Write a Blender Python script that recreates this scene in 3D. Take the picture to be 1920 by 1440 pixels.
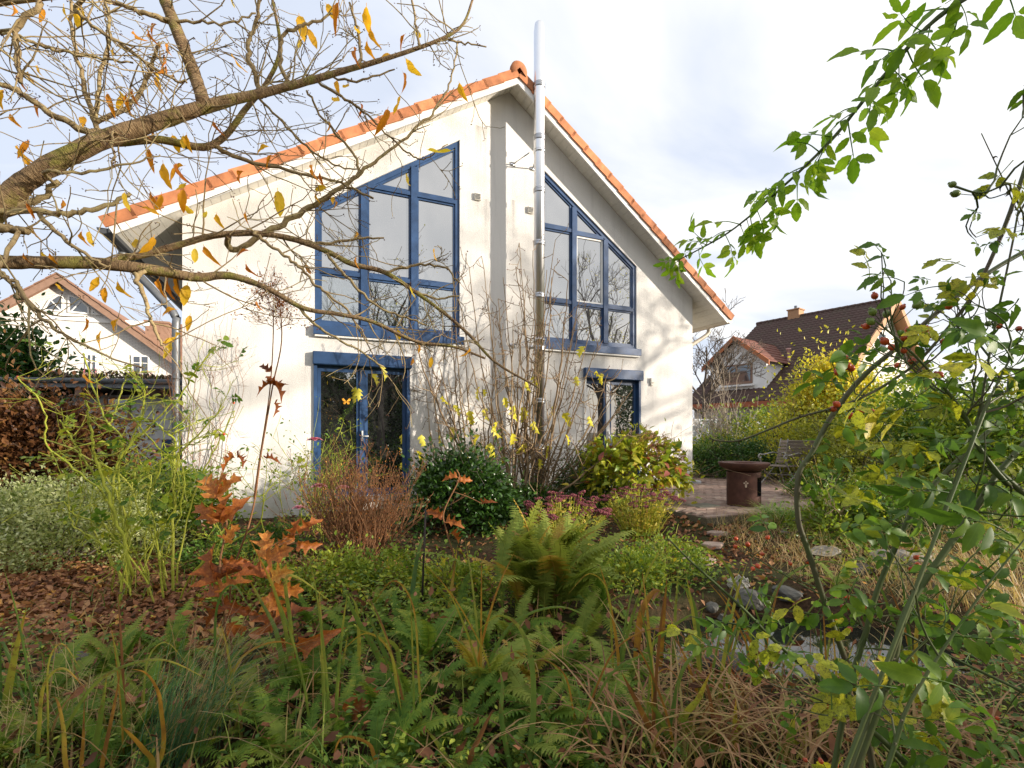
import bpy, bmesh, math
import numpy as np
from mathutils import Vector, Matrix

sc = bpy.context.scene
for o in list(bpy.data.objects):
    bpy.data.objects.remove(o)
COL = sc.collection
rng = np.random.default_rng(11)
PI = math.pi

# ---------------------------------------------------------------- camera
FPX = 900.0                     # focal length in photo pixels (1920 wide)
CAMZ, HORV = 1.5, 810.0
cam = bpy.data.cameras.new('camera')
camo = bpy.data.objects.new('camera', cam)
COL.objects.link(camo)
camo.location = (0, 0, CAMZ)
camo.rotation_euler = (PI / 2, 0, 0)
cam.sensor_width = 36
cam.lens = 36 * FPX / 1920
cam.shift_y = (HORV - 720) / 1920
cam.clip_start = 0.05
cam.clip_end = 2000
sc.camera = camo

# ---------------------------------------------------------------- light
SUN_EL, SUN_DIR = math.radians(10.5), np.array([.961, -.275])   # horizontal direction towards the sun
world = bpy.data.worlds.new('World')
sc.world = world
world.use_nodes = True
wn, wl = world.node_tree.nodes, world.node_tree.links
wn.clear()
w_out = wn.new('ShaderNodeOutputWorld')
w_bg = wn.new('ShaderNodeBackground')
w_bg.inputs['Strength'].default_value = 0.15
w_sky = wn.new('ShaderNodeTexSky')
w_sky.sky_type = 'NISHITA'
w_sky.sun_disc = False
w_sky.sun_elevation = SUN_EL
w_sky.sun_rotation = math.atan2(SUN_DIR[0], SUN_DIR[1])
w_sky.air_density = 1.0
w_sky.dust_density = 1.0
# thin high cloud: a bright veil with soft gaps of blue, projected on a flat layer overhead
w_tc = wn.new('ShaderNodeTexCoord')
w_sep = wn.new('ShaderNodeSeparateXYZ')
w_add = wn.new('ShaderNodeMath'); w_add.operation = 'MAXIMUM'; w_add.inputs[1].default_value = 0.0
w_ad2 = wn.new('ShaderNodeMath'); w_ad2.operation = 'ADD'; w_ad2.inputs[1].default_value = 0.22
w_dx = wn.new('ShaderNodeMath'); w_dx.operation = 'DIVIDE'
w_dy = wn.new('ShaderNodeMath'); w_dy.operation = 'DIVIDE'
w_cmb = wn.new('ShaderNodeCombineXYZ')
wl.new(w_tc.outputs['Generated'], w_sep.inputs[0])
wl.new(w_sep.outputs['Z'], w_add.inputs[0])
wl.new(w_add.outputs[0], w_ad2.inputs[0])
wl.new(w_sep.outputs['X'], w_dx.inputs[0]); wl.new(w_ad2.outputs[0], w_dx.inputs[1])
wl.new(w_sep.outputs['Y'], w_dy.inputs[0]); wl.new(w_ad2.outputs[0], w_dy.inputs[1])
wl.new(w_dx.outputs[0], w_cmb.inputs[0]); wl.new(w_dy.outputs[0], w_cmb.inputs[1])
w_map = wn.new('ShaderNodeMapping')
w_map.inputs['Rotation'].default_value = (0, 0, math.radians(-32))
w_map.inputs['Scale'].default_value = (.8, 1.5, 1)
w_map.inputs['Location'].default_value = (3.3, .4, 0)
wl.new(w_cmb.outputs[0], w_map.inputs[0])
w_noise = wn.new('ShaderNodeTexNoise')
w_noise.inputs['Scale'].default_value = 1.25
w_noise.inputs['Detail'].default_value = 7
w_noise.inputs['Roughness'].default_value = .55
w_noise.inputs['Distortion'].default_value = .5
wl.new(w_map.outputs[0], w_noise.inputs[0])
w_ramp = wn.new('ShaderNodeValToRGB')
w_ramp.color_ramp.elements[0].position = .28
w_ramp.color_ramp.elements[0].color = (.86, .86, .86, 1)
w_ramp.color_ramp.elements[1].position = .66
w_ramp.color_ramp.elements[1].color = (1, 1, 1, 1)
wl.new(w_noise.outputs['Fac'], w_ramp.inputs[0])
w_mix = wn.new('ShaderNodeMixRGB')
w_cr = wn.new('ShaderNodeValToRGB')                              # thin veil (bluish) to thick sunlit cloud (x strength 0.15)
w_n2 = wn.new('ShaderNodeTexNoise')
w_n2.inputs['Scale'].default_value = .9
w_n2.inputs['Detail'].default_value = 6
w_n2.inputs['Distortion'].default_value = .8
wl.new(w_map.outputs[0], w_n2.inputs[0])
w_cr.color_ramp.elements[0].position = .40
w_cr.color_ramp.elements[0].color = (.63, .70, .84, 1)
w_cr.color_ramp.elements[1].position = .60
w_cr.color_ramp.elements[1].color = (.97, .98, 1, 1)
w_mul = wn.new('ShaderNodeMixRGB'); w_mul.blend_type = 'MULTIPLY'; w_mul.inputs['Fac'].default_value = 1
w_dot = wn.new('ShaderNodeVectorMath'); w_dot.operation = 'DOT_PRODUCT'     # the veil is whiter towards the sun
w_dot.inputs[1].default_value = (float(SUN_DIR[0]), float(SUN_DIR[1]), .18)
wl.new(w_tc.outputs['Generated'], w_dot.inputs[0])
w_sm = wn.new('ShaderNodeMath'); w_sm.operation = 'MULTIPLY_ADD'; w_sm.inputs[1].default_value = .22; w_sm.inputs[2].default_value = -.01
wl.new(w_dot.outputs['Value'], w_sm.inputs[0])
w_fa = wn.new('ShaderNodeMath'); w_fa.operation = 'ADD'
wl.new(w_n2.outputs['Fac'], w_fa.inputs[0]); wl.new(w_sm.outputs[0], w_fa.inputs[1])
wl.new(w_fa.outputs[0], w_cr.inputs[0])
w_mul.inputs['Color2'].default_value = (4.35, 4.28, 4.2, 1)
wl.new(w_cr.outputs[0], w_mul.inputs['Color1'])
wl.new(w_mul.outputs[0], w_mix.inputs['Color2'])
wl.new(w_ramp.outputs[0], w_mix.inputs['Fac'])
wl.new(w_sky.outputs[0], w_mix.inputs['Color1'])
wl.new(w_mix.outputs[0], w_bg.inputs['Color'])
wl.new(w_bg.outputs[0], w_out.inputs[0])

sun = bpy.data.lights.new('sun', 'SUN')
sun.energy = 4.7
sun.angle = math.radians(1.0)
sun.color = (1.0, .89, .75)
suno = bpy.data.objects.new('sun', sun)
COL.objects.link(suno)
_sd = Vector((SUN_DIR[0] * math.cos(SUN_EL), SUN_DIR[1] * math.cos(SUN_EL), math.sin(SUN_EL)))
suno.rotation_euler = _sd.to_track_quat('Z', 'Y').to_euler()
suno.location = (8, -3, 12)

sc.view_settings.view_transform = 'Standard'
sc.view_settings.look = 'None'
sc.view_settings.exposure = 0.92
sc.view_settings.gamma = 1.0
sc.cycles.use_denoising = True
sc.cycles.denoiser = 'OPENIMAGEDENOISE'
sc.cycles.denoising_input_passes = 'RGB_ALBEDO_NORMAL'
sc.cycles.denoising_prefilter = 'NONE'
sc.cycles.max_bounces = 8
sc.cycles.transparent_max_bounces = 12
sc.cycles.use_adaptive_sampling = False

# ---------------------------------------------------------------- small helpers
def at(u, v, D):
    """a point seen at photo pixel (u, v), D metres in front of the camera"""
    return np.array([(u - 960) / FPX * D, D, CAMZ + (HORV - v) / FPX * D])

def smooth(t):
    t = np.clip(t, 0, 1)
    return t * t * (3 - 2 * t)

POND = (2.05, 3.50, 1.15, .62)
def gz(x, y):
    """height of the ground"""
    x = np.asarray(x, float); y = np.asarray(y, float)
    g = .02 * np.clip(y, 0, 8)
    g = g + .15 * smooth((x - .6) / 2.2) * smooth((y - 5.6) / 1.6)
    bank = smooth((x - 2.9) / 1.6) * smooth((y - 4.7) / .8) * (1 - smooth((y - 5.9) / 1.2))
    g = g + .07 * bank
    bump = .025 * np.sin(x * 3.1 + .7 * y) * np.sin(y * 2.7 - .5 * x) + .015 * np.sin(x * 7.3 + 1) * np.sin(y * 6.1)
    g = g + bump * (1 - smooth((y - 6.2) / 1.0) * smooth((x + .5) / 1.5))
    d = np.sqrt(((x - POND[0]) / POND[2]) ** 2 + ((y - POND[1]) / POND[3]) ** 2)
    return g - .62 * (1 - smooth((d - .72) / .42))

def gp(u, v, dmax=60.):
    """the ground point seen at photo pixel (u, v)"""
    D = np.linspace(.7, dmax, 6000)
    x = (u - 960) / FPX * D
    z = CAMZ + (HORV - v) / FPX * D
    hit = np.nonzero(z <= gz(x, D))[0]
    i = hit[0] if len(hit) else -1
    return np.array([x[i], D[i], float(gz(x[i], D[i]))])

class MB:
    """collects geometry and links it as ONE mesh object"""
    def __init__(s):
        s.V, s.Q, s.T, s.R, s.L, s.QM, s.TM, s.n = [], [], [], [], [], [], [], 0
    def add(s, V, Q=None, T=None, r=.5, luv=None, m=0):
        V = np.asarray(V, float).reshape(-1, 3)
        s.V.append(V)
        s.R.append(np.broadcast_to(np.asarray(r, float), (len(V),)))
        s.L.append(np.zeros((len(V), 2)) if luv is None else np.asarray(luv, float))
        if Q is not None and len(Q):
            Q = np.asarray(Q, int).reshape(-1, 4); s.Q.append(Q + s.n); s.QM.append(np.full(len(Q), m))
        if T is not None and len(T):
            T = np.asarray(T, int).reshape(-1, 3); s.T.append(T + s.n); s.TM.append(np.full(len(T), m))
        s.n += len(V)
        return s
    def mesh(s, name, mats, smoothf=True):
        me = bpy.data.meshes.new(name)
        if s.n == 0:
            return me
        V = np.concatenate(s.V)
        Q = np.concatenate(s.Q) if s.Q else np.zeros((0, 4), int)
        T = np.concatenate(s.T) if s.T else np.zeros((0, 3), int)
        nq, nt = len(Q), len(T)
        me.vertices.add(len(V)); me.vertices.foreach_set('co', V.ravel().astype(np.float32))
        me.loops.add(nq * 4 + nt * 3)
        me.loops.foreach_set('vertex_index', np.concatenate([Q.ravel(), T.ravel()]).astype(np.int32))
        me.polygons.add(nq + nt)
        st = np.concatenate([np.arange(nq) * 4, nq * 4 + np.arange(nt) * 3]).astype(np.int32)
        me.polygons.foreach_set('loop_start', st)
        me.polygons.foreach_set('use_smooth', np.full(nq + nt, smoothf, bool))
        if not isinstance(mats, (list, tuple)):
            mats = [mats]
        for m in mats:
            me.materials.append(m)
        if len(mats) > 1:
            mi = np.concatenate(s.QM + s.TM).astype(np.int32)
            me.polygons.foreach_set('material_index', mi)
        me.update(calc_edges=True)
        a = me.attributes.new('rnd', 'FLOAT', 'POINT')
        a.data.foreach_set('value', np.concatenate(s.R).astype(np.float32))
        L = np.concatenate(s.L)
        if np.any(L):
            a = me.attributes.new('luv', 'FLOAT_VECTOR', 'POINT')
            a.data.foreach_set('vector', np.concatenate([L, np.zeros((len(L), 1))], 1).astype(np.float32).ravel())
        return me
    def build(s, name, mats, parent=None, smoothf=True, loc=None):
        return link(name, s.mesh(name, mats, smoothf), parent, loc)

def link(name, me, parent=None, loc=None):
    o = bpy.data.objects.new(name, me)
    COL.objects.link(o)
    if parent is not None:
        o.parent = parent
    if loc is not None:
        o.location = loc
    return o

def tag(o, label=None, cat=None, group=None, kind=None):
    if label: o['label'] = label
    if cat: o['category'] = cat
    if group: o['group'] = group
    if kind: o['kind'] = kind
    return o

def thing(name, label, cat, loc=(0, 0, 0), rz=0., group=None):
    o = bpy.data.objects.new(name, None)
    o.empty_display_size = .1
    COL.objects.link(o)
    o.location = loc
    o.rotation_euler = (0, 0, rz)
    return tag(o, label, cat, group)

def stuff(o):
    o['kind'] = 'stuff'
    return o

# ---------------------------------------------------------------- shapes
BOXQ = [(0, 3, 2, 1), (4, 5, 6, 7), (0, 1, 5, 4), (1, 2, 6, 5), (2, 3, 7, 6), (3, 0, 4, 7)]
def box(mb, lo, hi, r=.5, m=0):
    x0, y0, z0 = lo; x1, y1, z1 = hi
    mb.add([(x0, y0, z0), (x1, y0, z0), (x1, y1, z0), (x0, y1, z0), (x0, y0, z1), (x1, y0, z1), (x1, y1, z1), (x0, y1, z1)], BOXQ, r=r, m=m)

def hexa(mb, P, r=.5, m=0):
    """box from 8 corners: 4 of the bottom, 4 of the top"""
    mb.add(P, BOXQ, r=r, m=m)

def bev(mb, lo, hi, b, r=.5, m=0):
    """box with bevelled edges"""
    lo = np.array(lo, float); hi = np.array(hi, float)
    bm = bmesh.new()
    bmesh.ops.create_cube(bm, size=1)
    c, s = (lo + hi) / 2, hi - lo
    for v in bm.verts:
        v.co = Vector((v.co.x * s[0] + c[0], v.co.y * s[1] + c[1], v.co.z * s[2] + c[2]))
    bmesh.ops.bevel(bm, geom=list(bm.edges), offset=b, segments=1, affect='EDGES')
    addbm(mb, bm, r, m)

def addbm(mb, bm, r=.5, m=0):
    bmesh.ops.triangulate(bm, faces=[f for f in bm.faces if len(f.verts) > 4])
    bm.verts.index_update()
    V = [v.co[:] for v in bm.verts]
    Q = [[v.index for v in f.verts] for f in bm.faces if len(f.verts) == 4]
    T = [[v.index for v in f.verts] for f in bm.faces if len(f.verts) == 3]
    mb.add(V, Q, T, r=r, m=m)
    bm.free()

def spline(P, k=6):
    """Catmull-Rom through P (n, d), k points per span"""
    P = np.asarray(P, float)
    if len(P) < 3:
        t = np.linspace(0, 1, k + 1)[:, None]
        return P[0] * (1 - t) + P[-1] * t
    A = np.vstack([2 * P[0] - P[1], P, 2 * P[-1] - P[-2]])
    t = np.linspace(0, 1, k, endpoint=False)[:, None]
    out = []
    for i in range(1, len(A) - 2):
        a, b, c, d = A[i - 1], A[i], A[i + 1], A[i + 2]
        out.append(.5 * (2 * b + (c - a) * t + (2 * a - 5 * b + 4 * c - d) * t ** 2 + (3 * b - a - 3 * c + d) * t ** 3))
    out.append(P[-1:])
    return np.vstack(out)

def tube(mb, P, R, n=6, r=.5, m=0, cap=True, wob=0.):
    P = np.asarray(P, float); k = len(P)
    R = np.broadcast_to(np.asarray(R, float), (k,))
    T = np.gradient(P, axis=0)
    T /= np.linalg.norm(T, axis=1)[:, None] + 1e-9
    ref = np.array([0, 0, 1.]) if abs(T[0, 2]) < .9 else np.array([1., 0, 0])
    N = np.zeros((k, 3))
    a = np.cross(T[0], ref); a /= np.linalg.norm(a) + 1e-9
    N[0] = a
    for i in range(1, k):
        a = N[i - 1] - T[i] * np.dot(N[i - 1], T[i])
        N[i] = a / (np.linalg.norm(a) + 1e-9)
    B = np.cross(T, N)
    th = np.arange(n) / n * 2 * PI
    rr = R[:, None] * np.ones(n)
    if wob:
        rr = rr * (1 + wob * rng.standard_normal(rr.shape))
    V = P[:, None] + rr[:, :, None] * (np.cos(th)[None, :, None] * N[:, None] + np.sin(th)[None, :, None] * B[:, None])
    V = V.reshape(-1, 3)
    i = np.arange(k - 1)[:, None] * n; j = np.arange(n)[None]; j2 = (j + 1) % n
    Q = np.stack([i + j, i + j2, i + n + j2, i + n + j], -1).reshape(-1, 4)
    Tn = []
    rv = np.repeat(np.broadcast_to(np.asarray(r, float), (k,)), n)
    if cap:
        V = np.vstack([V, P[:1], P[-1:]])
        rv = np.concatenate([rv, rv[:1], rv[-1:]])
        c0, c1 = k * n, k * n + 1
        for q in range(n):
            Tn.append((c0, (q + 1) % n, q)); Tn.append((c1, (k - 1) * n + q, (k - 1) * n + (q + 1) % n))
    cl = np.concatenate([[0], np.cumsum(np.linalg.norm(np.diff(P, axis=0), axis=1))])
    lv = np.stack([np.tile(np.abs(np.arange(n) / n * 2 - 1), k), np.repeat(cl, n)], -1)
    if cap: lv = np.vstack([lv, [[0, 0], [0, cl[-1]]]])
    mb.add(V, Q, Tn, r=rv, m=m, luv=lv)

def lathe(mb, prof, n=24, c=(0, 0, 0), r=.5, m=0):
    """profile [(radius, z)] turned about z"""
    prof = np.asarray(prof, float); k = len(prof)
    th = np.arange(n) / n * 2 * PI
    V = np.stack([prof[:, 0, None] * np.cos(th), prof[:, 0, None] * np.sin(th), np.repeat(prof[:, 1, None], n, 1)], -1).reshape(-1, 3) + np.asarray(c)
    i = np.arange(k - 1)[:, None] * n; j = np.arange(n)[None]; j2 = (j + 1) % n
    mb.add(V, np.stack([i + j, i + j2, i + n + j2, i + n + j], -1).reshape(-1, 4), r=r, m=m)

def ball(mb, c, rad, r=.5, n=8, k=5, m=0):
    rad = np.broadcast_to(np.asarray(rad, float), (3,))
    ph = np.linspace(-PI / 2 * .98, PI / 2 * .98, k)
    pr = [(math.cos(p), math.sin(p)) for p in ph]
    t = MB(); lathe(t, pr, n)
    mb.add(t.V[0] * rad + np.asarray(c), np.concatenate(t.Q), r=r, m=m)

def extrude_poly(mb, P2, y0, y1, r=.5, m=0):
    """polygon of (x, z) points given depth from y0 to y1"""
    bm = bmesh.new()
    vs = [bm.verts.new((p[0], y0, p[1])) for p in P2]
    f = bm.faces.new(vs)
    g = bmesh.ops.extrude_face_region(bm, geom=[f])
    for v in g['geom']:
        if isinstance(v, bmesh.types.BMVert):
            v.co.y = y1
    bmesh.ops.recalc_face_normals(bm, faces=list(bm.faces))
    addbm(mb, bm, r, m)

def rock(mb, c, s, r=.5, rough=.22, seed=0, sub=2):
    g = np.random.default_rng(seed)
    bm = bmesh.new()
    bmesh.ops.create_icosphere(bm, subdivisions=sub, radius=1)
    D = g.standard_normal((9, 3)); D /= np.linalg.norm(D, axis=1)[:, None]
    K = g.uniform(.55, .95, 9)
    for v in bm.verts:
        p = np.array(v.co)
        for d, k in zip(D, K):           # knock flat faces off the ball
            e = p @ d
            if e > k: p = p - d * (e - k)
        p = p + g.normal(0, rough * .12, 3)
        v.co = Vector(p * np.asarray(s) + np.asarray(c))
    addbm(mb, bm, r)

def orient(y, ref=None, jit=.5):
    """rotation matrices whose second column is y; third leans towards ref"""
    y = np.asarray(y, float); n = len(y)
    y = y / (np.linalg.norm(y, axis=1)[:, None] + 1e-9)
    ref = np.broadcast_to(np.array([0, 0, 1.]) if ref is None else np.asarray(ref, float), (n, 3)) + jit * rng.standard_normal((n, 3))
    x = np.cross(y, ref); x /= np.linalg.norm(x, axis=1)[:, None] + 1e-9
    return np.stack([x, y, np.cross(x, y)], -1)

def scatter(mb, tpl, pos, R, s, rnd, m=0):
    V, Q, T, L = tpl
    pos = np.asarray(pos, float); n = len(pos)
    if n == 0: return
    s = np.broadcast_to(np.asarray(s, float), (n,))
    W = np.einsum('nij,mj->nmi', R, V) * s[:, None, None] + pos[:, None]
    off = (np.arange(n) * len(V))[:, None, None]
    Qa = (Q[None] + off).reshape(-1, 4) if len(Q) else None
    Ta = (T[None] + off).reshape(-1, 3) if len(T) else None
    rnd = np.broadcast_to(np.asarray(rnd, float), (n,))
    mb.add(W.reshape(-1, 3), Qa, Ta, r=np.repeat(rnd, len(V)), luv=np.tile(L, (n, 1)), m=m)

def leaf_tpl(W=.45, n=4, fold=.25, curl=.25, peak=.42, serr=0., pet=0., wave=0., tip=1.2):
    """a leaf of length 1 along +y, folded on its midrib; (V, Q, T, luv)"""
    t = np.linspace(0, 1, n + 1)
    a = peak / (1 - peak)
    w = t ** (a ** .5 * .8) * (1 - t) ** (tip * .75)
    w = w / w.max() * W / 2
    if serr:
        w = w * (1 + serr * np.where(np.arange(n + 1) % 2, 1, -1))
    y = t * math.cos(curl * .4)
    z = -curl * t ** 2
    V, L = [], []
    for i in range(n + 1):
        wz = wave * math.sin(t[i] * 11)
        V += [(-w[i], pet + y[i], z[i] + w[i] * fold + wz * w[i] * 2), (0, pet + y[i], z[i]), (w[i], pet + y[i], z[i] + w[i] * fold - wz * w[i] * 2)]
        L += [(-w[i] / (W / 2) - .001, t[i]), (.0005, t[i]), (w[i] / (W / 2) + .001, t[i])]
    Q = []
    for i in range(n):
        k = 3 * i
        Q += [(k, k + 1, k + 4, k + 3), (k + 1, k + 2, k + 5, k + 4)]
    if pet:
        b = len(V)
        V += [(-.012, 0, 0), (.012, 0, 0), (.012, pet, 0), (-.012, pet, 0)]
        L += [(.0, .0)] * 4
        Q.append((b, b + 1, b + 2, b + 3))
    return np.array(V, float), np.array(Q, int), np.zeros((0, 3), int), np.array(L, float)

TINY = leaf_tpl(.5, 2, .3, .2)
SMALL = leaf_tpl(.5, 3, .3, .25)
MED = leaf_tpl(.5, 5, .3, .3)

def leaf_mesh(name, tpl, mat, r=.5):
    mb = MB()
    V, Q, T, L = tpl
    mb.add(V, Q, T, r=r, luv=L)
    return mb.mesh(name, mat)

def place(o, pos, R, s):
    M = Matrix(((R[0, 0] * s, R[0, 1] * s, R[0, 2] * s, pos[0]), (R[1, 0] * s, R[1, 1] * s, R[1, 2] * s, pos[1]),
                (R[2, 0] * s, R[2, 1] * s, R[2, 2] * s, pos[2]), (0, 0, 0, 1)))
    o.matrix_local = M
    return o

def unit(v):
    v = np.asarray(v, float)
    return v / (np.linalg.norm(v, axis=-1, keepdims=True) + 1e-9)

def rdir(n):
    return unit(rng.standard_normal((n, 3)))

# ---------------------------------------------------------------- materials
class NT:
    def __init__(s, name):
        s.m = bpy.data.materials.new(name); s.m.use_nodes = True
        s.t = s.m.node_tree; s.t.nodes.clear()
        s.out = s.n('OutputMaterial')
    def n(s, kind, **kw):
        x = s.t.nodes.new('ShaderNode' + kind)
        for k, v in kw.items():
            if k.startswith('i_'):
                key = k[2:].replace('_', ' ')
                x.inputs[int(key) if key.isdigit() else key].default_value = v
            else:
                setattr(x, k, v)
        return x
    def l(s, a, b):
        s.t.links.new(a, b)
    def ramp(s, fac, stops, interp='LINEAR'):
        x = s.n('ValToRGB'); e = x.color_ramp.elements
        x.color_ramp.interpolation = interp
        while len(e) < len(stops): e.new(.5)
        for q, (p, c) in zip(e, stops):
            q.position = p; q.color = (*c, 1) if len(c) == 3 else c
        s.l(fac, x.inputs[0])
        return x.outputs[0]
    def noise(s, scale, detail=4, rough=.55, coord='Object', sxyz=None, dist=0.):
        tc = s.n('TexCoord')
        src = tc.outputs[coord]
        if sxyz:
            mp = s.n('Mapping'); mp.inputs['Scale'].default_value = sxyz
            s.l(src, mp.inputs[0]); src = mp.outputs[0]
        x = s.n('TexNoise', i_Scale=scale, i_Detail=detail, i_Roughness=rough, i_Distortion=dist)
        s.l(src, x.inputs['Vector'])
        return x.outputs['Fac']
    def mix(s, fac, a, b, mode='MIX'):
        x = s.n('MixRGB', blend_type=mode)
        for k, v in ((0, fac), (1, a), (2, b)):
            if isinstance(v, bpy.types.NodeSocket): s.l(v, x.inputs[k])
            else: x.inputs[k].default_value = v if k == 0 else (*v, 1)
        return x.outputs[0]
    def math(s, op, a, b=0., clamp=False):
        x = s.n('Math', operation=op, use_clamp=clamp)
        for k, v in ((0, a), (1, b)):
            if isinstance(v, bpy.types.NodeSocket): s.l(v, x.inputs[k])
            else: x.inputs[k].default_value = v
        return x.outputs[0]
    def attr(s, name):
        return s.n('Attribute', attribute_name=name)
    def bump(s, h, strength=.3, dist=.01):
        b = s.n('Bump', i_Strength=strength, i_Distance=dist)
        s.l(h, b.inputs['Height'])
        return b.outputs[0]
    def princ(s, color, rough=.6, spec=.3, metal=0., normal=None):
        p = s.n('BsdfPrincipled', i_Metallic=metal)
        p.inputs['Specular IOR Level'].default_value = spec
        if isinstance(color, bpy.types.NodeSocket): s.l(color, p.inputs['Base Color'])
        else: p.inputs['Base Color'].default_value = (*color, 1)
        if isinstance(rough, bpy.types.NodeSocket): s.l(rough, p.inputs['Roughness'])
        else: p.inputs['Roughness'].default_value = rough
        if normal is not None: s.l(normal, p.inputs['Normal'])
        return p
    def done(s, sh):
        s.l(sh.outputs[0] if hasattr(sh, 'outputs') else sh, s.out.inputs[0])
        return s.m

def M_leaf(name, stops, trans=.35, rough=.45, spec=.35, vein=0., spots=None, spot_scale=60., spot_cut=.6, spot_col=(.03, .02, .01), var=.12):
    t = NT(name)
    a = t.attr('rnd').outputs['Fac']
    oi = t.n('ObjectInfo').outputs['Random']
    f = t.math('ADD', a, t.math('MULTIPLY', t.math('SUBTRACT', oi, .5), .35))
    nz = t.noise(9., 3)
    f = t.math('ADD', f, t.math('MULTIPLY', t.math('SUBTRACT', nz, .5), var * 2), True)
    c = t.ramp(f, stops)
    if vein:
        sx = t.n('SeparateXYZ'); t.l(t.attr('luv').outputs['Vector'], sx.inputs[0])
        ab = t.math('ABSOLUTE', sx.outputs[0])
        mid = t.math('SUBTRACT', 1., t.math('MULTIPLY', ab, 11.), True)
        w = t.math('FRACT', t.math('SUBTRACT', t.math('MULTIPLY', sx.outputs[1], 7.), t.math('MULTIPLY', ab, 1.6)))
        side = t.math('MULTIPLY', t.math('LESS_THAN', w, .13), .45)
        vn = t.math('MULTIPLY', t.math('MAXIMUM', mid, side), vein, True)
        c = t.mix(vn, c, t.mix(1., c, (1.5, 1.45, 1.3), 'MULTIPLY'))
    if spots is not None:
        n2 = t.noise(spot_scale, 3, .7)
        big = t.noise(spot_scale * .14, 2)
        k = t.math('GREATER_THAN', t.math('ADD', n2, t.math('MULTIPLY', t.math('SUBTRACT', big, .5), .5)), spot_cut)
        c = t.mix(t.math('MULTIPLY', k, spots), c, spot_col)
    p = t.princ(c, rough, spec)
    tr = t.n('BsdfTranslucent')
    t.l(t.mix(1., c, (1.5, 1.45, .9), 'MULTIPLY'), tr.inputs[0])
    mx = t.n('MixShader'); mx.inputs[0].default_value = trans
    t.l(p.outputs[0], mx.inputs[1]); t.l(tr.outputs[0], mx.inputs[2])
    return t.done(mx)

def M_bark(name, stops, scale=18., bump=.5, sxyz=None, rough=.85, rings=False):
    t = NT(name)
    nz = t.noise(scale, 6, .62, sxyz=sxyz)
    a = t.attr('rnd').outputs['Fac']
    f = t.math('ADD', t.math('MULTIPLY', nz, .75), t.math('MULTIPLY', a, .3), True)
    c = t.ramp(f, stops)
    fine = t.noise(scale * 6, 3)
    h = t.math('ADD', nz, t.math('MULTIPLY', fine, .4))
    return t.done(t.princ(c, rough, .2, normal=t.bump(h, bump, .01)))

def M_cherry(name):
    t = NT(name)
    sx = t.n('SeparateXYZ'); t.l(t.attr('luv').outputs['Vector'], sx.inputs[0])
    cb = t.n('CombineXYZ')
    t.l(t.math('MULTIPLY', sx.outputs[0], 2.2), cb.inputs[0]); t.l(t.math('MULTIPLY', sx.outputs[1], 110.), cb.inputs[1])
    nz = t.n('TexNoise', i_Scale=1., i_Detail=5., i_Roughness=.65, i_Distortion=1.2); t.l(cb.outputs[0], nz.inputs['Vector'])
    n2 = t.noise(16, 6, .65); n3 = t.noise(90, 4, .7)
    f = t.math('ADD', t.math('MULTIPLY', nz.outputs['Fac'], .65), t.math('MULTIPLY', n2, .35))
    c = t.ramp(f, [(.33, (.09, .06, .035)), (.46, (.23, .15, .08)), (.56, (.40, .27, .145)), (.70, (.58, .44, .26))])
    c = t.mix(t.ramp(t.noise(7, 5, .7), [(.50, (0, 0, 0)), (.62, (.85,) * 3)]), c, t.ramp(n3, [(.3, (.20, .19, .04)), (.7, (.44, .40, .10))]))
    h = t.math('ADD', t.math('MULTIPLY', nz.outputs['Fac'], 1.), t.math('MULTIPLY', n3, .45))
    return t.done(t.princ(c, .85, .2, normal=t.bump(h, 1., .012)))

def M_plain(name, c, rough=.6, spec=.3, metal=0., var=.12, scale=6., bump=0., bscale=60., sxyz=None, usernd=0.):
    t = NT(name)
    nz = t.noise(scale, 5, sxyz=sxyz)
    k = t.ramp(nz, [(.25, tuple(x * (1 - var) for x in c)), (.75, tuple(min(x * (1 + var), 1) for x in c))])
    if usernd:
        oi = t.n('ObjectInfo').outputs['Random']
        f = t.math('FRACT', t.math('ADD', t.attr('rnd').outputs['Fac'], oi))
        g = t.ramp(f, [(0, (1 - usernd,) * 3), (1, (1 + usernd,) * 3)])
        k = t.mix(1., k, g, 'MULTIPLY')
    nm = t.bump(t.noise(bscale, 4), bump, .01) if bump else None
    return t.done(t.princ(k, rough, spec, metal, nm))

def rootloc(p):
    v = np.zeros(3)
    while p is not None:
        v += np.array(p.location); p = p.parent
    return v

def wbuild(mb, name, mats, parent=None, smoothf=True):
    """build from world coordinates under a parent that is not turned"""
    if parent is not None:
        o = rootloc(parent)
        mb.V = [v - o for v in mb.V]
    return mb.build(name, mats, parent, smoothf)

# ================================================================ GROUND
t = NT('soil')
n1 = t.noise(1.6, 5); n2 = t.noise(34, 6, .7); n3 = t.noise(150, 3)
c = t.ramp(n2, [(.3, (.035, .022, .014)), (.5, (.075, .045, .026)), (.62, (.12, .07, .04)), (.75, (.05, .05, .02))])
c = t.mix(t.ramp(n1, [(.42, (0, 0, 0)), (.6, (1, 1, 1))]), c, (.05, .052, .018))
MAT_SOIL = t.done(t.princ(c, .95, .15, normal=t.bump(t.math('ADD', n2, t.math('MULTIPLY', n3, .5)), .9, .03)))

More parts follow.
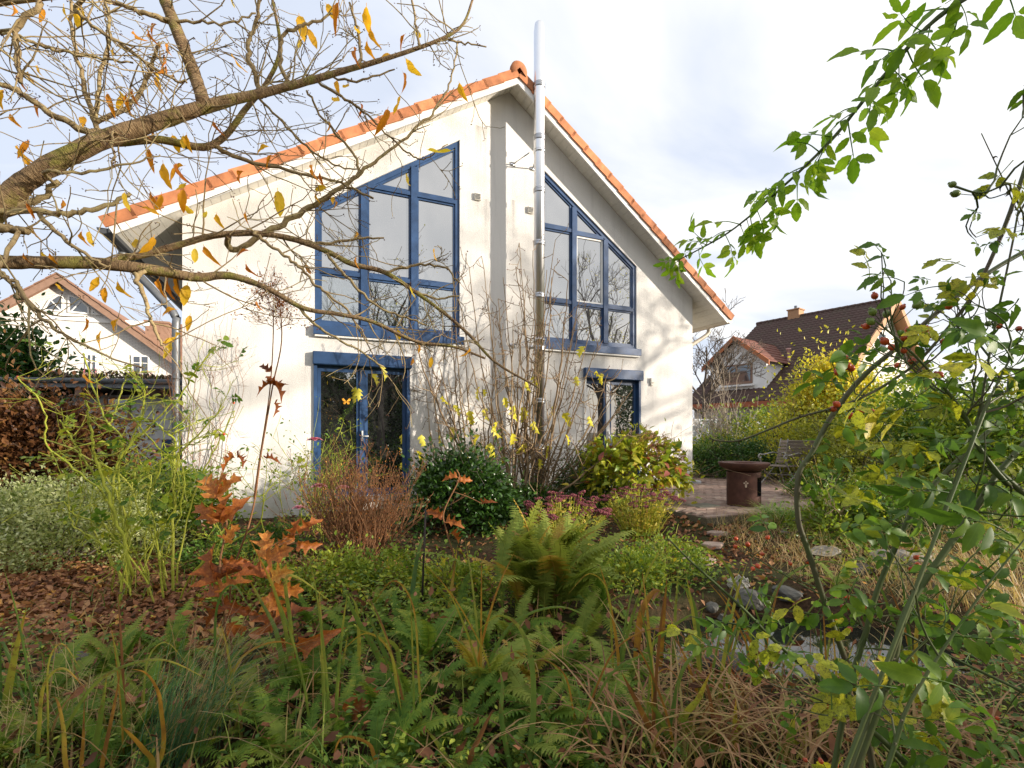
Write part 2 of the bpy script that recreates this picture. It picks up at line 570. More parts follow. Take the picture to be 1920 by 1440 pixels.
def axis(lo, a, b, hi, step, k):
    mid = np.arange(a, b + 1e-6, step)
    g = np.geomspace(step, abs(hi - b), k) + b
    h = a - np.geomspace(step, abs(lo - a), k)[::-1]
    return np.concatenate([h, mid, g])
gx = axis(-600, -9, 9, 600, .09, 22)
gy = axis(-600, -1.5, 12, 900, .09, 22)
GX, GY = np.meshgrid(gx, gy)
GZ = gz(GX, GY)
nx, ny = len(gx), len(gy)
idx = np.arange(nx * ny).reshape(ny, nx)
gm = MB().add(np.stack([GX, GY, GZ], -1).reshape(-1, 3), np.stack([idx[:-1, :-1], idx[:-1, 1:], idx[1:, 1:], idx[1:, :-1]], -1).reshape(-1, 4))
tag(gm.build('ground', MAT_SOIL), kind='structure')

# ---- pond water
t = NT('pond_water')
wv = t.noise(7, 2)
p = t.princ((.012, .016, .012), .04, .6, normal=t.bump(wv, .06, .01))
MAT_WATER = t.done(p)
th = np.linspace(0, 2 * PI, 48, endpoint=False)
WZ = -.085
V = [(POND[0], POND[1], WZ)] + [(POND[0] + 1.06 * POND[2] * math.cos(a), POND[1] + 1.06 * POND[3] * math.sin(a), WZ) for a in th]
tag(MB().add(V, T=[(0, 1 + i, 1 + (i + 1) % 48) for i in range(48)]).build('water', MAT_WATER), kind='structure')

# ================================================================ HOUSE
HX, HY, HROT = -4.89, 7.12, math.atan2(.3907, .9205)
house = thing('house', 'white rendered house with orange verge tiles, blue framed gable windows and a steel flue', 'house', (HX, HY, 0), HROT)

def wp(u, v, p=0.):
    """photo pixel -> (along the wall, height) on the plane p metres in front of the gable wall"""
    tt = (u - 960) / FPX
    s = (tt * (HY - .9205 * p) - HX - .3907 * p) / (.9205 - .3907 * tt)
    Y = HY + .3907 * s - .9205 * p
    return np.array([s, CAMZ + (HORV - v) / FPX * Y])

# materials
t = NT('white_render')
big = t.noise(.9, 4); fine = t.noise(150, 3, .7); st = t.noise(7, 5, .65, sxyz=(1, 1, .06))
c = t.mix(t.ramp(big, [(.3, (0, 0, 0)), (.75, (1, 1, 1))]), (.80, .775, .735), (.70, .68, .65))
c = t.mix(t.math('MULTIPLY', t.ramp(st, [(.5, (0, 0, 0)), (.72, (1, 1, 1))]), .34), c, (.42, .40, .38))
c = t.mix(.25, c, t.ramp(fine, [(.3, (.5, .49, .47)), (.7, (.85, .83, .8))]))
tc = t.n('TexCoord'); sx = t.n('SeparateXYZ'); t.l(tc.outputs['Object'], sx.inputs[0])
for (cx_, ztop, zlen, wd) in ((4.78, 5.86, 1.0, .10), (5.33, 5.95, .8, .08), (4.70, 7.2, 1.2, .28), (6.9, 3.15, .35, 1.0), (3.2, 3.55, .45, 1.3)):
    dx = t.math('ABSOLUTE', t.math('SUBTRACT', sx.outputs[0], cx_))
    kx = t.math('SUBTRACT', 1., t.math('DIVIDE', dx, wd), True)
    dz = t.math('DIVIDE', t.math('SUBTRACT', ztop, sx.outputs[2]), zlen)
    kz = t.math('MULTIPLY', t.math('GREATER_THAN', dz, 0.), t.math('SUBTRACT', 1., dz, True))
    k = t.math('MULTIPLY', t.math('MULTIPLY', kx, kz), t.ramp(st, [(.4, (0, 0, 0)), (.6, (1, 1, 1))]), True)
    c = t.mix(t.math('MULTIPLY', k, .8), c, (.33, .31, .29))
# splash-back dirt just above the soil
kz = t.math('SUBTRACT', 1., t.math('DIVIDE', sx.outputs[2], .85), True)
c = t.mix(t.math('MULTIPLY', kz, t.math('MULTIPLY', t.ramp(t.noise(3.5, 5, .65), [(.35, (.1,) * 3), (.65, (1,) * 3)]), .85)), c, (.30, .30, .21))
MAT_RENDER = t.done(t.princ(c, .9, .2, normal=t.bump(t.math('ADD', fine, t.noise(55, 4, .7)), .8, .009)))
MAT_BLUE = M_plain('blue_paint', (.026, .065, .155), .42, .35, var=.28, scale=6, bump=.08)
MAT_WHITE = M_plain('white_paint', (.78, .77, .74), .5, .3, var=.06)
MAT_SOFFIT = M_plain('soffit_board', (.72, .69, .62), .65, .25, var=.08, scale=14, sxyz=(3, 1, 1), usernd=.05)
MAT_TILE = M_plain('orange_clay_tile', (.47, .185, .082), .7, .25, var=.3, scale=7, bump=.35, bscale=90, usernd=.22)
MAT_STEEL = M_plain('stainless_steel', (.80, .81, .83), .33, .5, metal=1., var=.05, scale=4)
MAT_ZINC = M_plain('zinc', (.20, .21, .22), .5, .4, metal=.5, var=.15)
MAT_DARKZ = M_plain('dark_gutter', (.07, .075, .08), .5, .4, metal=.2, var=.15)
MAT_BEIGE = M_plain('beige_gutter', (.55, .49, .40), .45, .4, var=.08)
MAT_ROOM = M_plain('room_plaster', (.42, .41, .39), .9, .1, var=.05)
MAT_BLIND = M_plain('blind_white', (.78, .78, .76), .6, .3, var=.03)
MAT_CURT = M_plain('curtain_blue', (.30, .45, .62), .8, .2, var=.2)
MAT_CURTG = M_plain('curtain_green', (.55, .62, .5), .8, .2, var=.1)
t = NT('window_glass')
g = t.n('BsdfGlossy'); g.inputs['Roughness'].default_value = .0; g.inputs['Color'].default_value = (.93, .95, .97, 1)
tr = t.n('BsdfTransparent'); tr.inputs['Color'].default_value = (.82, .86, .85, 1)
fr = t.n('Fresnel', i_IOR=1.75)
nz = t.noise(.7, 1)
nb = t.bump(nz, .02, .02); t.l(nb, g.inputs['Normal'])
k = t.math('ADD', t.math('MULTIPLY', fr.outputs[0], .9), .27, True)
mx = t.n('MixShader'); t.l(k, mx.inputs[0]); t.l(tr.outputs[0], mx.inputs[1]); t.l(g.outputs[0], mx.inputs[2])
MAT_GLASS = t.done(mx)
def coated(name, lo, hi, refl):          # opaque mirror-coated pane; the dim room is painted into its diffuse tone
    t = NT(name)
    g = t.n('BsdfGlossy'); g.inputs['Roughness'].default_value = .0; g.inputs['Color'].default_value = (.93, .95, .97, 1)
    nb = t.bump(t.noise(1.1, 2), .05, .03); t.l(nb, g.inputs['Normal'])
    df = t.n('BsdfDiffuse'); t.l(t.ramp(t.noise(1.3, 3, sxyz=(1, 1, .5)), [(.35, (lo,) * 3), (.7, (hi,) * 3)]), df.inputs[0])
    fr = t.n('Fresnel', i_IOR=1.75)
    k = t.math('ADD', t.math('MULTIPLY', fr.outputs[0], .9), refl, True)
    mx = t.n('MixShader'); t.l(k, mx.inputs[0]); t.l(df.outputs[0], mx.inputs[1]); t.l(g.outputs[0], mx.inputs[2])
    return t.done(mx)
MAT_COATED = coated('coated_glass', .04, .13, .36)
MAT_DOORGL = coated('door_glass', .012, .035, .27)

WID = 9.78
AP = np.array([5.26, 7.99]); WL = np.array([0, 4.70]); WR = np.array([WID, 4.54])
slL = (AP[1] - WL[1]) / AP[0]; slR = (AP[1] - WR[1]) / (WID - AP[0])
DEPTH, OVH, OVL, OVR = 7.2, .42, .74, .68

# ---- openings, as wall polygons traced in metres
LW = [wp(588, 608), wp(862, 634), wp(862, 262), wp(592, 386)]
RW = [wp(1014, 640), wp(1195, 655), wp(1192, 499), wp(1014, 312)]
for W_ in (LW, RW):
    W_[1][0] = W_[2][0] = (W_[1][0] + W_[2][0]) / 2
    W_[0][0] = W_[3][0] = (W_[0][0] + W_[3][0]) / 2
    zb = (W_[0][1] + W_[1][1]) / 2; W_[0][1] = W_[1][1] = zb
dl0, dl1 = wp(588, 700), wp(768, 700)
dr0, dr1 = wp(1094, 720), wp(1200, 720)
DZT = 2.62
LD = [np.array([dl0[0], .42]), np.array([dl1[0], .42]), np.array([dl1[0], DZT]), np.array([dl0[0], DZT])]
RD = [np.array([dr0[0], .36]), np.array([dr1[0], .36]), np.array([dr1[0], DZT]), np.array([dr0[0], DZT])]
REV = .10
bm = bmesh.new()
def loop(P):
    vs = [bm.verts.new((p[0], 0, p[1])) for p in P]
    return [bm.edges.new((vs[i], vs[(i + 1) % len(vs)])) for i in range(len(vs))]
E = loop([(0, -.2), (WID, -.2), WR, AP, WL])
holes = [loop(P) for P in (LW, RW, LD, RD)]
bmesh.ops.triangle_fill(bm, use_beauty=True, edges=list(bm.edges))
for H in holes:       # reveals
    g = bmesh.ops.extrude_edge_only(bm, edges=H)
    for v in g['geom']:
        if isinstance(v, bmesh.types.BMVert): v.co.y += .2
mb = MB(); addbm(mb, bm)
# side walls, back wall
hexa(mb, [(.002, .003, -.2), (.25, .003, -.2), (.25, DEPTH, -.2), (.002, DEPTH, -.2), (.002, .003, 4.70), (.25, .003, 4.86), (.25, DEPTH, 4.86), (.002, DEPTH, 4.70)])
hexa(mb, [(WID - .25, .003, -.2), (WID - .002, .003, -.2), (WID - .002, DEPTH, -.2), (WID - .25, DEPTH, -.2), (WID - .25, .003, 4.72), (WID - .002, .003, 4.54), (WID - .002, DEPTH, 4.54), (WID - .25, DEPTH, 4.72)])
extrude_poly(mb, [(.25, -.2), (WID - .25, -.2), (WID - .25, 4.72), (AP[0], 8.0), (.25, 4.86)], DEPTH - .25, DEPTH)
mb.build('wall', MAT_RENDER, house, smoothf=False)
# plain rooms behind the glass
mb = MB()
box(mb, (.26, .21, 2.95), (WID - .26, 4.2, 3.2))
box(mb, (.26, 4.2, .1), (WID - .26, 4.3, 6.9))
box(mb, (5.12, .21, .12), (5.25, 4.19, 2.94)); box(mb, (5.12, .21, 3.21), (5.25, 4.19, 7.6))
box(mb, (.26, .21, .08), (WID - .26, 4.19, .12))
mb.build('room', MAT_ROOM, house, smoothf=False)

# ---- windows
def bar(mb, a, b, w, y0, y1):
    """straight bar in the wall plane from a to b, w wide, from depth y0 to y1"""
    a = np.asarray(a, float); b = np.asarray(b, float)
    d = unit(b - a); q = np.array([-d[1], d[0]]) * w / 2
    P = [a + q, a - q, b - q, b + q]
    V = [(p[0], y, p[1]) for y in (y0, y1) for p in P]
    mb.add(V, BOXQ)

def inset(P, k):
    P = [np.asarray(p, float) for p in P]; n = len(P); out = []
    for i in range(n):
        a, b, c = P[i - 1], P[i], P[(i + 1) % n]
        d1, d2 = unit(b - a), unit(c - b)
        n1 = np.array([-d1[1], d1[0]]); n2 = np.array([-d2[1], d2[0]])
        A = np.array([n1, n2]); rhs = np.array([n1 @ (b + n1 * k), n2 @ (b + n2 * k)])
        out.append(np.linalg.solve(A, rhs))
    return out

def ring(mb, P, Pi, y0, y1):
    n = len(P)
    for i in range(n):
        j = (i + 1) % n
        V = [(q[0], y, q[1]) for y in (y0, y1) for q in (P[i], P[j], Pi[j], Pi[i])]
        mb.add(V, BOXQ)

def clip(P, f):
    """clip polygon by half plane f(p) >= 0"""
    out = []
    for i in range(len(P)):
        a, b = P[i], P[(i + 1) % len(P)]
        fa, fb = f(a), f(b)
        if fa >= 0: out.append(a)
        if fa * fb < 0: out.append(a + (b - a) * fa / (fa - fb))
    return out

def window(name, P, mull, trans, sill=None, fw=.075, mw=.105):
    """P outline (bottom left, bottom right, top right, top left); mull: s of mullions; trans: per bay heights of transoms"""
    w = MB()
    y0, y1 = .03, .12
    ring(w, P, inset(P, fw), y0, y1)
    win = w.build(name, MAT_BLUE, house, smoothf=False)
    Pi = inset(P, fw)
    def topz(s):
        a, b = Pi[3], Pi[2]
        return a[1] + (b[1] - a[1]) * (s - a[0]) / (b[0] - a[0])
    for s in mull:
        m = MB(); bar(m, (s, Pi[0][1]), (s, topz(s) - .01), mw, y0 - .02, y1 - .004)
        m.build('mullion', MAT_BLUE, win, smoothf=False)
    edges = [Pi[0][0]] + list(mull) + [Pi[1][0]]
    for i in range(len(edges) - 1):
        a = edges[i] + (mw / 2 if i else 0); b = edges[i + 1] - (mw / 2 if i < len(edges) - 2 else 0)
        bay = clip(clip(Pi, lambda p: p[0] - a), lambda p: b - p[0])
        zs = [None] + list(trans[i]) + [None]
        for k in range(len(zs) - 1):
            cell = bay
            if zs[k] is not None:
                z = zs[k]; cell = clip(cell, lambda p: p[1] - z - .035)
            if zs[k + 1] is not None:
                z2 = zs[k + 1]; cell = clip(cell, lambda p: z2 - .035 - p[1])
                m = MB(); bar(m, (a + .002, z2), (b - .002, z2), .07, y0 - .005, y1 - .008)
                m.build('transom', MAT_BLUE, win, smoothf=False)
            if len(cell) < 3: continue
            s_ = MB(); ring(s_, cell, inset(cell, .035), y0 + .022, y1 - .012)
            s_.build('sash', MAT_WHITE if (name == 'window' and P is RW and i == 1 and k == 1) else MAT_BLUE, win, smoothf=False)
            q = inset(cell, .03)
            g = MB(); extrude_poly(g, q, .075, .083)
            g.build('pane', MAT_GLASS if k == 0 and P is LW else MAT_COATED, win, smoothf=False)
    return win

ml = [wp(683, 400)[0], wp(777, 400)[0]]
ztr = (wp(735, 355)[1] + wp(820, 370)[1]) / 2
zlow = (wp(640, 510)[1] + wp(800, 531)[1]) / 2
winL = window('window', LW, ml, [[zlow], [zlow, ztr], [zlow, ztr]])
mr = [wp(1078, 500)[0], wp(1137, 500)[0]]
zlr = (wp(1050, 563)[1] + wp(1160, 578)[1]) / 2
zt1, zt2 = wp(1050, 427)[1], wp(1107, 441)[1]
winR = window('window', RW, mr, [[zlr, zt1], [zlr, zt2], [zlr]])
for win, P in ((winL, LW), (winR, RW)):
    m = MB()
    a, b = P[0][0] - .02, P[1][0] + .06
    z = P[0][1]
    hexa(m, [(a, -.095, z - .15), (b, -.095, z - .15), (b, -.003, z - .15), (a, -.003, z - .15), (a, -.095, z - .012), (b, -.095, z - .012), (b, -.003, z + .012), (a, -.003, z + .012)])
    m.build('sill', MAT_BLUE, win, smoothf=False)
    m = MB(); box(m, (a + .02, -.075, z - .18), (b - .02, -.003, z - .152))
    m.build('sill_trim', MAT_WHITE, win, smoothf=False)
# blinds and curtains inside
for k, (a, b, z0, z1) in enumerate(((ml[1] + .06, LW[1][0] - .1, LW[0][1] + .1, zlow - .25), (RW[0][0] + .1, mr[0] - .06, RW[0][1] + .1, zlr - .15))):
    m = MB()
    for z in np.arange(z0, z1, .045):
        hexa(m, [(a, .16, z), (b, .16, z), (b, .19, z + .012), (a, .19, z + .012), (a, .16, z + .003), (b, .16, z + .003), (b, .19, z + .015), (a, .19, z + .015)])
    m.build('blind', MAT_BLIND, winL if k == 0 else winR, smoothf=False)
def curtain(win, a, b, z0, z1, mat, y=.3):
    m = MB(); xs = np.linspace(a, b, 60)
    V = [(x, y + .035 * math.sin(x * 46) + .01 * math.sin(x * 17), z) for z in (z0, z1) for x in xs]
    m.add(V, [(i, i + 1, 61 + i, 60 + i) for i in range(59)])
    m.build('curtain', mat, win)
curtain(winL, LW[0][0] + .45, ml[0] - .12, LW[0][1] + .05, zlow - .16, MAT_CURT)
curtain(winL, ml[0] + .15, ml[1] - .1, LW[0][1] + .05, zlow - .3, MAT_CURTG)
curtain(winL, LW[0][0] + .1, LW[0][0] + .42, LW[0][1] + .05, zlow - .1, MAT_BLIND)

# ---- doors with roller shutter boxes
def door(P, label, sw, white=False):
    w = MB(); y0, y1 = .05, .13
    ring(w, P, inset(P, .06), y0, y1)
    d = w.build('terrace_door', MAT_BLUE, house, smoothf=False)
    mid = P[0][0] + (P[1][0] - P[0][0]) * sw
    m = MB(); bar(m, (mid, P[0][1] + .06), (mid, P[2][1] - .065), .08, y0 - .015, y1 - .004)
    m.build('mullion', MAT_WHITE if white else MAT_BLUE, d, smoothf=False)
    for a, b in ((P[0][0] + .062, mid - .042), (mid + .042, P[1][0] - .062)):
        cell = [np.array([a, P[0][1] + .062]), np.array([b, P[0][1] + .062]), np.array([b, P[2][1] - .066]), np.array([a, P[2][1] - .066])]
        s_ = MB(); ring(s_, cell, inset(cell, .05), y0 + .01, y1 - .01)
        s_.build('sash', MAT_BLUE, d, smoothf=False)
        g = MB(); extrude_poly(g, inset(cell, .045), .085, .093); g.build('pane', MAT_DOORGL, d, smoothf=False)
    h = MB(); box(h, (mid - .012, .0, 1.35), (mid + .012, .034, 1.52)); box(h, (mid - .008, -.03, 1.42), (mid + .1, -.012, 1.44)); box(h, (mid - .008, -.03, 1.42), (mid + .008, .0, 1.44))
    h.build('handle', MAT_WHITE, d, smoothf=False)
    m = MB(); bev(m, (P[0][0] - .015, -.105, P[2][1] - .02), (P[1][0] + .025, -.003, P[2][1] + .19), .012)
    m.build('shutter_box', MAT_BLUE, d, smoothf=False)
    for x in (P[0][0] + .001, P[1][0] - .05):
        m = MB(); box(m, (x, -.035, P[0][1]), (x + .05, .028, P[2][1] - .021)); m.build('shutter_rail', MAT_BLUE if not (white and x < mid) else MAT_WHITE, d, smoothf=False)
    m = MB(); box(m, (P[0][0] - .03, -.1, P[0][1] - .09), (P[1][0] + .03, -.003, P[0][1] - .002)); m.build('threshold', MAT_ZINC, d, smoothf=False)
    return d
doorL = door(LD, 'left', .49)
doorR = door(RD, 'right', .44, True)
# orange butterfly sticker on the left pane of the left door
bs, bz = wp(650, 752)
m = MB()
for sgn in (-1, 1):
    for P in ([(0, 0), (.045, .05), (.075, .042), (.07, .012), (.03, -.004)], [(0, -.005), (.03, -.012), (.055, -.018), (.05, -.045), (.022, -.05), (.004, -.02)]):
        extrude_poly(m, [(bs + sgn * x * .95, bz + z) for x, z in P], .076, .079)
m.build('butterfly_sticker', M_plain('butterfly_orange', (.75, .32, .03), .6, var=.5, scale=55), doorL, smoothf=False)

# ---- roof
TH = .105
def rz_(s):   # underside height of the roof along the gable
    return AP[1] - slL * (AP[0] - s) if s < AP[0] else AP[1] - slR * (s - AP[0])
roof = MB()
for s0, s1 in ((-OVL, AP[0]), (AP[0], WID + OVR)):
    V = [(s, y, rz_(s) + dz) for dz in (.022, TH) for s, y in ((s0, -OVH + .03), (s1, -OVH + .03), (s1, DEPTH + .4), (s0, DEPTH + .4))]
    roof.add(V, BOXQ)
roofo = roof.build('roof', MAT_TILE, house, smoothf=False)
# soffit boards under the verges
for side in (0, 1):
    s0, s1 = ((-OVL, AP[0]) if side == 0 else (AP[0], WID + OVR))
    sl = slL if side == 0 else -slR
    L = math.hypot(s1 - s0, (s1 - s0) * sl); nb_ = int(L / .145)
    for i in range(nb_):
        a = s0 + (s1 - s0) * i / nb_; b = s0 + (s1 - s0) * (i + 1) / nb_ - .006
        m = MB()
        far = -.004 if (a > 0 and b < WID) else 1.6
        V = [(s, y, rz_(s) - dz) for dz in (.0, -.018) for s, y in ((a, -OVH + .035), (b, -OVH + .035), (b, far), (a, far))]
        m.add(V, BOXQ, r=rng.random())
        m.build('soffit_board', MAT_SOFFIT, roofo, smoothf=False)
# boarded return under the side eaves
for s0, s1 in ((-OVL, -.004), (WID + .004, WID + OVR)):
    m = MB(); V = [(s, y, rz_(s) - dz) for dz in (.0, -.018) for s, y in ((s0, 1.605), (s1, 1.605), (s1, DEPTH + .35), (s0, DEPTH + .35))]
    m.add(V, BOXQ); m.build('eave_soffit', MAT_SOFFIT, roofo, smoothf=False)
# bargeboards, and verge tiles stepped one over the next
for side in (0, 1):
    e0 = np.array([-OVL, rz_(-OVL)]) if side == 0 else np.array([WID + OVR, rz_(WID + OVR)])
    d = unit(AP - e0); nrm = np.array([-d[1], d[0]]) if side == 0 else np.array([d[1], -d[0]])
    Lg = np.linalg.norm(AP - e0)
    m = MB()
    V = [(q[0], y, q[1]) for y in (-OVH - .002, -OVH + .028) for q in (e0 - nrm * .085, AP - nrm * .085 + (0, -.006), AP + nrm * .11, e0 + nrm * .11)]
    m.add(V, BOXQ); m.build('bargeboard', MAT_WHITE, roofo, smoothf=False)
    n_ = 20 if side == 0 else 19
    tm = None
    step = Lg / n_
    for i in range(n_):
        m = MB()
        o = e0 + d * step * i
        lift0, lift1 = .022 + rng.uniform(-.005, .005), .002
        a0, a1 = o - d * .03, o + d * (step + .02)
        for yA, yB, lo_, hi_ in ((-OVH - .035, -OVH - .004, -.005, .142), (-OVH - .0038, -OVH + .26, .112, .142)):
            P = [a0 + nrm * (lo_ + lift0), a1 + nrm * (lo_ + lift1), a1 + nrm * (hi_ + lift1), a0 + nrm * (hi_ + lift0)]
            m.add([(q[0], y, q[1]) for y in (yA, yB) for q in P], BOXQ, r=rng.random())
        m.build('verge_tile', MAT_TILE, roofo, smoothf=False)
    # slope covering: stepped courses
    m = MB()
    for i in range(n_):
        o = e0 + d * step * i
        P = [o + nrm * (TH + .05), o + d * (step + .03) + nrm * (TH + .012), o + d * (step + .03) + nrm * (TH + .03), o + nrm * (TH + .07)]
        m.add([(q[0], y, q[1]) for y in (-OVH + .262, DEPTH + .4) for q in P], BOXQ)
    m.build('tile_courses', MAT_TILE, roofo, smoothf=False)
# ridge tiles and the round ridge end
for i in range(12):
    m = MB(); y0 = -OVH - .02 + i * .42
    th = np.linspace(0, PI, 9)
    R0, R1 = .145, .125
    V = [(AP[0] + R * math.cos(a), y, AP[1] + TH + .0 + R * math.sin(a) * .95) for (R, y) in ((R0, y0), (R1, y0 + .45)) for a in th]
    m.add(V, [(k, k + 1, 10 + k, 9 + k) for k in range(8)], r=rng.random())
    m.build('ridge_tile', MAT_TILE, roofo)
m = MB()
V = [(AP[0], -OVH - .075, AP[1] + TH + .03)]
for R, y in ((.08, -OVH - .07), (.15, -OVH - .05), (.165, -OVH - .03), (.165, -OVH + .02)):
    V += [(AP[0] + R * math.cos(a), y, AP[1] + TH - .0 + R * math.sin(a) * 1.1) for a in np.linspace(-.5, PI + .5, 15)]
T = [(0, 1 + k, 2 + k) for k in range(14)]
Q = [(1 + 15 * j + k, 1 + 15 * (j + 1) + k, 2 + 15 * (j + 1) + k, 2 + 15 * j + k) for j in range(3) for k in range(14)]
m.add(V, Q, T, r=.7); m.build('ridge_end_cap', MAT_TILE, roofo)

# ---- gutters and downpipes
def gutter(x, z, mat, dark):
    m = MB(); th = np.linspace(PI, 2 * PI, 9)
    for R in (.075, .069):
        V = [(x + R * math.cos(a), y, z + R * math.sin(a)) for y in (-OVH + .02, DEPTH + .3) for a in th]
        m.add(V, [(k, k + 1, 10 + k, 9 + k) for k in range(8)])
    V = [(x, -OVH + .021, z)] + [(x + .075 * math.cos(a), -OVH + .021, z + .075 * math.sin(a)) for a in th]
    m.add(V, T=[(0, k + 1, k + 2) for k in range(8)])
    g = m.build('gutter', mat, house)
    return g
gutter(-OVL - .07, rz_(-OVL) + .0, MAT_DARKZ, True)
gutter(WID + OVR + .05, rz_(WID + OVR) + .01, MAT_BEIGE, False)
m = MB(); V = [(q[0], y, q[1]) for y in (-OVH + .0, DEPTH + .3) for q in ((-OVL - .01, rz_(-OVL) - .06), (-OVL + .015, rz_(-OVL) - .05), (-OVL + .015, rz_(-OVL) + .1), (-OVL - .01, rz_(-OVL) + .1))]
m.add(V, BOXQ); m.build('fascia', MAT_DARKZ, house, smoothf=False)
z0 = rz_(-OVL) - .07
pip = MB()
tube(pip, spline([(-OVL - .07, .35, z0), (-OVL - .05, .35, z0 - .12), (-.35, .15, z0 - .62), (-.10, .06, z0 - .95), (-.09, .05, z0 - 1.3), (-.09, .05, -.1)], 5), .055, 10)
pip.build('downpipe', MAT_ZINC, house)
for z in (.9, 2.3):
    m = MB(); lathe(m, [(.055, z - .02), (.066, z - .018), (.066, z + .018), (.055, z + .02)], 12, (-.09, .05, 0)); m.build('pipe_clip', MAT_ZINC, house)
z0 = rz_(WID + OVR) - .05
pip = MB()
tube(pip, spline([(WID + OVR + .05, .25, z0 + .02), (WID + OVR + .05, .25, z0 - .1), (WID + OVR - .1, .25, z0 - .22), (WID + .12, .28, z0 - .5), (WID + .08, .3, z0 - .62), (WID + .08, .3, 0)], 6), .045, 10)
pip.build('downpipe', MAT_BEIGE, house)
# ---- vents, lamp box, base block
def vent(u, v, w=.13):
    s, z = wp(u, v)
    m = MB(); bev(m, (s - w / 2, -.045, z - w / 2), (s + w / 2, -.003, z + w / 2), .008)
    o = m.build('vent', MAT_SOFFIT, house, smoothf=False)
    m = MB()
    for k in range(4):
        zz = z - w * .3 + k * w * .2
        hexa(m, [(s - w * .38, -.06, zz - .008), (s + w * .38, -.06, zz - .008), (s + w * .38, -.0465, zz), (s - w * .38, -.0465, zz), (s - w * .38, -.06, zz - .004), (s + w * .38, -.06, zz - .004), (s + w * .38, -.0465, zz + .008), (s - w * .38, -.0465, zz + .008)])
    m.build('louvre', MAT_ZINC, o, smoothf=False)
vent(895, 370); vent(994, 395)
s, z = wp(1221, 714)
m = MB(); bev(m, (s - .05, -.06, z - .05), (s + .05, -.003, z + .06), .01); bev(m, (s - .035, -.045, z - .11), (s + .035, -.003, z - .052), .008)
m.build('sensor_box', MAT_SOFFIT, house, smoothf=False)

# ---- steel flue in front of the gable
MAT_BAND = M_plain('dull_steel', (.42, .43, .45), .38, .5, metal=1., var=.15)
FS, FP = 5.647, .5
fl = MB()
ZT = CAMZ + (HORV - 44) / FPX * (HY + .3907 * FS - .9205 * FP)
prof = [(.0, .15), (.1, .15), (.1, ZT - .32), (.1, ZT - .16), (.085, ZT - .02), (.075, ZT), (.062, ZT), (.06, ZT - .1), (0, ZT - .1)]
lathe(fl, prof, 28, (FS, -FP, 0))
flue = fl.build('chimney_flue', MAT_STEEL, house)
for z in np.arange(1.1, ZT - .2, .97):
    m = MB(); lathe(m, [(.101, z - .05), (.109, z - .044), (.112, z - .012), (.104, z), (.112, z + .012), (.109, z + .044), (.101, z + .05)], 28, (FS, -FP, 0)); m.build('flue_band', MAT_BAND, flue)
for zb in (wp(985, 308)[1] - .02, 3.2, 1.2):
    m = MB()
    for dx in (-.32, .1):
        tube(m, [(FS + dx, -.004, zb - .04), (FS + dx * .35 - .05, -FP + .09, zb)], .013, 6)
        box(m, (FS + dx - .05, -.016, zb - .075), (FS + dx + .05, -.003, zb - .005))
    lathe(m, [(.1015, zb - .025), (.112, zb - .025), (.112, zb + .025), (.1015, zb + .025)], 24, (FS, -FP, 0))
    m.build('flue_bracket', MAT_STEEL, flue)
s, z = wp(1301, 912)
m = MB(); bev(m, (WID - .02, -.16, .28), (WID + .12, -.003, .40), .015); m.build('base_block', M_plain('concrete', (.42, .43, .43), .9, var=.15), house, smoothf=False)

# ================================================================ PLANT HELPERS
def rootmove(mb, o):
    mb.V = [v - o for v in mb.V]

def grow(mb, p, d, L, r, lev, tips, up=.1, spread=.7, kids=(3, 5), wander=.18, n=5, shrink=.62, rmin=.002, k=6, rn=None):
    """a branch and its side branches; tips collects (point, direction, level)"""
    P = [np.array(p, float)]; d = unit(d)
    dd = d.copy(); ds = [d]
    for i in range(k):
        dd = unit(dd + wander * rng.standard_normal(3) + np.array([0, 0, up * .35]))
        P.append(P[-1] + dd * L / k); ds.append(dd)
    R = np.linspace(r, max(r * .45, rmin), k + 1)
    tube(mb, P, R, n, r=rng.random() if rn is None else rn, cap=False)
    tips.append((P[-1], dd, lev))
    if lev <= 0: return
    for q in range(rng.integers(kids[0], kids[1] + 1)):
        i = rng.integers(max(1, k // 4), k + 1)
        s = unit(np.cross(ds[i], rng.standard_normal(3)))
        nd = unit(ds[i] * (1 - spread * .5) + s * spread + np.array([0, 0, up]))
        grow(mb, P[i], nd, L * shrink * rng.uniform(.7, 1.15), max(R[i] * .62, rmin), lev - 1, tips, up, spread, kids, wander, max(3, n - 1), shrink, rmin, max(3, k - 1), rn)

def clump_pts(n, c, rad, ncl, shell=.5, flat=0., csize=.3, dome=True):
    """points of leaf clumps spread through an ellipsoid; returns points, outward directions, clump random"""
    c = np.asarray(c, float); rad = np.asarray(rad, float)
    u = rdir(ncl)
    if dome: u[:, 2] = np.abs(u[:, 2]) - .25 * (rng.random(ncl) < .4)
    rr = shell + (1 - shell) * rng.random(ncl) ** .6
    cc = u * rr[:, None]
    cr = rng.random(ncl)
    k = rng.integers(0, ncl, n)
    p = cc[k] + csize * rng.standard_normal((n, 3)) * rng.random((n, 1))
    out = unit(p * .8 + u[k] * .4)
    return c + p * rad, out, np.clip(cr[k] * .6 + .4 * rng.random(n), 0, 1)

def foliage(mb, n, c, rad, ncl, tpl, size, shell=.5, csize=.3, droop=.0, dome=True, jit=.7, up=.25, rlo=0., rhi=1., zmin=None):
    p, o, r = clump_pts(n, c, rad, ncl, shell, 0, csize, dome)
    d = unit(o + .7 * rng.standard_normal(p.shape) + np.array([0, 0, up - droop]))
    keep = p[:, 2] > (gz(p[:, 0], p[:, 1]) + .01 if zmin is None else zmin)
    p, d, r = p[keep], d[keep], r[keep]
    scatter(mb, tpl, p, orient(d, None, jit), size * rng.uniform(.6, 1.25, len(p)), rlo + (rhi - rlo) * r)

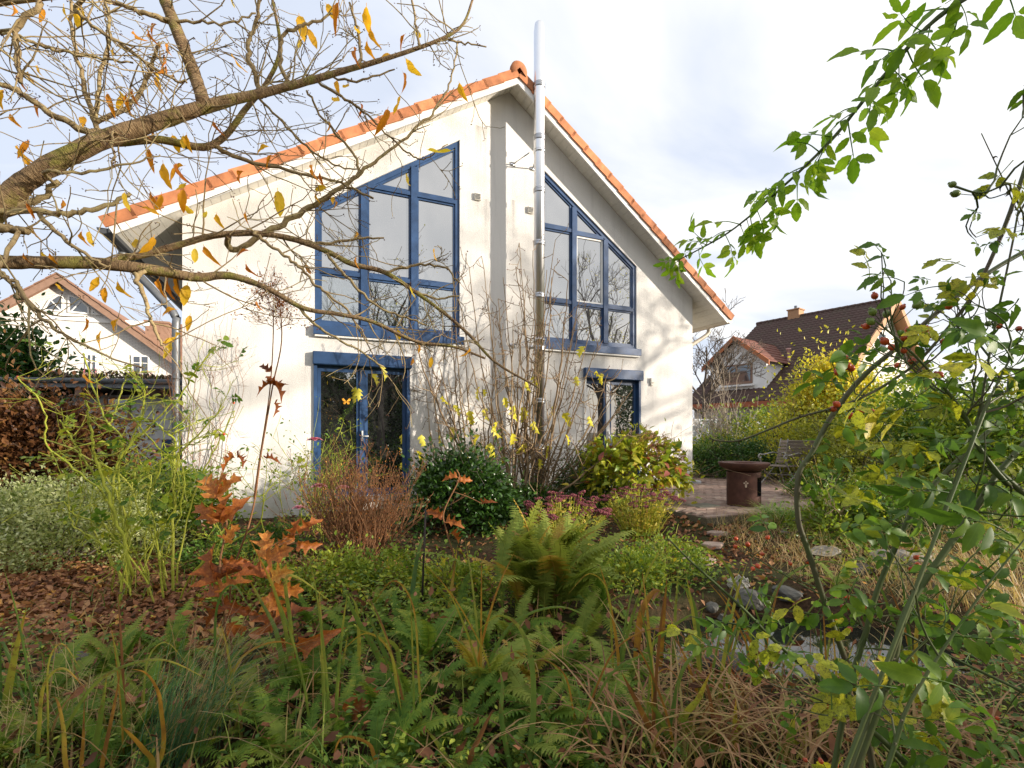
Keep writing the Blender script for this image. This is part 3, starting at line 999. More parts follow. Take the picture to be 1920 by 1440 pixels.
def bush(name, label, cat, base, rad, nleaf, ncl, tpl, size, leafmat, barkmat, nstem=9, group=None, zc=None, shell=.45, csize=.28, stem_r=.012, rlo=0., rhi=1., droop=0., leaves_as='foliage'):
    """a leafy shrub: stems from the base, leaves in clumps through a dome"""
    base = np.asarray(base, float); rad = np.asarray(rad, float)
    o = thing(name, label, cat, base, 0, group)
    zc = rad[2] * .25 if zc is None else zc
    st = MB(); tips = []
    for i in range(nstem):
        a = rng.uniform(0, 2 * PI); e = rng.uniform(.35, 1.0)
        tgt = np.array([math.cos(a) * rad[0] * (1 - e * e) ** .5 * .8, math.sin(a) * rad[1] * (1 - e * e) ** .5 * .8, zc + rad[2] * e * .85])
        grow(st, (rng.normal(0, .05), rng.normal(0, .05), -.03), tgt, np.linalg.norm(tgt), stem_r, 2, tips, up=.12, kids=(2, 3), rmin=.0025, n=4, k=4)
    st.build('stem', barkmat, o)
    f = MB()
    foliage(f, nleaf, base + (0, 0, zc), rad, ncl, tpl, size, shell, csize, rlo=rlo, rhi=rhi, droop=droop)
    rootmove(f, base)
    stuff(f.build(leaves_as, leafmat, o))
    return o

def blades(mb, base, az, L, w, lean, droop, r0, dr=.35, m=7, tw=.25, sink=.55):
    """n grass blades at once: strips that rise, lean and arch over"""
    base = np.asarray(base, float); n = len(base)
    ar = lambda x: np.broadcast_to(np.asarray(x, float), (n,))
    L, w, lean, droop, r0 = map(ar, (L, w, lean, droop, r0))
    t = np.linspace(0, 1, m)[None]
    h = L[:, None] * (lean[:, None] * t + droop[:, None] * .75 * t ** 2)
    z = L[:, None] * (t * np.sqrt(np.clip(1 - lean[:, None] ** 2, .05, 1)) - droop[:, None] * sink * t ** 2.6)
    ca, sa = np.cos(az)[:, None], np.sin(az)[:, None]
    side = az + PI / 2 + tw * rng.standard_normal(n)
    wv = w[:, None] * np.clip((1 - t ** 2.2), .03, 1) * np.clip(.55 + t * 3, 0, 1) / 2
    c = np.stack([base[:, 0:1] + ca * h, base[:, 1:2] + sa * h, base[:, 2:3] + z], -1)
    s = np.stack([np.cos(side), np.sin(side), np.zeros(n)], -1)[:, None] * wv[..., None]
    up = np.zeros_like(c); up[..., 2] = wv * .35
    V = np.stack([c - s + up, c, c + s + up], 2).reshape(n, m * 3, 3)
    q = []
    for i in range(m - 1):
        k = 3 * i
        q += [(k, k + 1, k + 4, k + 3), (k + 1, k + 2, k + 5, k + 4)]
    Q = (np.array(q)[None] + (np.arange(n) * m * 3)[:, None, None]).reshape(-1, 4)
    r = np.clip(r0[:, None] + dr * t ** 1.5, 0, 1)
    mb.add(V.reshape(-1, 3), Q, r=np.repeat(r, 3, axis=1).ravel())

def tuft(name, label, cat, base, n, L, w, lean, droop, mat, r=(.0, .6), spread=.08, az=None, azs=PI, group=None, dr=.35, m=7, sink=.55):
    base = np.asarray(base, float)
    mb = MB()
    az_ = rng.uniform(-PI, PI, n) if az is None else az + azs * rng.standard_normal(n)
    b = np.stack([spread * rng.standard_normal(n), spread * rng.standard_normal(n), np.full(n, -.02)], -1)
    blades(mb, b, az_, L * rng.uniform(.45, 1.1, n), w * rng.uniform(.6, 1.3, n), np.clip(rng.normal(lean, .13, n), .02, .85), np.clip(rng.normal(droop, .22, n), 0, 1.3), rng.uniform(*r, n), dr, m, sink=sink)
    return tag(mb.build(name, mat, None, True, base), label, cat, group)

# ---- plant materials
G = dict
MAT_BARK = M_cherry('cherry_bark')
MAT_TWIG = M_bark('twig_bark', [(.25, (.16, .11, .06)), (.55, (.36, .27, .14)), (.9, (.50, .43, .19))], 30, .4)
MAT_BROWNTWIG = M_bark('brown_twig', [(.2, (.11, .07, .04)), (.6, (.27, .19, .11)), (.9, (.42, .33, .22))], 24, .4)
MAT_GREYTWIG = M_bark('grey_twig', [(.2, (.06, .045, .035)), (.8, (.17, .14, .11))], 14, .4)
MAT_RUSTTWIG = M_bark('rust_twig', [(.2, (.12, .055, .03)), (.6, (.25, .125, .06)), (.9, (.38, .23, .13))], 24, .3)
MAT_CANE = M_bark('green_cane', [(.18, (.10, .07, .03)), (.36, (.20, .23, .03)), (.58, (.40, .44, .05)), (.9, (.50, .46, .12))], 7, .35, rough=.55)
MAT_ROSECANE = M_bark('rose_cane', [(.15, (.05, .085, .02)), (.5, (.085, .11, .035)), (.8, (.10, .065, .05)), (.95, (.12, .05, .045))], 7, .25, rough=.5)
MAT_BUD = M_plain('bud_scale', (.13, .06, .04), .7, var=.3, scale=90)
MAT_YLEAF = M_leaf('yellow_leaf', [(0, (.46, .13, .02)), (.35, (.70, .30, .025)), (.7, (.80, .46, .03)), (1, (.70, .54, .05))], .5, .5, vein=.35, spots=.4, spot_scale=60, spot_cut=.66, spot_col=(.16, .06, .02))
MAT_PALEY = M_leaf('lemon_leaf', [(0, (.45, .42, .04)), (.5, (.66, .60, .06)), (1, (.72, .66, .16))], .4)
MAT_ROSELEAF = M_leaf('rose_leaf', [(0, (0.042, 0.102, 0.014)), (.5, (0.096, 0.192, 0.022)), (.8, (0.180, 0.276, 0.030)), (1, (0.432, 0.432, 0.036))], .38, .48, .35, vein=.4)
MAT_SPOTLEAF = M_leaf('blotched_leaf', [(0, (.20, .28, .025)), (.5, (.42, .44, .03)), (1, (.62, .50, .04))], .35, .5, vein=.3, spots=.93, spot_scale=95, spot_cut=.57, spot_col=(.035, .03, .012))
MAT_OVERLEAF = M_leaf('backlit_rose_leaf', [(0, (.09, .22, .015)), (.5, (.22, .37, .025)), (1, (.40, .48, .04))], .6, .4, .4, vein=.3)
MAT_BACKGREEN = M_leaf('evergreen_leaf', [(0, (.02, .06, .012)), (.6, (.05, .12, .02)), (1, (.10, .18, .03))], .2, .4, .4)
MAT_DARKLEAF = M_leaf('dark_glossy_leaf', [(0, (.022, .055, .012)), (.55, (.05, .12, .018)), (.85, (.11, .20, .025)), (1, (.40, .42, .05))], .22, .3, .5)
MAT_YGLEAF = M_leaf('yellowgreen_leaf', [(0, (.09, .16, .02)), (.4, (.22, .30, .03)), (.75, (.42, .42, .04)), (.92, (.50, .40, .05)), (1, (.28, .08, .06))], .38, .4)
MAT_FORSY = M_leaf('yellow_shrub_leaf', [(0, (.10, .13, .025)), (.4, (.28, .30, .035)), (.75, (.55, .50, .05)), (1, (.62, .50, .10))], .4)
MAT_VARIEG = M_leaf('variegated_leaf', [(0, (.09, .16, .03)), (.22, (.24, .30, .08)), (.6, (.50, .54, .26)), (1, (.66, .66, .42))], .3, .45)
MAT_BEECH = M_leaf('brown_beech_leaf', [(0, (.06, .025, .013)), (.5, (.17, .075, .03)), (.85, (.32, .17, .05)), (1, (.42, .28, .07))], .3)
MAT_OAKLEAF = M_leaf('rust_leaf', [(0, (.13, .036, .014)), (.45, (.36, .11, .026)), (.75, (.54, .21, .045)), (1, (.66, .38, .10))], .4, .5, vein=.4, var=.55, spots=.5, spot_scale=45, spot_cut=.62, spot_col=(.10, .03, .014))
MAT_LITTER = M_leaf('fallen_leaf', [(0, (0.081, 0.037, 0.021)), (.35, (0.230, 0.098, 0.048)), (.65, (0.368, 0.178, 0.092)), (.88, (0.483, 0.265, 0.127)), (1, (0.575, 0.287, 0.046))], .15, .7, .2, var=.2)
MAT_COVER = M_leaf('ground_cover_leaf', [(0, (0.037, 0.088, 0.015)), (.5, (0.088, 0.175, 0.025)), (.8, (0.188, 0.288, 0.037)), (1, (0.400, 0.450, 0.056))], .28)
MAT_LIME = M_leaf('lime_cover_leaf', [(0, (0.081, 0.149, 0.023)), (.5, (0.207, 0.299, 0.034)), (.85, (0.391, 0.437, 0.046)), (1, (0.690, 0.552, 0.046))], .32)
MAT_FERN = M_leaf('fern_frond', [(0, (0.046, 0.104, 0.016)), (.5, (0.104, 0.195, 0.026)), (.8, (0.208, 0.286, 0.039)), (1, (0.390, 0.377, 0.052))], .36, .6, .2)
MAT_FERNO = M_leaf('olive_fern_frond', [(0, (0.104, 0.163, 0.026)), (.5, (0.208, 0.273, 0.046)), (1, (0.351, 0.377, 0.078))], .36, .6, .2)
MAT_FERNY = M_leaf('withered_fern_frond', [(0, (0.168, 0.156, 0.024)), (.5, (0.360, 0.288, 0.036)), (1, (0.480, 0.264, 0.060))], .32, .5)
MAT_SEDGE = M_leaf('sedge_blade', [(0, (.14, .16, .03)), (.3, (.30, .24, .07)), (.6, (.36, .22, .10)), (.85, (.30, .155, .07)), (1, (.17, .07, .035))], .25, .55)
MAT_STRAW = M_leaf('straw_blade', [(0, (.15, .17, .04)), (.4, (.38, .30, .12)), (.8, (.50, .37, .18)), (1, (.36, .24, .13))], .28, .55)
MAT_IRIS = M_leaf('iris_blade', [(0, (.06, .13, .03)), (.35, (.16, .23, .04)), (.6, (.36, .33, .05)), (.8, (.42, .22, .035)), (1, (.20, .09, .035))], .35, .45, spots=.6, spot_scale=38, spot_cut=.6, spot_col=(.17, .085, .03), var=.3)
MAT_BLUEG = M_leaf('bluegreen_blade', [(0, (0.058, 0.156, 0.078)), (.5, (0.117, 0.221, 0.098)), (.8, (0.364, 0.325, 0.130)), (1, (0.546, 0.416, 0.208))], .25)
MAT_GRASS = M_leaf('green_blade', [(0, (0.052, 0.130, 0.023)), (.6, (0.130, 0.260, 0.039)), (1, (0.338, 0.390, 0.078))], .3)
MAT_YGRASS = M_leaf('yellow_blade', [(0, (.20, .24, .04)), (.5, (.45, .40, .07)), (1, (.52, .38, .10))], .3)
MAT_SEDLEAF = M_leaf('sedum_leaf', [(0, (.26, .28, .05)), (.5, (.52, .46, .07)), (1, (.66, .50, .12))], .35)
MAT_SEDHEAD = M_plain('sedum_head', (.20, .055, .065), .8, var=.4, scale=60, usernd=.25)
MAT_HIP = M_plain('rose_hip', (.50, .075, .02), .28, .5, var=.35, scale=26, usernd=.25)
MAT_GHIP = M_plain('green_hip', (.16, .22, .04), .35, .5, var=.3, scale=20, usernd=.2)
MAT_PINK = M_plain('pink_petal', (.74, .30, .38), .6, var=.15, scale=20)
MAT_STONE = M_plain('garden_stone', (.30, .275, .235), .9, .2, var=.35, scale=9, bump=.6, bscale=34)
MAT_GREYST = M_plain('grey_stone', (.13, .125, .11), .9, .2, var=.35, scale=7, bump=.6, bscale=30)

# ================================================================ PATIO
pat = MB()
c0 = gp(1300, 905)
def pxy(s, p):  # house frame -> world
    return HX + .9205 * s + .3907 * p, HY + .3907 * s - .9205 * p
S0, S1, P0, P1 = 6.7, 14.2, -4.2, 3.5
corn = [pxy(S0, P1), pxy(S1, P1), pxy(S1, .02), pxy(S0, .02)]; corn2 = [pxy(WID + .01, .02), pxy(S1, .02), pxy(S1, P0), pxy(WID + .01, P0)]
PZ = .345
t = NT('patio_joint')
n1 = t.noise(60, 5)
MAT_JOINT = t.done(t.princ(t.ramp(n1, [(.3, (.10, .08, .06)), (.7, (.17, .15, .10))]), .95, .1))
V = [(x, y, PZ - .02) for x, y in corn] + [(x, y, PZ - .25) for x, y in corn]
V += [(x, y, PZ - .02) for x, y in corn2]
patio = tag(MB().add(V, [(0, 1, 2, 3), (0, 4, 5, 1), (1, 5, 6, 2), (2, 6, 7, 3), (3, 7, 4, 0), (8, 9, 10, 11)]).build('patio', MAT_JOINT, None, False), kind='structure')
t = NT('red_brick_paver')
n1 = t.noise(2.2, 4); n2 = t.noise(45, 5, .65)
c = t.ramp(t.n('ObjectInfo').outputs['Random'], [(0, (.20, .135, .105)), (.5, (.27, .185, .145)), (1, (.33, .25, .20))])
at_ = t.ramp(t.math('FRACT', t.math('ADD', t.attr('rnd').outputs['Fac'], 0.)), [(0, (.72, .72, .74)), (1, (1.2, 1.2, 1.2))])
c = t.mix(1., c, at_, 'MULTIPLY')
c = t.mix(t.math('MULTIPLY', t.ramp(n1, [(.45, (0, 0, 0)), (.65, (1, 1, 1))]), .45), c, (.16, .15, .11))
MAT_PAVER = t.done(t.princ(c, .8, .25, normal=t.bump(n2, .3, .006)))
bw, bl = .10, .20
bm_ = MB(); bev(bm_, (.004, .004, -.03), (bl - .004, bw - .004, 0), .006)
brick_me = bm_.mesh('brick', MAT_PAVER, False)
rest = MB(); cand = []
rot = HROT
for i in range(int((S1 - S0) / bl)):
    for j in range(int((P1 - P0) / bw)):
        s = S0 + i * bl + (bl / 2 if j % 2 else 0); p = P1 - j * bw
        if s + bl > S1 or (s < WID + .16 and p <= .17): continue

        x, y = pxy(s, p)
        u = 960 + FPX * x / y; dist = y
        vis = 1250 < u < 1640
        cand.append((dist if vis else 99 + dist, s, p, x, y))
cand.sort()
for k, (dd, s, p, x, y) in enumerate(cand):
    z = PZ + rng.normal(0, .0022)
    if k < 285:
        o = link('brick', brick_me, patio, (x, y, z)); o.rotation_euler = (rng.normal(0, .006), rng.normal(0, .006), rot)
    else:
        c_, s_ = math.cos(rot), math.sin(rot)
        a = .005
        P = [(a, a), (bl - a, a), (bl - a, bw - a), (a, bw - a)]
        top = [(x + c_ * px_ - s_ * py_, y + s_ * px_ + c_ * py_, z) for px_, py_ in P]
        bot = [(q[0], q[1], z - .03) for q in top]
        rest.add(bot + top, BOXQ, r=rng.random())
stuff(rest.build('brick_rows', MAT_PAVER, patio, False))

# stepping stones through the leaves
for i, (u, v, w, d, lab) in enumerate(((1335, 1026, .30, .22, 'small buff flagstone lying in the fallen leaves beyond the pond'), (1312, 1056, .42, .26, 'larger reddish flagstone half hidden by leaves, nearer the camera'), (1345, 1003, .26, .16, 'narrow flagstone at the end of the brick patio'))):
    c = gp(u, v)
    m = MB(); rot_ = rng.uniform(-.5, .5)
    P = [np.array([math.cos(a) * w / 2 * k, math.sin(a) * d / 2 * k]) for a, k in zip(np.linspace(0, 2 * PI, 7)[:-1] + rng.normal(0, .15, 6), rng.uniform(.85, 1.15, 6))]
    b = bmesh.new(); vs = [b.verts.new((p[0], p[1], .0)) for p in P]; f = b.faces.new(vs)
    g_ = bmesh.ops.extrude_face_region(b, geom=[f])
    for q in g_['geom']:
        if isinstance(q, bmesh.types.BMVert): q.co.z = .05
    bmesh.ops.recalc_face_normals(b, faces=list(b.faces)); bmesh.ops.bevel(b, geom=list(b.edges), offset=.008, segments=1, affect='EDGES')
    addbm(m, b)
    tag(m.build('flagstone', M_plain('flagstone', (.36, .27, .22), .9, var=.2, scale=12, bump=.4) if i == 0 else bpy.data.materials['flagstone'], None, False, c + (0, 0, -.005)), lab, 'flagstone', 'flagstones set in the leafy path')

# ================================================================ NEIGHBOURS
HD = np.array([.9205, .3907])       # the houses here stand parallel
# ---- left: white brick gable house
MAT_BRICKW = NT('white_painted_brick')
t = MAT_BRICKW
tc = t.n('TexCoord'); mp = t.n('Mapping'); mp.inputs['Rotation'].default_value = (PI / 2, 0, 0)
t.l(tc.outputs['Object'], mp.inputs[0])
bt = t.n('TexBrick', i_Scale=1., i_Mortar_Size=.012)
bt.inputs['Brick Width'].default_value = .25; bt.inputs['Row Height'].default_value = .083
bt.inputs['Color1'].default_value = (.72, .70, .66, 1); bt.inputs['Color2'].default_value = (.64, .62, .585, 1); bt.inputs['Mortar'].default_value = (.50, .48, .45, 1)
t.l(mp.outputs[0], bt.inputs['Vector'])
MAT_BRICKW = t.done(t.princ(bt.outputs['Color'], .85, .2, normal=t.bump(bt.outputs['Fac'], -.5, .01)))
MAT_BROWNT = M_plain('brown_tile', (.24, .135, .09), .8, .2, var=.2, scale=4, usernd=.12)
MAT_BROWNW = M_plain('brown_board', (.25, .155, .11), .7, .2, var=.15)
MAT_DARKGL = None
t = NT('far_window_glass')
g = t.n('BsdfGlossy'); g.inputs['Roughness'].default_value = .03; g.inputs['Color'].default_value = (.8, .85, .9, 1)
d_ = t.n('BsdfDiffuse'); d_.inputs[0].default_value = (.03, .035, .045, 1)
mx = t.n('MixShader'); mx.inputs[0].default_value = .16; t.l(d_.outputs[0], mx.inputs[1]); t.l(g.outputs[0], mx.inputs[2])
MAT_DARKGL = t.done(mx)
NX, NY = -22.5, 24.0
nh = thing('neighbour_house', 'white painted brick gable house with brown tiled roof beyond the flat garage', 'house', (NX, NY, 0), HROT)
def npx(u, v):
    tt = (u - 960) / FPX
    s = (tt * NY - NX) / (.9205 - .3907 * tt)
    return s, CAMZ + (HORV - v) / FPX * (NY + .3907 * s)
az_ = npx(115, 527)[1]
slp = .80
ext = 9.0
def nroof(s): return az_ - slp * abs(s)
m = MB(); extrude_poly(m, [(-ext, -.3), (ext, -.3), (ext, nroof(ext)), (0, az_), (-ext, nroof(ext))], 0, 9)
m.build('wall', MAT_BRICKW, nh, False)
rf = MB()
for sg in (-1, 1):
    V = [(s, y, nroof(s) + dz) for dz in (.0, .2) for s, y in ((0, -.45), (sg * (ext + .5), -.45), (sg * (ext + .5), 9.2), (0, 9.2))]
    rf.add(V, BOXQ)
nrf = rf.build('roof', MAT_BROWNT, nh, False)
for sg in (-1, 1):
    m = MB(); V = [(s, y, nroof(s) + dz) for y in (-.52, -.46) for s, dz in ((0, -.16), (sg * (ext + .5), -.16), (sg * (ext + .5), .21), (0, .21))]
    m.add(V, BOXQ); m.build('bargeboard', MAT_BROWNW, nrf, False)
    n_ = 22
    for i in range(n_):
        s0, s1 = sg * (ext + .5) * i / n_, sg * (ext + .5) * (i + 1) / n_
        m = MB(); V = [(s, y, nroof(s) + dz + .03 * (k == 1)) for y in (-.57, .2) for k, s, dz in ((0, s0, .21), (1, s1, .21), (1, s1, .28), (0, s0, .28))]
        m.add(V, BOXQ, r=rng.random()); m.build('verge_tile', MAT_BROWNT, nrf, False)
# gable band and the split attic window
zb_ = npx(165, 598)[1]
m = MB(); box(m, (-3.4, -.08, zb_ - .15), (3.6, -.003, zb_ + .06)); m.build('gable_band', MAT_WHITE, nh, False)
def nwin(pts, name='window'):
    P = [np.array(npx(*p)) for p in pts]
    w_ = MB()
    V = []
    ring(w_, P, inset(P, .075), -.07, -.003)
    o = w_.build(name, MAT_WHITE, nh, False)
    g = MB(); extrude_poly(g, inset(P, .07), -.03, -.02); g.build('pane', MAT_DARKGL, o, False)
    return o, P
o, P = nwin([(80, 583), (120, 585), (120, 553), (108, 553), (92, 563)])
m = MB(); bar(m, npx(96, 563), npx(116, 583), .05, -.06, -.035); m.build('strut', MAT_WHITE, o, False)
o, P = nwin([(128, 586), (168, 590), (168, 576), (150, 560), (134, 554), (128, 554)])
m = MB(); bar(m, npx(152, 566), npx(134, 584), .05, -.06, -.035); m.build('strut', MAT_WHITE, o, False)
nwin([(172, 590), (190, 592), (172, 578)]); nwin([(58, 581), (72, 582), (72, 570)])
for a, b, c_, d_ in ((161, 663, 183, 700), (247, 666, 281, 702)):
    o, P = nwin([(a, d_), (b and c_, d_ + 1), (c_, b + 1), (a, b)])
    mid = (P[0][0] + P[1][0]) / 2
    m = MB(); bar(m, (mid, P[0][1] + .06), (mid, P[2][1] - .08), .06, -.065, -.034)
    bar(m, (P[0][0] + .08, (P[0][1] + P[2][1]) / 2 + .1), (P[1][0] - .08, (P[0][1] + P[2][1]) / 2 + .1), .035, -.055, -.034); m.build('glazing_bar', MAT_WHITE, o, False)
    m = MB(); box(m, (P[0][0] - .1, -.22, P[0][1] - .14), (P[1][0] + .1, -.003, P[0][1] - .01)); m.build('window_box', MAT_BROWNW, o, False)
    m = MB(); q = np.stack([rng.uniform(P[0][0] - .1, P[1][0] + .1, 90), rng.uniform(-.24, -.08, 90), P[0][1] + rng.uniform(0, .22, 90)], -1)
    scatter(m, TINY, q, orient(rdir(90)), .09, rng.random(90)); m.build('geranium', M_leaf('geranium', [(0, (.03, .10, .02)), (.55, (.06, .14, .03)), (.6, (.6, .08, .16)), (1, (.7, .2, .3))], .3) if 'geranium' not in bpy.data.materials else bpy.data.materials['geranium'], o)
m = MB(); cs, cz = npx(247, 600)
box(m, (cs - .45, 4, cz - 4.5), (cs + .7, 5, cz + .7)); box(m, (cs - .52, 3.94, cz + .701), (cs + .77, 5.06, cz + .82)); m.build('chimney', MAT_BROWNW, nh, False)
# back wing roof to the right
m = MB()
for i in range(14):
    z0_ = npx(262, 665)[1] - .3 + i * .26; y0_ = 4.0 + i * .32
    V = [(s, y, z) for (y, z) in ((y0_, z0_), (y0_ + .35, z0_ + .27)) for s in np.linspace(3.2, 10.5, 40)]
    V = [(s, y, z + .03 * abs(math.sin(s * 10))) for s, y, z in V]
    m.add(V, [(k, k + 1, 41 + k, 40 + k) for k in range(39)], r=rng.random())
m.build('wing_roof', MAT_BROWNT, nh, False)

# ---- left: garage with a planted flat roof
GX0, GY0 = -14.5, 8.55
gar = thing('garage', 'low pale garage with planted flat roof and grey metal gutter left of the house', 'garage', (GX0, GY0, 0), math.radians(8))
gl = 10.4
ze = CAMZ + (HORV - 722) / FPX * 10.0
MAT_BOARD = M_plain('pale_board', (.52, .52, .51), .75, .25, var=.1, scale=10)
m = MB(); box(m, (0, .0, -.1), (gl, 5, ze - .25)); m.build('wall', MAT_BOARD, gar, False)
for k in range(11):
    z_ = .35 + k * .2
    if z_ > ze - .5: break
    for (xa, xb) in ((0, 3.4), (3.405, 6.8), (6.805, gl)):
        m = MB(); hexa(m, [(xa, -.03, z_), (xb, -.03, z_), (xb, -.003, z_), (xa, -.003, z_), (xa, -.012, z_ + .195), (xb, -.012, z_ + .195), (xb, -.003, z_ + .195), (xa, -.003, z_ + .195)], r=rng.random())
        m.build('board', MAT_BOARD, gar, False)
m = MB(); box(m, (-.3, -.55, ze - .15), (gl + .3, 5.3, ze + .02)); grf = m.build('roof', MAT_ZINC, gar, False)
m = MB(); th = np.linspace(PI, 2 * PI, 9)
V = [(x, -.62 + .075 * math.cos(a), ze + .01 + .075 * math.sin(a)) for x in (-.3, gl + .3) for a in th]
m.add(V, [(k, k + 1, 10 + k, 9 + k) for k in range(8)]); V = [(x, -.62 + .069 * math.cos(a), ze + .01 + .069 * math.sin(a)) for x in (-.3, gl + .3) for a in th]
m.add(V, [(k, k + 1, 10 + k, 9 + k) for k in range(8)])
m.build('gutter', M_plain('bluegrey_zinc', (.36, .40, .46), .4, .4, metal=.4), gar)
for x in np.arange(.6, gl, 1.15):
    m = MB(); box(m, (x, -.5, ze - .30), (x + .12, -.003, ze - .155)); m.build('rafter_end', MAT_BROWNW, grf, False)
m = MB(); n = 9000
q = np.stack([rng.uniform(-.2, gl + .2, n), -.5 + 3.0 * rng.random(n) ** 1.6, np.full(n, ze + .02)], -1); q[:, 2] += .13 * rng.random(n) * (.5 + .5 * np.sin(q[:, 0] * 2) ** 2)
scatter(m, TINY, q, orient(rdir(n) + (0, 0, .8)), .075, rng.random(n)); stuff(m.build('roof_planting', M_leaf('roof_moss', [(0, (.035, .02, .015)), (.5, (.10, .055, .04)), (.8, (.13, .10, .04)), (1, (.12, .15, .04))], .2), grf))
m = MB(); bev(m, (7.6, -.075, .95), (7.95, -.034, 1.35), .01); m.build('letter_box', MAT_BLUE, gar, False)
m = MB(); bar(m, (6.6, 1.75), (6.6, 2.15), .05, -.06, -.034); bar(m, (7.0, 1.75), (7.0, 2.15), .05, -.06, -.034); bar(m, (6.57, 2.17), (7.03, 2.17), .05, -.06, -.034); bar(m, (6.57, 1.73), (7.03, 1.73), .05, -.06, -.034)
m.build('window_frame', MAT_BROWNW, gar, False)
m = MB(); box(m, (6.626, -.05, 1.756), (6.974, -.036, 2.144)); m.build('pane', MAT_DARKGL, gar, False)

# ---- right: house with a long dark tiled roof and a gabled dormer
R1 = np.array([23.3, 30.0, 8.17 + 1.5]); R2 = np.array([18.95, 36.0, 8.17 + 1.5])
rdv = unit(R2 - R1)[:2]; dn = np.array([-.81, -.586]); dn = unit(dn - rdv * (dn @ rdv))
RL = np.linalg.norm(R2 - R1)
rh = thing('neighbour_house', 'distant house with long dark brown tiled roof, orange bargeboards and white gabled dormer', 'house', (R1[0], R1[1], 0), math.atan2(rdv[1], rdv[0]))
# local frame: x along the ridge away from the near gable, y = away from camera side (so -? ) computed below
lx = rdv; ly = np.array([-rdv[1], rdv[0]]); sgn = 1 if dn @ ly > 0 else -1
RZ = R1[2]; RW_, RD_ = 9.6, 6.45
def rp(x, w, z): return (x, sgn * w, z)      # w metres down the side the camera sees
ZE = RZ - RD_
ksl = RD_ / RW_
mt = NT('dark_brown_tile')
n1 = mt.noise(1.2, 4); n2 = mt.noise(9, 4)
c = mt.ramp(n2, [(.3, (.060, .036, .030)), (.7, (.105, .064, .052))])
c = mt.mix(mt.math('MULTIPLY', mt.ramp(n1, [(.5, (0, 0, 0)), (.72, (1, 1, 1))]), .4), c, (.08, .08, .045))
MAT_DTILE = mt.done(mt.princ(c, .75, .25))
MAT_ORWOOD = M_plain('orange_board', (.40, .225, .12), .7, .2, var=.1)
m = MB()
nr = 30
xs = np.arange(-.6, RL + .5, .1)
for i in range(nr):
    w0, w1 = RW_ * i / nr, RW_ * (i + 1) / nr
    V = []
    for (w, dz) in ((w0 - .04, .02), (w1, .085), (w1, .02)):
        for x in xs:
            V.append(rp(x, w, RZ - w * ksl + dz + .028 * math.cos(x * 2 * PI / .3)))
    k = len(xs)
    m.add(V, [(a * k + j, a * k + j + 1, (a + 1) * k + j + 1, (a + 1) * k + j) for a in range(2) for j in range(k - 1)])
m.add([rp(-.6, -.02, RZ - .02), rp(RL + .5, -.02, RZ - .02), rp(RL + .5, -RW_, ZE), rp(-.6, -RW_, ZE)], [(0, 1, 2, 3)])
m.add([rp(-.6, 0, RZ - .06), rp(RL + .5, 0, RZ - .06), rp(RL + .5, RW_, ZE - .06), rp(-.6, RW_, ZE - .06)], [(0, 1, 2, 3)])
rr_ = m.build('roof', MAT_DTILE, rh)
for k_ in range(20):
    m = MB(); tube(m, [rp(-.6 + k_ * .43, 0, RZ + .05), rp(-.6 + k_ * .43 + .44, 0, RZ + .03)], .13, 7); m.build('ridge_tile', MAT_DTILE, rr_)
m = MB()
for w0, w1 in ((-RW_ + .5, 0), (0, RW_ - .5)):
    pass
bmw = [( -RW_ + .6, -.2), (RW_ - .6, -.2), (RW_ - .6, ZE + .25), (0, RZ - .12), (-RW_ + .6, ZE + .25)]
for x in (0., RL - .1):
    V = [rp(x + d, w, z) for d in (0, .1) for w, z in bmw]
    m.add(V, [(0, 1, 2, 4), (5, 6, 7, 9)], [(2, 3, 4), (7, 8, 9)])
m.add([rp(x, RW_ - .6, z) for x, z in ((.0, -.2), (RL, -.2), (RL, ZE + .3), (0, ZE + .3))], [(0, 1, 2, 3)])
m.build('wall', MAT_BRICKW, rh, False)
for w1 in (RW_, -RW_):
    m = MB(); V = [rp(x, w, RZ - abs(w) * ksl + dz) for x in (-.72, -.64) for w, dz in ((0, -.35), (w1, -.35), (w1, .12), (0, .12))]
    m.add(V, BOXQ); m.build('bargeboard', MAT_ORWOOD, rr_, False)
    m = MB(); V = [rp(x, w, RZ - abs(w) * ksl - .07 + dz) for x in (-.638, -.002) for w, dz in ((0, -.05), (w1, -.05), (w1, 0), (0, 0))]
    m.add(V, BOXQ); m.build('soffit', MAT_ORWOOD, rr_, False)
m = MB(); V = [rp(x, w, ZE + dz) for w in (RW_ - .02, RW_ + .06) for x, dz in ((-.6, -.3), (RL + .5, -.3), (RL + .5, .0), (-.6, .0))]
m.add(V, BOXQ); m.build('eave_board', M_plain('red_board', (.36, .11, .05), .7), rr_, False)
m = MB(); box(m, (RL * .66, -.5, RZ - .4), (RL * .66 + .75, .3, RZ + .5)); box(m, (RL * .66 - .06, -.56, RZ + .501), (RL * .66 + .81, .36, RZ + .58)); m.build('chimney', MAT_ORWOOD, rh, False)
m = MB(); lathe(m, [(.16, RZ + .58), (.16, RZ + .62), (.10, RZ + .66), (.1, RZ + .85), (.0, RZ + .85)], 12, (RL * .66 + .38, -.1, 0)); m.build('chimney_pot', MAT_ZINC, rh)
# attic window in the near gable
m = MB(); V = [rp(x, w, z) for x in (-.06, -.005) for w, z in ((1.4, RZ - 3.1), (-1.4, RZ - 3.1), (-1.4, RZ - 2.0), (1.4, RZ - 2.0))]
m.add(V, BOXQ); o = m.build('window', MAT_WHITE, rh, False)
m = MB(); V = [rp(x, w, z) for x in (-.075, -.062) for w, z in ((1.25, RZ - 2.98), (.06, RZ - 2.98), (.06, RZ - 2.12), (1.25, RZ - 2.12))]
m.add(V, BOXQ); m.build('pane', MAT_DARKGL, o, False)
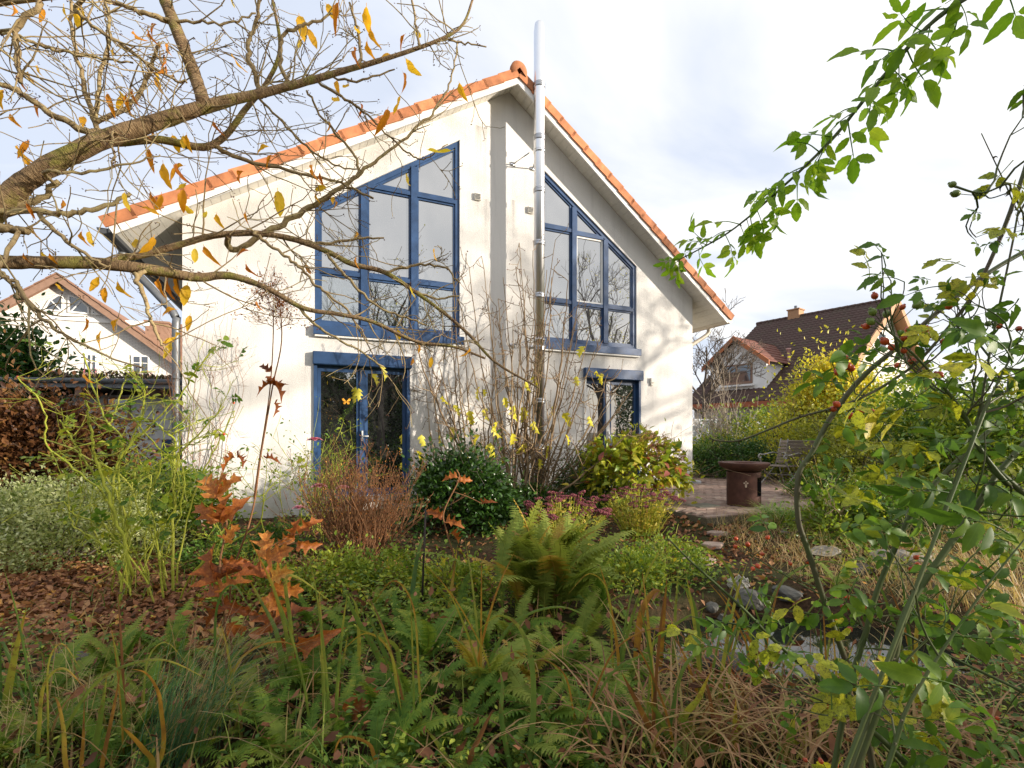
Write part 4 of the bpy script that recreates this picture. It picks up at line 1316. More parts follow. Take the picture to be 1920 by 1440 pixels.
# dormer: front at w = WF, its own little gable roof
XD, WF = RL - 2.5, 8.4
dw, dzb = 1.75, RZ - WF * ksl + .1
dze, dza = dzb + 1.65, dzb + 3.05
dmw = MB()
prof_ = [(-dw, dzb - .4), (dw, dzb - .4), (dw, dze), (0, dza - .12), (-dw, dze)]
V = [rp(XD + a, w, z) for w in (WF, WF - 4.2) for a, z in prof_]
dmw.add(V, [(0, 1, 2, 4), (0, 5, 6, 1), (1, 6, 7, 2), (0, 4, 9, 5)], [(2, 3, 4)])
dor = dmw.build('dormer', MAT_WHITE, rh, False)
MAT_RTILE = M_plain('dark_red_tile', (.14, .052, .035), .7, .25, var=.3, scale=5)
for sg in (-1, 1):
    m = MB()
    for i in range(7):
        a0, a1 = (dw + .35) * i / 7, (dw + .35) * (i + 1) / 7
        f = (dza - dze) / dw
        V = [rp(XD + sg * a, w, dza - a * f + dz) for w in (WF + .35, WF - 4.6) for a, dz in ((a0 - .03, .03), (a1, .08), (a1, .02), (a0, -.04))]
        m.add(V, BOXQ)
    m.build('dormer_roof', MAT_RTILE, dor, False)
    m = MB(); V = [rp(XD + sg * a, w, dza - a * f + dz) for w in (WF + .36, WF + .44) for a, dz in ((0, -.2), (dw + .35, -.2), (dw + .35, .1), (0, .1))]
    m.add(V, BOXQ); m.build('dormer_bargeboard', M_plain('orange_red_board', (.42, .15, .06), .7) if sg < 0 else bpy.data.materials['orange_red_board'], dor, False)
m = MB(); V = [rp(XD + a, w, z) for w in (WF + .003, WF + .06) for a, z in ((-.95, dzb + .25), (.95, dzb + .25), (.95, dzb + 1.45), (-.95, dzb + 1.45))]
m.add(V, BOXQ); m.build('dormer_window', MAT_BROWNW, dor, False)
for a0, a1 in ((-.85, -.06), (.06, .85)):
    m = MB(); V = [rp(XD + a, w, z) for w in (WF + .062, WF + .075) for a, z in ((a0, dzb + .4), (a1, dzb + .4), (a1, dzb + 1.35), (a0, dzb + 1.35))]
    m.add(V, BOXQ); m.build('dormer_pane', MAT_DARKGL, dor, False)
m = MB(); V = [rp(XD + a, w, z) for w in (WF + .062, WF + .3) for a, z in ((-1.1, dzb + .1), (1.1, dzb + .1), (1.1, dzb + .2), (-1.1, dzb + .2))]
m.add(V, BOXQ); m.build('dormer_sill', MAT_WHITE, dor, False)
m = MB(); lathe(m, [(.1, 0), (.1, .7), (.14, .72), (.14, .8), (0, .82)], 10, rp(XD - 1.8, WF - 2.6, RZ - (WF - 2.6) * ksl)); m.build('vent_pipe', M_plain('pink_clay', (.5, .3, .27), .8), rr_)
# pale garden wall in front of the far house
gw0, gw1 = at(1296, 800, 19.0), at(1465, 800, 21.0)
m = MB(); L_ = np.linalg.norm((gw1 - gw0)[:2])
box(m, (0, 0, 0), (L_, .2, 1.75)); box(m, (-.03, -.04, 1.751), (L_ + .03, .24, 1.82))
o = m.build('garden_wall', M_plain('grey_render', (.45, .47, .50), .9, var=.1), None, False, (gw0[0], gw0[1], .2))
o.rotation_euler = (0, 0, math.atan2(gw1[1] - gw0[1], gw1[0] - gw0[0])); tag(o, 'pale grey garden wall behind the shrubs right of the white house', 'wall')

# ================================================================ TREES OUT OF THE FRAME THAT SHADE THE GARDEN
def hedge(name, label, a, b, h, th_, nleaf, mat, cat='hedge', size=.11):
    a = np.array(a, float); b = np.array(b, float); L = np.linalg.norm(b - a); d = (b - a) / L; q = np.array([-d[1], d[0]])
    o = thing(name, label, cat, (a[0], a[1], 0))
    m = MB(); n = nleaf
    f = rng.random(n); side = rng.uniform(-1, 1, n); z = rng.random(n) ** .8
    hh = h * (1 + .10 * np.sin(f * L * 2.1) + .06 * np.sin(f * L * 5.7))
    wob = 1 + .2 * np.sin(f * L * 3.3 + z * 5)
    P = np.stack([a[0] + d[0] * f * L + q[0] * side * th_ * wob, a[1] + d[1] * f * L + q[1] * side * th_ * wob, z * hh + .05], -1)
    scatter(m, SMALL, P, orient(rdir(n) + np.array([0, 0, .3])), size * rng.uniform(.6, 1.3, n), rng.random(n))
    rootmove(m, rootloc(o)); stuff(m.build('foliage', mat, o))
    s = MB()
    for k in np.arange(.2, L, .5):
        p = a + d * k
        tube(s, [(p[0], p[1], -.05), (p[0] + rng.normal(0, .1), p[1] + rng.normal(0, .1), h * .5), (p[0] + rng.normal(0, .2), p[1] + rng.normal(0, .2), h * .85)], [.04, .025, .01], 5)
    rootmove(s, rootloc(o)); s.build('stem', MAT_GREYTWIG, o)
    return o
hedge('hedge', 'unseen evergreen hedge right of the garden, shaped to shade the near bed', (6.0, -2.6), (5.4, 2.5), 1.75, .45, 5200, MAT_BACKGREEN)  # out of view; height and leaf density set by the shade it throws
hedge('hedge', 'tall evergreen hedge at the near end of the garden', (-15, -12.5), (18, -14), 5.0, 1.6, 170000, MAT_BACKGREEN, size=.21)
hedge('hedge', 'unseen evergreen hedge right of the patio, added to shade the fire bowl', (10.2, 5.3), (11.4, 7.6), 3.0, .5, 9000, MAT_BACKGREEN)  # unseen, put in to keep the sun off the bowl and paving
def baretree(name, label, base, h, r, lev=4, leaf=0, mat=MAT_GREYTWIG, group=None, kids=(3, 5), lean=(0, 0), shrink=.62, rmin=.006, cat='tree'):
    base = np.asarray(base, float)
    o = thing(name, label, cat, base, 0, group)
    m = MB(); tips = []
    P = spline([(0, 0, -.1), (lean[0] * .3 + rng.normal(0, .05), lean[1] * .3, h * .2), (lean[0] * .6, lean[1] * .6, h * .42)], 4)
    tube(m, P, np.linspace(r, r * .6, len(P)), 9, wob=.04)
    m.build('trunk', mat, o)
    c = MB()
    for k in range(7):
        a = rng.uniform(0, 2 * PI)
        q = P[-1 - rng.integers(0, 4)]
        grow(c, q, (math.cos(a) * .75, math.sin(a) * .75, rng.uniform(.5, 1.5)), h * .34 * rng.uniform(.8, 1.2), r * .45, lev - 1, tips, up=.12, spread=.6, kids=kids, shrink=shrink, rmin=rmin, k=5)
    grow(c, P[-1], (lean[0] * .1, lean[1] * .1, 1), h * .4, r * .55, lev - 1, tips, up=.2, spread=.6, kids=kids, shrink=shrink, rmin=rmin, k=5)
    c.build('crown', mat, o)
    if leaf:
        f = MB(); tp = np.array([x[0] for x in tips if x[2] <= 1]); td = np.array([x[1] for x in tips if x[2] <= 1])
        k = rng.integers(0, len(tp), leaf)
        scatter(f, SMALL, tp[k] + .12 * rng.standard_normal((leaf, 3)), orient(td[k] + .8 * rng.standard_normal((leaf, 3)) - np.array([0, 0, .4])), .11 * rng.uniform(.6, 1.3, leaf), rng.random(leaf))
        stuff(f.build('foliage', MAT_FORSY, o))
    return o
baretree('bare_tree', 'bare tree standing by the right boundary, nearer the houses', (13.8, 6.6, .2), 9.5, .17, 5, kids=(3, 4), leaf=900)
baretree('bare_tree', 'bare tree standing by the right boundary, nearer the camera', (15.6, 5.7, .1), 8.5, .15, 5, kids=(3, 4), leaf=500)

baretree('bare_tree', 'tall bare tree far out on the right behind the camera', (22.5, -3.6, 0), 14, .3, 5, kids=(3, 4), leaf=1500, rmin=.012)
baretree('bare_tree', 'tall bare tree behind the camera, farthest to the left', (9.5, -11.5, 0), 12.5, .26, 5, kids=(3, 4), leaf=900, rmin=.012)
# ================================================================ BACKGROUND PLANTS
# right distance
baretree('bare_tree', 'leafless dark tree just right of the white house', tuple(at(1326, 800, 24)[:2]) + (.2,), 7.0, .14, 5, kids=(3, 4), rmin=.011, lean=(-.3, 0))
o = thing('pale_shrub', 'pale leafless shrub standing in front of the grey garden wall', 'shrub', tuple(at(1352, 800, 16)[:2]) + (.25,))
m = MB(); tips = []
for k in range(16):
    grow(m, (rng.normal(0, .12), rng.normal(0, .12), 0), (rng.normal(0, .35), rng.normal(0, .35), 1), rng.uniform(1.3, 2.2), .016, 2, tips, up=.3, spread=.5, kids=(3, 5), rmin=.006, n=4, k=5)
m.build('stem', M_bark('pale_twig', [(.2, (.22, .18, .14)), (.8, (.42, .36, .28))], 20, .3), o)
def bgbush(u, vbase, D, w, h, label, mat, n=5000, ncl=60, size=.11, name='shrub', group='shrubs behind the garden on the right', tpl=SMALL, **kw):
    b = at(u, vbase, D); b[2] = float(gz(b[0], b[1]))
    return bush(name, label, 'shrub', b, (w, w * .8, h), n, ncl, tpl, size, mat, MAT_GREYTWIG, group=group, stem_r=.02, **kw)
# the bright yellow shrub, with upright shoots
b = at(1565, 850, 14); b[2] = .3
ys = bgbush(1565, 850, 14, 1.6, 2.6, 'bright yellow green shrub with upright shoots before the dark tiled roof', MAT_FORSY, 22000, 170, .115, rlo=.12, rhi=.85)
m = MB()
for k in range(60):
    a = rng.uniform(0, 2 * PI); rr = rng.random() ** .5
    p0 = np.array([math.cos(a) * rr * 1.2, math.sin(a) * rr * 1.0, 0.65 + 2.6 * (1 - rr * rr) ** .5 * .85]) + b
    n = 46; t_ = rng.random(n)
    q = p0 + np.stack([t_ * rng.normal(0, .08), t_ * rng.normal(0, .08), t_ * rng.uniform(.45, .8)], -1) + rng.normal(0, .03, (n, 3))
    scatter(m, SMALL, q, orient(rdir(n) + np.array([0, 0, .3])), .115, np.clip(.55 + .45 * rng.random(n), 0, 1))
rootmove(m, rootloc(ys)); stuff(m.build('upright_shoots', MAT_FORSY, ys))
bgbush(1465, 860, 13, 1.2, 1.5, 'twiggy olive shrub with sparse yellow leaves below the dormer', MAT_FORSY, 3800, 70, .085, rlo=0., rhi=.75, nstem=16)
bgbush(1660, 860, 12, 1.6, 1.7, 'mid green shrub right of the bright yellow one', MAT_YGLEAF, 9000, 110, .10, rlo=0., rhi=.7)
bgbush(1780, 880, 11, 1.7, 1.75, 'green shrub behind the rose canes, second from the right edge', MAT_COVER, 8000, 100, .11)
bgbush(1890, 880, 10, 1.6, 1.9, 'dense green shrub at the right edge behind the rose', MAT_YGLEAF, 8000, 100, .11, rlo=0, rhi=.6)
bgbush(1600, 890, 10.5, 1.4, .9, 'low olive shrub behind the garden chairs', MAT_FORSY, 5500, 70, .08, rlo=.0, rhi=.6)
bgbush(1540, 860, 11.5, 1.1, 1.25, 'yellowing shrub right behind the garden chairs', MAT_FORSY, 5000, 80, .085, rlo=0, rhi=.7)
bgbush(1388, 880, 12.2, .95, .78, 'low dark clipped yew mound beyond the fire bowl', MAT_BACKGREEN, 9000, 100, .06, rlo=0, rhi=.55, shell=.7)
bgbush(1325, 880, 12.6, .8, .85, 'grey green low shrub close by the corner of the white house', MAT_COVER, 5000, 70, .07)
bgbush(1355, 870, 15.5, 1.0, 1.1, 'brownish shrub under the pale leafless one', MAT_FORSY, 3500, 60, .08, rlo=.1)
for u, h_, D_, lab in ((1700, 3.0, 24, 'far green tree behind the yellow shrub'), (1850, 2.2, 24, 'far green tree near the right edge'), (1460, 1.6, 19, 'distant hedge plant under the far roof')):
    bgbush(u, 830, D_, 2.8, h_, lab, MAT_YGLEAF, 7000, 90, .18, rlo=0, rhi=.75, group='far trees on the right')
# left distance
b = np.array([-9.6, 8.3, .1])
bush('evergreen_bush', 'dark evergreen bush in front of the white brick gable at the left edge', 'bush', at(20, 880, 9.3) * (1, 1, 0) + (0, 0, .1), (1.2, .9, 2.25), 26000, 110, MED, .13, MAT_BACKGREEN, MAT_GREYTWIG, zc=.9, shell=.6, csize=.22, stem_r=.03)
hb = at(45, 900, 6.9)
bush('beech_hedge', 'brown leaved beech hedge in front of the garage wall', 'hedge', (hb[0], hb[1], .1), (1.55, .6, 1.3), 24000, 120, SMALL, .085, MAT_BEECH, MAT_GREYTWIG, zc=.55, shell=.5)
eb = gp(40, 1075)
bush('variegated_euonymus', 'low cream variegated evergreen shrub at the left edge', 'shrub', (eb[0] - .15, eb[1] + .55, .05), (1.15, .75, .78), 24000, 190, SMALL, .042, MAT_VARIEG, MAT_GREYTWIG, zc=.15, shell=.65, csize=.2)
bush('green_shrub', 'yellow green leafy shrub behind the cream variegated one', 'shrub', (eb[0] + .3, eb[1] + 1.35, .1), (1.0, .5, .6), 8000, 110, SMALL, .06, MAT_YGLEAF, MAT_GREYTWIG, zc=.35, rlo=0, rhi=.6)

# ================================================================ GARDEN PLANTS
def gbase(u, v):
    p = gp(u, v); p[2] = float(gz(p[0], p[1])); return p

def px_path(path, D):
    """photo pixel path -> points; D one depth or a depth per point"""
    D = np.broadcast_to(np.asarray(D, float), (len(path),))
    return np.array([at(p[0], p[1], d) for p, d in zip(path, D)])

def lobed_tpl(curl=.3, fold=.3, twist=.0, seed=0):
    """oak-like lobed leaf of length 1"""
    g = np.random.default_rng(seed)
    t = np.array([0, .06, .16, .24, .30, .42, .52, .57, .68, .78, .83, .92, 1.])
    w = np.array([.015, .10, .34, .46, .20, .24, .52, .26, .18, .34, .16, .09, 0.]) * .82
    fw = np.array([0, 0, .02, .14, .02, 0, .16, .06, 0, .14, .04, 0, 0.])     # lobes sweep forward
    V, L = [], []
    for i in range(len(t)):
        z = -curl * t[i] ** 2
        a = 1 + g.normal(0, .12); b = 1 + g.normal(0, .12)
        V += [(-w[i] * a * .9, t[i] + fw[i], z + w[i] * fold + g.normal(0, .03)), (0, t[i], z), (w[i] * b * .9, t[i] + fw[i], z + w[i] * fold + g.normal(0, .03))]
        L += [(-min(1, w[i] * 2.4) - .001, t[i]), (.0005, t[i]), (min(1, w[i] * 2.4) + .001, t[i])]
    Q = []
    for i in range(len(t) - 1):
        k = 3 * i; Q += [(k, k + 1, k + 4, k + 3), (k + 1, k + 2, k + 5, k + 4)]
    return np.array(V), np.array(Q), np.zeros((0, 3), int), np.array(L)

def comp_tpl(nl=5, seed=0, serr=.10, lsz=.46, W=.56, curl=.35):
    """pinnate rose leaf of length ~1: rachis with leaflets"""
    g = np.random.default_rng(seed)
    mb = MB()
    R_ = spline([(0, 0, 0), (.01, .35, .05), (-.01, .66, .0)], 4)
    tube(mb, R_, np.linspace(.014, .008, len(R_)), 4, r=.35, cap=False)
    lv = []
    pairs = (nl - 1) // 2
    for i in range(pairs):
        y = .30 + .34 * i / max(pairs - 1, 1) if pairs > 1 else .45
        for sg in (-1, 1):
            a = math.radians(g.uniform(52, 74))
            lv.append((np.array([0, y + g.normal(0, .02), .03]), np.array([sg * math.sin(a), math.cos(a), g.normal(-.15, .2)]), lsz * g.uniform(.75, .95)))
    lv.append((R_[-1], np.array([g.normal(0, .1), 1, g.normal(-.25, .2)]), lsz * g.uniform(1., 1.2)))
    for p, d, s in lv:
        tp = leaf_tpl(W * g.uniform(.88, 1.1), 10, g.uniform(.12, .4), g.uniform(.1, 1.) * curl, g.uniform(.42, .5), serr, .06, g.uniform(0, .12), tip=1.15)
        y = d / np.linalg.norm(d); x = np.cross(y, np.array([0, 0, 1.]) + g.normal(0, .3, 3)); x /= np.linalg.norm(x)
        R = np.stack([x, y, np.cross(x, y)], -1)
        scatter(mb, tp, p[None], R[None], s, np.clip(.45 + g.normal(0, .15), 0, 1))
    V = np.concatenate(mb.V); Q = np.concatenate(mb.Q)
    return V, Q, np.zeros((0, 3), int), np.concatenate(mb.L), np.concatenate(mb.R)

def comp_meshes(name, n, mat, **kw):
    out = []
    for i in range(n):
        V, Q, T, L, R = comp_tpl([5, 5, 7, 3][i % 4], seed=i * 7 + 3, **kw)
        out.append(MB().add(V, Q, r=R, luv=L).mesh(name, mat))
    return out

def leaf_at(me, pos, d, s, parent, name='leaf', ref=None, jit=.5):
    o = link(name, me, parent)
    R = orient(np.asarray(d, float)[None], ref, jit)[0]
    return place(o, np.asarray(pos) - rootloc(parent), R, s)

# ---------------------------------------------------------------- bare shrub before the flue
sb = gbase(985, 935); SD = 8.0
cs = np.array([at(985, 900, SD)[0], SD, 0]); cs[2] = float(gz(cs[0], cs[1]))
shrub = thing('bare_shrub', 'tall mostly leafless shrub with many upright stems before the steel flue', 'shrub', cs)
m = MB(); tips = []; fan = []
stems_px = [(955, 455), (945, 520), (905, 480), (880, 500), (920, 600), (1000, 470), (1045, 450), (1050, 500), (1085, 560), (1100, 620), (860, 560), (870, 640), (835, 590), (820, 680), (800, 740), (985, 540), (965, 600), (940, 660), (1030, 590), (1120, 660), (1150, 700), (1165, 760), (1060, 650), (1010, 640), (1180, 730), (900, 700), (790, 640), (760, 600), (1090, 730), (1130, 780), (975, 500), (1020, 520), (930, 560), (850, 700), (1075, 600)]
for (u, v) in stems_px + [(s_[0] + 45 * ((k_ * 37) % 11 - 5) / 5, s_[1] + 18 + 9 * ((k_ * 13) % 9)) for k_, s_ in enumerate(stems_px) if k_ % 2]:
    m = MB(); D1 = SD + rng.normal(0, .35)
    tip = at(u + rng.normal(0, 8), v, D1)
    b0 = cs + np.array([rng.normal(0, .13), rng.normal(0, .1), -.03])
    b0[0] += rng.normal(0, .12)
    if u < 860: b0[0] += rng.uniform(-1.4, -.6)
    elif u < 930: b0[0] -= rng.uniform(.1, .7)
    elif u > 1070: b0[0] += rng.uniform(0, .25)
    dv = tip - b0
    mid1 = b0 + np.array([dv[0] * .27, dv[1] * .25, dv[2] * .27]) + rng.normal(0, .05, 3)
    mid2 = b0 + np.array([dv[0] * .66, dv[1] * .6, dv[2] * .62]) + rng.normal(0, .05, 3)
    P = spline([b0, mid1, mid2, tip], 7)
    P[1:-1] += rng.normal(0, .008, (len(P) - 2, 3))
    R = np.linspace(rng.uniform(.015, .027), .0062, len(P))
    tube(m, P, R, 6, r=rng.random(), cap=False)
    fan.append(P)
    for q in range(rng.integers(6, 11)):
        i = rng.integers(len(P) // 4, len(P))
        d = unit(P[i] - P[i - 1] + .55 * rng.standard_normal(3))
        grow(m, P[i], d, rng.uniform(.25, .8) * (1 - i / len(P) * .5), max(R[i] * .6, .0055), 1, tips, up=.25, spread=.5, kids=(1, 3), rmin=.0045, n=4, k=5)
    rootmove(m, cs); m.build('stem', MAT_BROWNTWIG, shrub)
m = MB()
for p, d, l in tips:
    ball(m, p, (.007, .007, .012), n=5, k=4)
rootmove(m, cs); stuff(m.build('bud', MAT_BUD, shrub))
lob = [leaf_mesh('leaf', lobed_tpl(.5, .4, seed=k), MAT_PALEY, .5) for k in range(3)]
ylf = [(712, 687), (672, 728), (668, 725), (985, 770), (980, 762), (988, 715), (1000, 705), (1080, 705), (1118, 695), (1128, 700), (1055, 775), (1035, 762), (1095, 650), (830, 742), (850, 760), (905, 730), (900, 725), (925, 800), (935, 790), (960, 812), (825, 815), (780, 845), (790, 815), (880, 850), (940, 855), (1010, 860), (1060, 815), (1105, 780), (880, 770), (870, 800), (920, 830), (800, 880), (1030, 835), (965, 760), (945, 745), (910, 765), (1000, 790), (985, 830), (900, 815), (845, 800)]
for (u, v) in ylf:
    p = at(u, v, SD + rng.normal(0, .3))
    leaf_at(lob[rng.integers(3)], p, np.array([rng.normal(0, .4), rng.normal(0, .4), -1]), rng.uniform(.16, .27), shrub)

# ---------------------------------------------------------------- rust brown spiraea
def twiggy(name, label, base, w, h, n, mat, lean=.45, sub=(3, 6), group=None, rad=.006):
    o = thing(name, label, 'shrub', base, 0, group)
    m = MB(); tips = []
    for k in range(n):
        a = rng.uniform(0, 2 * PI); rr = rng.random() ** .5
        d = np.array([math.cos(a) * rr * w / h, math.sin(a) * rr * w / h * .8, 1]) + rng.normal(0, .08, 3)
        grow(m, (math.cos(a) * rr * w * .3, math.sin(a) * rr * w * .3, -.02), d, h * rng.uniform(.6, 1.02), rad, 2, tips, up=.25, spread=.35, kids=sub, rmin=.0022, n=4, k=5, shrink=.35)
    m.build('stem', mat, o)
    return o, tips
spb = gbase(668, 1058)
spo, stips = twiggy('spiraea_shrub', 'dense rust brown twiggy shrub in front of the left terrace door', spb + (0, .15, 0), .66, 1.0, 120, MAT_RUSTTWIG)
m = MB(); q = np.array([x[0] for x in stips]); k = rng.integers(0, len(q), 2600)
scatter(m, TINY, q[k] + rng.normal(0, .03, (2600, 3)), orient(rdir(2600) + np.array([0, 0, .3])), .022 * rng.uniform(.6, 1.3, 2600), rng.random(2600)); stuff(m.build('foliage', MAT_OAKLEAF, spo))

# ---------------------------------------------------------------- dark evergreen and its neighbours
db = gbase(855, 1000)
bush('laurel_bush', 'dark glossy evergreen bush between the rust brown shrub and the sedum', 'bush', db + (0, .35, 0), (.82, .6, .86), 9000, 130, MED, .075, MAT_DARKLEAF, MAT_GREYTWIG, zc=.2, rlo=0, rhi=.86, shell=.5)
b2 = gbase(980, 975)
bush('evergreen_shrub', 'low yellow green evergreen under the bare stems', 'shrub', b2 + (0, .5, 0), (.7, .4, .38), 4200, 80, MED, .06, MAT_DARKLEAF, MAT_GREYTWIG, zc=.1, rlo=.2, rhi=1.)
b3 = gbase(1100, 975)
bush('boxwood_shrub', 'small dense green shrub left of the hydrangea by the right door', 'shrub', b3 + (.05, .7, 0), (.48, .38, .72), 7500, 120, SMALL, .042, MAT_DARKLEAF, MAT_GREYTWIG, zc=.15, rlo=.1, rhi=.95, shell=.55)
# hydrangea: big yellowing leaves
b4 = gbase(1205, 965)
hyd = bush('hydrangea_shrub', 'yellow green hydrangea with large leaves in front of the right terrace door', 'shrub', b4 + (0, .45, 0), (.86, .6, .80), 2600, 110, MED, .115, MAT_YGLEAF, MAT_BROWNTWIG, zc=.42, shell=.55, csize=.2, rlo=.05, rhi=.95, droop=.2)
hl = [leaf_mesh('leaf', leaf_tpl(.55, 6, f, c_, .45, .04, .1), MAT_YGLEAF, r_) for f, c_, r_ in ((.2, .3, .3), (.4, .6, .55), (.3, .9, .75), (.5, .4, .15), (.3, .5, .92))]
q, o_, r_ = clump_pts(900, b4 + (0, .45, .42), (.88, .62, .82), 110, .9, csize=.12)
k_ = np.nonzero((o_[:, 1] < .35) & (q[:, 2] > b4[2] + .15))[0][:280]
for i in k_: leaf_at(hl[rng.integers(5)], q[i], o_[i] + .6 * rng.standard_normal(3) - (0, 0, .25), .125 * rng.uniform(.7, 1.25), hyd, jit=.6)
m = MB()
for k in range(26):
    a = rng.uniform(-.3, PI * .55) ; hh = rng.uniform(.5, 1.0)
    c = b4 + np.array([math.cos(a) * .86 * (1 - hh * hh * .8) ** .5, .45 - abs(math.sin(a)) * .4, .42 + .80 * hh])
    q = c + rng.normal(0, .035, (50, 3)); scatter(m, TINY, q, orient(rdir(50) + (0, 0, .5)), .026, rng.random(50))
rootmove(m, b4 + (0, .45, 0)); stuff(m.build('faded_flower', M_leaf('faded_flower', [(0, (.16, .05, .05)), (.5, (.30, .10, .09)), (1, (.38, .22, .12))], .3), hyd))

# ---------------------------------------------------------------- sedums
head_me = []
for k in range(3):
    m = MB()
    for q in range(34):
        a, rr = rng.uniform(0, 2 * PI), rng.random() ** .5
        ball(m, (rr * math.cos(a) * .5, rr * math.sin(a) * .5, .16 * (1 - rr * rr) + rng.normal(0, .02)), .085, r=rng.random(), n=5, k=4)
    for q in range(7):
        a = q * 2 * PI / 7; tube(m, [(0, 0, -.4), (.3 * math.cos(a), .3 * math.sin(a), 0)], .02, 3, r=.9, cap=False)
    head_me.append(m.mesh('flower_head', MAT_SEDHEAD))
def sedum(label, base, n, w, h, hs):
    o = thing('sedum_plant', label, 'sedum', base, 0, 'autumn sedums')
    st, lf = MB(), MB()
    for k in range(n):
        a = rng.uniform(0, 2 * PI); rr = rng.random() ** .5
        top = np.array([math.cos(a) * rr * w, math.sin(a) * rr * w * .8, h * (1.02 - .28 * rr * rr) * rng.uniform(.9, 1.05)])
        b = np.array([math.cos(a) * rr * w * .35, math.sin(a) * rr * w * .3, -.02])
        P = spline([b, b * .5 + top * .5 * np.array([.9, .9, 1.08]), top], 4)
        tube(st, P, np.linspace(.0055, .004, len(P)), 5, r=rng.random(), cap=False)
        nl = 15; t_ = rng.uniform(.2, .95, nl); i = (t_ * (len(P) - 1)).astype(int)
        d = rdir(nl); d[:, 2] = np.abs(d[:, 2]) * .5
        scatter(lf, SMALL, P[i] + d * .01, orient(d + np.array([0, 0, .25])), .052 * rng.uniform(.6, 1.2, nl), rng.random(nl))
        q = link('flower_head', head_me[rng.integers(3)], o, top); s = hs * rng.uniform(.7, 1.2); q.scale = (s, s, s); q.rotation_euler = (rng.normal(0, .2), rng.normal(0, .2), rng.uniform(0, 6))
    st.build('stem', MAT_CANE, o); stuff(lf.build('foliage', MAT_SEDLEAF, o))
    return o
sA = gbase(1060, 1062)
sedum('yellowing sedum with dark pink flower heads behind the big fern', sA + (0, .12, 0), 76, .48, .74, .082)
sB = gbase(1205, 1012)
sedum('yellowing sedum with pink brown heads below the hydrangea, farther right', sB + (0, .15, 0), 84, .56, .64, .072)

# ---------------------------------------------------------------- pink rose by the left door
pr = thing('pink_rose', 'straggly pink flowering rose at the left edge of the blue terrace door', 'rose', gbase(590, 1010))
m = MB(); tips = []; po = rootloc(pr)
for k in range(16):
    grow(m, (rng.normal(0, .25), rng.normal(0, .12), 0), (rng.normal(-.1, .4), rng.normal(0, .25), 1), rng.uniform(.6, 1.15), .007, 2, tips, up=.2, spread=.6, kids=(2, 4), rmin=.0025, n=4, k=5)
m.build('stem', MAT_CANE, pr)
q = np.array([x[0] for x in tips]); k = rng.integers(0, len(q), 520); m = MB()
scatter(m, SMALL, q[k] + rng.normal(0, .05, (520, 3)), orient(rdir(520) - np.array([0, 0, .2])), .05 * rng.uniform(.6, 1.2, 520), rng.uniform(.4, 1, 520)); stuff(m.build('foliage', MAT_ROSELEAF, pr))
for (u, v, s) in ((590, 828, .075), (598, 915, .075), (643, 918, .07), (560, 955, .06)):
    m = MB(); c = at(u, v, po[1] - .62) - po
    for k in range(3):
        nP = 5
        for j in range(nP):
            a = j * 2 * PI / nP + k * .7; tl = .35 + .35 * k
            d = np.array([math.cos(a) * math.sin(tl), math.sin(a) * math.sin(tl), math.cos(tl)])
            tp = leaf_tpl(.95, 4, .5, .5, .6, tip=.5)
            scatter(m, tp, (c + d * .014)[None], orient(d[None], d * np.array([-1, -1, 1]) * .3 + np.array([0, 0, 1]), 0), s * (.7 + .18 * k), .5)
    m.build('flower', MAT_PINK, pr)
# bare creeper on the wall by the downpipe
cr = thing('wall_creeper', 'thin reddish leafless creeper on the white wall beside the grey downpipe', 'creeper', (*pxy(.25, .06), 0))
m = MB(); tips = []
for k in range(9):
    s0 = rng.uniform(-.1, .45)
    P = [np.array([*pxy(s0, .05), 0])]
    for j in range(9):
        s0 += rng.normal(.0, .09); P.append(np.array([*pxy(s0, .03 + .05 * rng.random()), .35 * (j + 1) * rng.uniform(.9, 1.1)]))
    P = spline(P, 3); tube(m, P, np.linspace(.006, .002, len(P)), 4, r=rng.random(), cap=False)
    for j in range(12):
        i = rng.integers(3, len(P)); grow(m, P[i], rng.normal(0, 1, 3) * (1, .25, 1) + (0, -.05, .2), rng.uniform(.15, .4), .0025, 1, tips, n=3, k=4, rmin=.0015)
rootmove(m, rootloc(cr)); m.build('stem', MAT_RUSTTWIG, cr)

